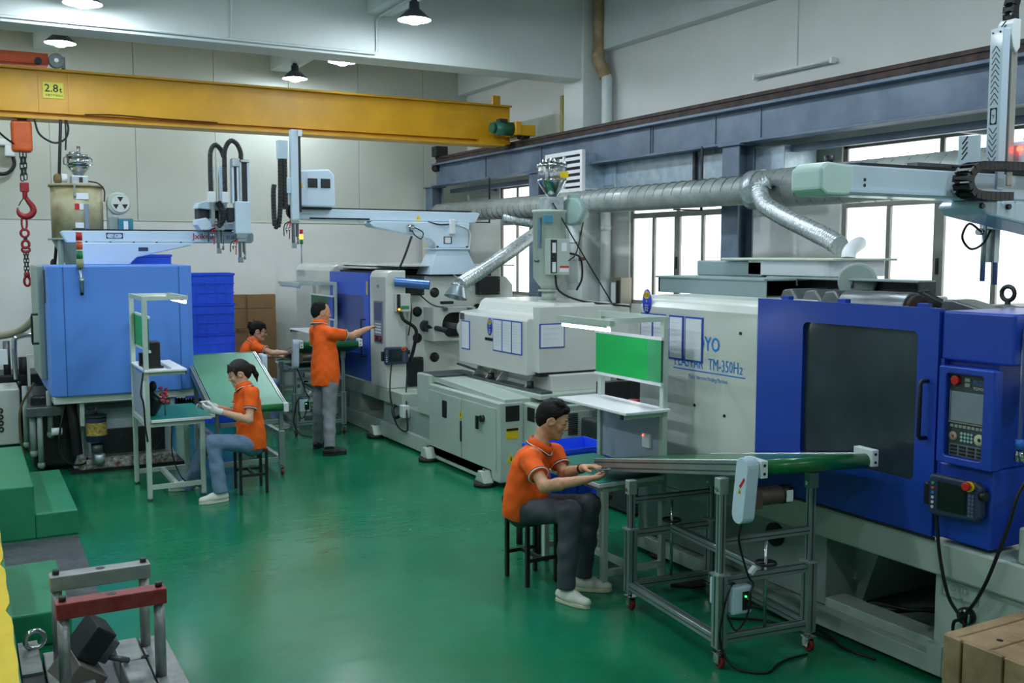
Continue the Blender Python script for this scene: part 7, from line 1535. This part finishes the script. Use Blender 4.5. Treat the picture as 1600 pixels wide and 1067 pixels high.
    hemp = T(pl, 0, 0, -0.07 if seated else -0.12) if hem is None else T(pl, 0, 0, hem)
    hc = ((hemp, -upb),)
    f.ell(T(ch, -0.005, 0, 0.0), Rb, np.array((0.118, 0.165, 0.19)) * bs, 0.05, hc)
    f.ell(T((ch + pl) / 2, 0.005, 0, 0), Rb, np.array((0.122, 0.152, 0.20)) * bs, 0.06, hc)
    f.ell(T(pl, 0.0, 0, 0.03), Rb, np.array((0.138, 0.184, 0.30) if seated else (0.150, 0.204, 0.36)) * bs, 0.05, hc)
    if female:
        for s_ in (-1, 1): f.ell(T(ch, 0.075, s_ * 0.06, -0.03), Rb, (0.055, 0.06, 0.06), 0.05)
    f.cap(J['neck'] + (ch - J['neck']) * 0.12, ch, 0.062, 0.09, 0.05)
    ends = {}
    for s_ in 'rl':
        S_, E_ = J['s' + s_], J['e' + s_]; d_ = unit(E_ - S_); L = np.linalg.norm(E_ - S_) * sleeve; en = S_ + d_ * L; ends[s_] = (en, d_)
        rs = (0.060 if female else 0.068)
        f.cap(J['neck'] * 0.75 + S_ * 0.25 - upb * 0.03, S_ - upb * 0.012, 0.055, rs, 0.045); f.cap(S_ - upb * 0.01, en + d_ * 0.03, rs, rs * 0.96, 0.03, ((en, d_),))
    skinmesh('polo_shirt', f.mesh((0.0019, 30.0)), M_SHIRT, t)
    for s_ in 'rl':
        en, d_ = ends[s_]; u_ = unit(np.cross(d_, [0.3, 0.2, 1.0])); v_ = np.cross(d_, u_); rs = (0.060 if female else 0.068) * 0.965 + 0.002
        for off, mm, nm in ((-0.004, M_TRIMW, 'sleeve_trim'), (-0.011, M_TRIMN, 'sleeve_trim')):
            B().tube([en + d_ * off + (u_ * math.cos(q) + v_ * math.sin(q)) * rs for q in [2 * math.pi * i / 24 for i in range(25)]], 0.0042, 6, caps=False).out(nm, mm, t, fixn=False)
    # collar: folded band around the neck with white and dark edge lines
    nk = J['neck']; na = unit(Hc - fw * 0.02 - nk); nf = unit(fr - na * (fr @ na)); ns = np.cross(na, nf); N = 28; vs = []; rimp = []
    for rr, hh in ((nr + 0.012, 0.028), (nr + 0.017, 0.030), (nr + 0.036, -0.014), (nr + 0.030, -0.016)):
        for i in range(N):
            q = 2 * math.pi * i / N; c_ = math.cos(q); dip = 0.028 * max(0, c_) ** 3 * (1 if hh < 0 else 0.55)
            p = nk + nf * (c_ * rr * 1.06) + ns * (math.sin(q) * rr) + na * (hh - dip + 0.016); vs.append(p)
            if hh == -0.014: rimp.append(p)
    fs = [(j * N + i, j * N + (i + 1) % N, ((j + 1) % 4) * N + (i + 1) % N, ((j + 1) % 4) * N + i) for j in range(4) for i in range(N)]
    col = B().add([tuple(p) for p in vs], fs, True).out('collar', M_SHIRT, t)
    B().tube(rimp + [rimp[0]], 0.0035, 6, caps=False).out('collar_trim', M_TRIMW, col, fixn=False)
    B().tube([p - na * 0.006 + unit(p - nk) * 0.001 for p in rimp] + [rimp[0] - na * 0.006], 0.0035, 6, caps=False).out('collar_trim', M_TRIMN, col, fixn=False)
    q = T(ch, 0.118 * bs + 0.006, 0.06 * (-1), 0.035)
    # ---- trousers and shoes
    if legs:
        f = Field(0.0072); f.ell(pl - upb * 0.02, Rb, np.array((0.112, 0.152, 0.13)) * bs, 0.05)
        for s_ in 'rl':
            h_, k_, a_ = J['h' + s_], J['k' + s_], J['a' + s_]; d_ = unit(a_ - k_); cut = ((a_ + d_ * 0.07, d_),); r0, r1, r2 = np.array((0.092, 0.071, 0.058)) * (0.94 if female else 1.0) * pr
            f.cap(h_, k_, r0, r1, 0.04); f.cap(k_, a_ * 0.6 + k_ * 0.4, r1, r1 * 0.92, 0.03); f.cap(a_ * 0.6 + k_ * 0.4, a_ + d_ * 0.12, r1 * 0.92, r2 * (1.25 if female else 1.0), 0.03, cut)
        skinmesh('trousers', f.mesh((0.0024, 27.0)), pants, t)
        if not seated: pass
        for s_ in 'rl':
            a_ = J['a' + s_]; fd = foot[s_]; fd = unit([fd[0], fd[1], 0]); sd_ = np.cross([0, 0, 1], fd); g0 = np.array([a_[0], a_[1], foot['z' + s_] if 'z' + s_ in foot else 0.0])
            f = Field(0.0055); fl = ((g0 + np.array([0, 0, 0.022]), (0, 0, -1)),)
            f.cap(g0 - fd * 0.045 + np.array([0, 0, 0.05]), g0 + fd * 0.06 + np.array([0, 0, 0.048]), 0.036, 0.04, 0.03, fl); f.cap(g0 + fd * 0.06 + np.array([0, 0, 0.042]), g0 + fd * 0.16 + np.array([0, 0, 0.034]), 0.042, 0.032, 0.03, fl)
            f.cap(g0 + np.array([0, 0, 0.05]), g0 + np.array([0, 0, 0.072]), 0.038, 0.036, 0.03, fl)
            sh = skinmesh('shoe', f.mesh(), shoes[0], t)
            pr_ = [(-0.082, 0.0), (-0.07, 0.028), (-0.03, 0.037), (0.06, 0.044), (0.13, 0.042), (0.175, 0.026), (0.193, 0.0)]
            ol = [g0 + fd * x + sd_ * y for x, y in pr_] + [g0 + fd * x - sd_ * y for x, y in pr_[-2:0:-1]]
            n_ = len(ol); B().add([tuple(p + np.array([0, 0, 0.001])) for p in ol] + [tuple(p + np.array([0, 0, 0.024])) for p in ol], [tuple(range(n_ - 1, -1, -1)), tuple(range(n_, 2 * n_))] + [(i, (i + 1) % n_, n_ + (i + 1) % n_, n_ + i) for i in range(n_)]).out('sole', shoes[1], sh, bevel=0.004)
            lc = B()
            for i in range(4): x = 0.045 + 0.022 * i; lc.tube([g0 + fd * x + sd_ * 0.022 + np.array([0, 0, 0.078 - 0.010 * i]), g0 + fd * (x + 0.006) + np.array([0, 0, 0.090 - 0.010 * i]), g0 + fd * x - sd_ * 0.022 + np.array([0, 0, 0.078 - 0.010 * i])], 0.0035, 5)
            lc.out('laces', shoes[1], sh, fixn=False)
    return t, J, HP, T
D_ = lambda u, v, d: np.array(PD(u, v, d))
# seated man in front
J1 = dict(pelvis=D_(819, 790, 6.80), chest=D_(828, 736, 6.76), neck=D_(843, 697, 6.74), head=D_(864, 655, 6.72), sr=D_(827, 716, 6.58), er=D_(851, 760, 6.38), wr=D_(916, 749, 6.36), sl=D_(866, 706, 6.90), el=D_(882, 741, 6.80), wl=D_(912, 731, 6.56), hr=D_(824, 799, 6.70), kr=D_(890, 799, 6.42), ar=D_(885, 902, 6.42), hl=D_(836, 792, 6.88), kl=D_(922, 788, 6.64), al=D_(912, 884, 6.66))
vr, vl = D_(1000, 735, 6.4) - D_(900, 750, 6.4), D_(945, 725, 6.45) - D_(912, 731, 6.56)
p1, JJ, HP, T = person('seated man in orange polo and dark trousers holding a small part', J1, 126, 0.35, mat('charcoal_trousers', '#3a4048', 0.7, var=0.08, scale=6), (M_SHOEW, M_SOLE), 'short',
    hands={'r': (unit(vr), (-0.2, 0.5, 0.8), (0.3, 0.6, 0.5), 0.45), 'l': (unit(vl), (0.1, -0.5, -0.8), (-0.2, -0.5, 0.8), 0.45)}, foot={'r': (0.35, -0.93), 'l': (0.75, -0.6)})
wd = unit(JJ['wl'] - JJ['el']); wa = V(JJ['wl'] - wd * 0.03); B().cyl(wa - V(wd) * 0.012, wa + V(wd) * 0.012, 0.033, n=20).out('wrist_watch', M_BLACK, p1, label='black wrist watch', bevel=0.004)
t = thing('plastic_part', 'small grey molded part in the hands of the seated man', 'part', PD(944, 733, 6.34))
F = frame(t) @ Matrix.Rotation(math.radians(-25), 4, 'Z'); B(F).prism([(-0.045, -0.022), (0.04, -0.026), (0.05, 0.0), (0.035, 0.026), (-0.045, 0.022)], 'z', -0.005, 0.005).out('shell', M_IRON, t, bevel=0.003); B(F).box(-0.02, 0.02, -0.012, 0.012, 0.005, 0.009).out('boss', M_DARK, t)
# standing man
J2 = dict(pelvis=D_(508, 586, 11.30), chest=D_(508, 537, 11.30), neck=D_(499, 506, 11.32), head=D_(502, 488, 11.34), sr=D_(519, 520, 11.16), er=D_(549, 525, 11.36), wr=D_(575, 513, 11.66), sl=D_(493, 517, 11.46), el=D_(494, 551, 11.56), wl=D_(508, 573, 11.62), hr=D_(516, 592, 11.22), kr=D_(515, 645, 11.22), ar=D_(515, 690, 11.10), hl=D_(502, 592, 11.38), kl=D_(499, 643, 11.42), al=D_(497, 684, 11.52))
p2, *_ = person('standing man in orange polo and grey trousers touching the control panel', J2, 92, 0.12, mat('grey_trousers', '#83868c', 0.75, var=0.06, scale=5), (M_SHOEB, M_SHOEB), 'receding', seated=False,
    hands={'r': (D_(590, 507, 11.86) - D_(575, 513, 11.66), (0.1, -0.2, -1), (-0.3, 0.9, 0.3), 0.28), 'l': ((0.5, 0.4, -0.1), (0.6, -0.3, -0.5), (0.1, 0, 1), 0.5)}, foot={'r': (0.95, -0.1), 'l': (0.6, 0.5)}, pr=1.0)
# woman at the left bench
J3 = dict(pelvis=D_(394, 690, 9.28), chest=D_(388, 634, 9.28), neck=D_(381, 605, 9.28), head=D_(373, 583, 9.28), sl=D_(394, 613, 9.12), el=D_(389, 656, 9.02), wl=D_(340, 642, 8.98), sr=D_(378, 612, 9.46), er=D_(366, 646, 9.42), wr=D_(332, 634, 9.18), hl=D_(388, 694, 9.18), kl=D_(333, 690, 9.02), al=D_(343, 758, 9.02), hr=D_(386, 692, 9.36), kr=D_(322, 690, 9.36), ar=D_(296, 757, 9.50))
p3, *_ = person('seated woman with ponytail, white gloves and jeans at the left bench', J3, 274, 0.36, mat('blue_jeans', '#6f88a8', 0.75, var=0.12, scale=7, bump=0.1, bscale=80), (M_SHOEW, M_SHOEW), 'ponytail', female=True, gloves=True, hair_m=M_HAIRB,
    hands={'l': (D_(312, 638, 8.98) - D_(340, 642, 8.98), (0.1, 0.7, 0.5), (0.0, 0.3, 0.8), 0.4), 'r': (D_(308, 630, 9.10) - D_(332, 634, 9.18), (0.0, -0.6, -0.4), (0, -0.4, 0.8), 0.4)}, foot={'r': (-0.95, 0.1), 'l': (-0.98, -0.1)}, pr=0.98)
t = thing('plastic_part', 'small dark molded part in the white gloved hands', 'part', PD(313, 630, 9.02))
F = frame(t) @ Matrix.Rotation(math.radians(25), 4, 'Y'); B(F).prism([(-0.06, -0.03), (0.05, -0.035), (0.06, 0.0), (0.05, 0.035), (-0.06, 0.03)], 'z', -0.005, 0.005).out('shell', M_DARK, t, bevel=0.003); B(F).box(-0.03, 0.03, -0.015, 0.015, 0.005, 0.009).out('boss', M_IRON, t)
# woman at the far conveyor
J4 = dict(pelvis=D_(383, 590, 12.95), chest=D_(389, 552, 12.92), neck=D_(397, 532, 12.90), head=D_(404, 517, 12.88), sr=D_(400, 541, 12.72), er=D_(424, 551, 12.66), wr=D_(452, 551, 12.70), sl=D_(388, 539, 13.08), el=D_(408, 556, 13.08), wl=D_(436, 556, 12.95), hr=D_(386, 595, 12.85), kr=D_(428, 600, 12.75), ar=D_(430, 652, 12.75), hl=D_(386, 595, 13.05), kl=D_(428, 600, 13.0), al=D_(430, 650, 13.0))
p4, JJ, HP, T = person('woman with hair bun and glasses reaching over the far conveyor', J4, 112, 0.22, _M['blue_jeans'], (M_SHOEW, M_SHOEW), 'bun', female=True,
    hands={'r': ((0.9, -0.2, 0.0), (0, 0, -1), (0.1, 0.8, 0.1), 0.3), 'l': ((0.9, -0.3, 0.0), (0, 0, -1), (0.1, -0.8, 0.1), 0.3)}, foot={'r': (0.9, -0.2), 'l': (0.9, -0.2)})
gl = B()
for s_ in (-1, 1):
    gl.tube([HP(0.102, s_ * 0.031 + 0.022 * math.cos(q), 0.004 + 0.017 * math.sin(q)) for q in [2 * math.pi * i / 14 for i in range(15)]], 0.0024, 6, caps=False).tube([HP(0.10, s_ * 0.052, 0.008), HP(0.05, s_ * 0.080, 0.008), HP(-0.01, s_ * 0.083, 0.004)], 0.0024, 6)
gl.tube([HP(0.103, -0.01, 0.006), HP(0.105, 0, 0.008), HP(0.103, 0.01, 0.006)], 0.0024, 6).out('glasses', M_BLACK, p4, fixn=False)
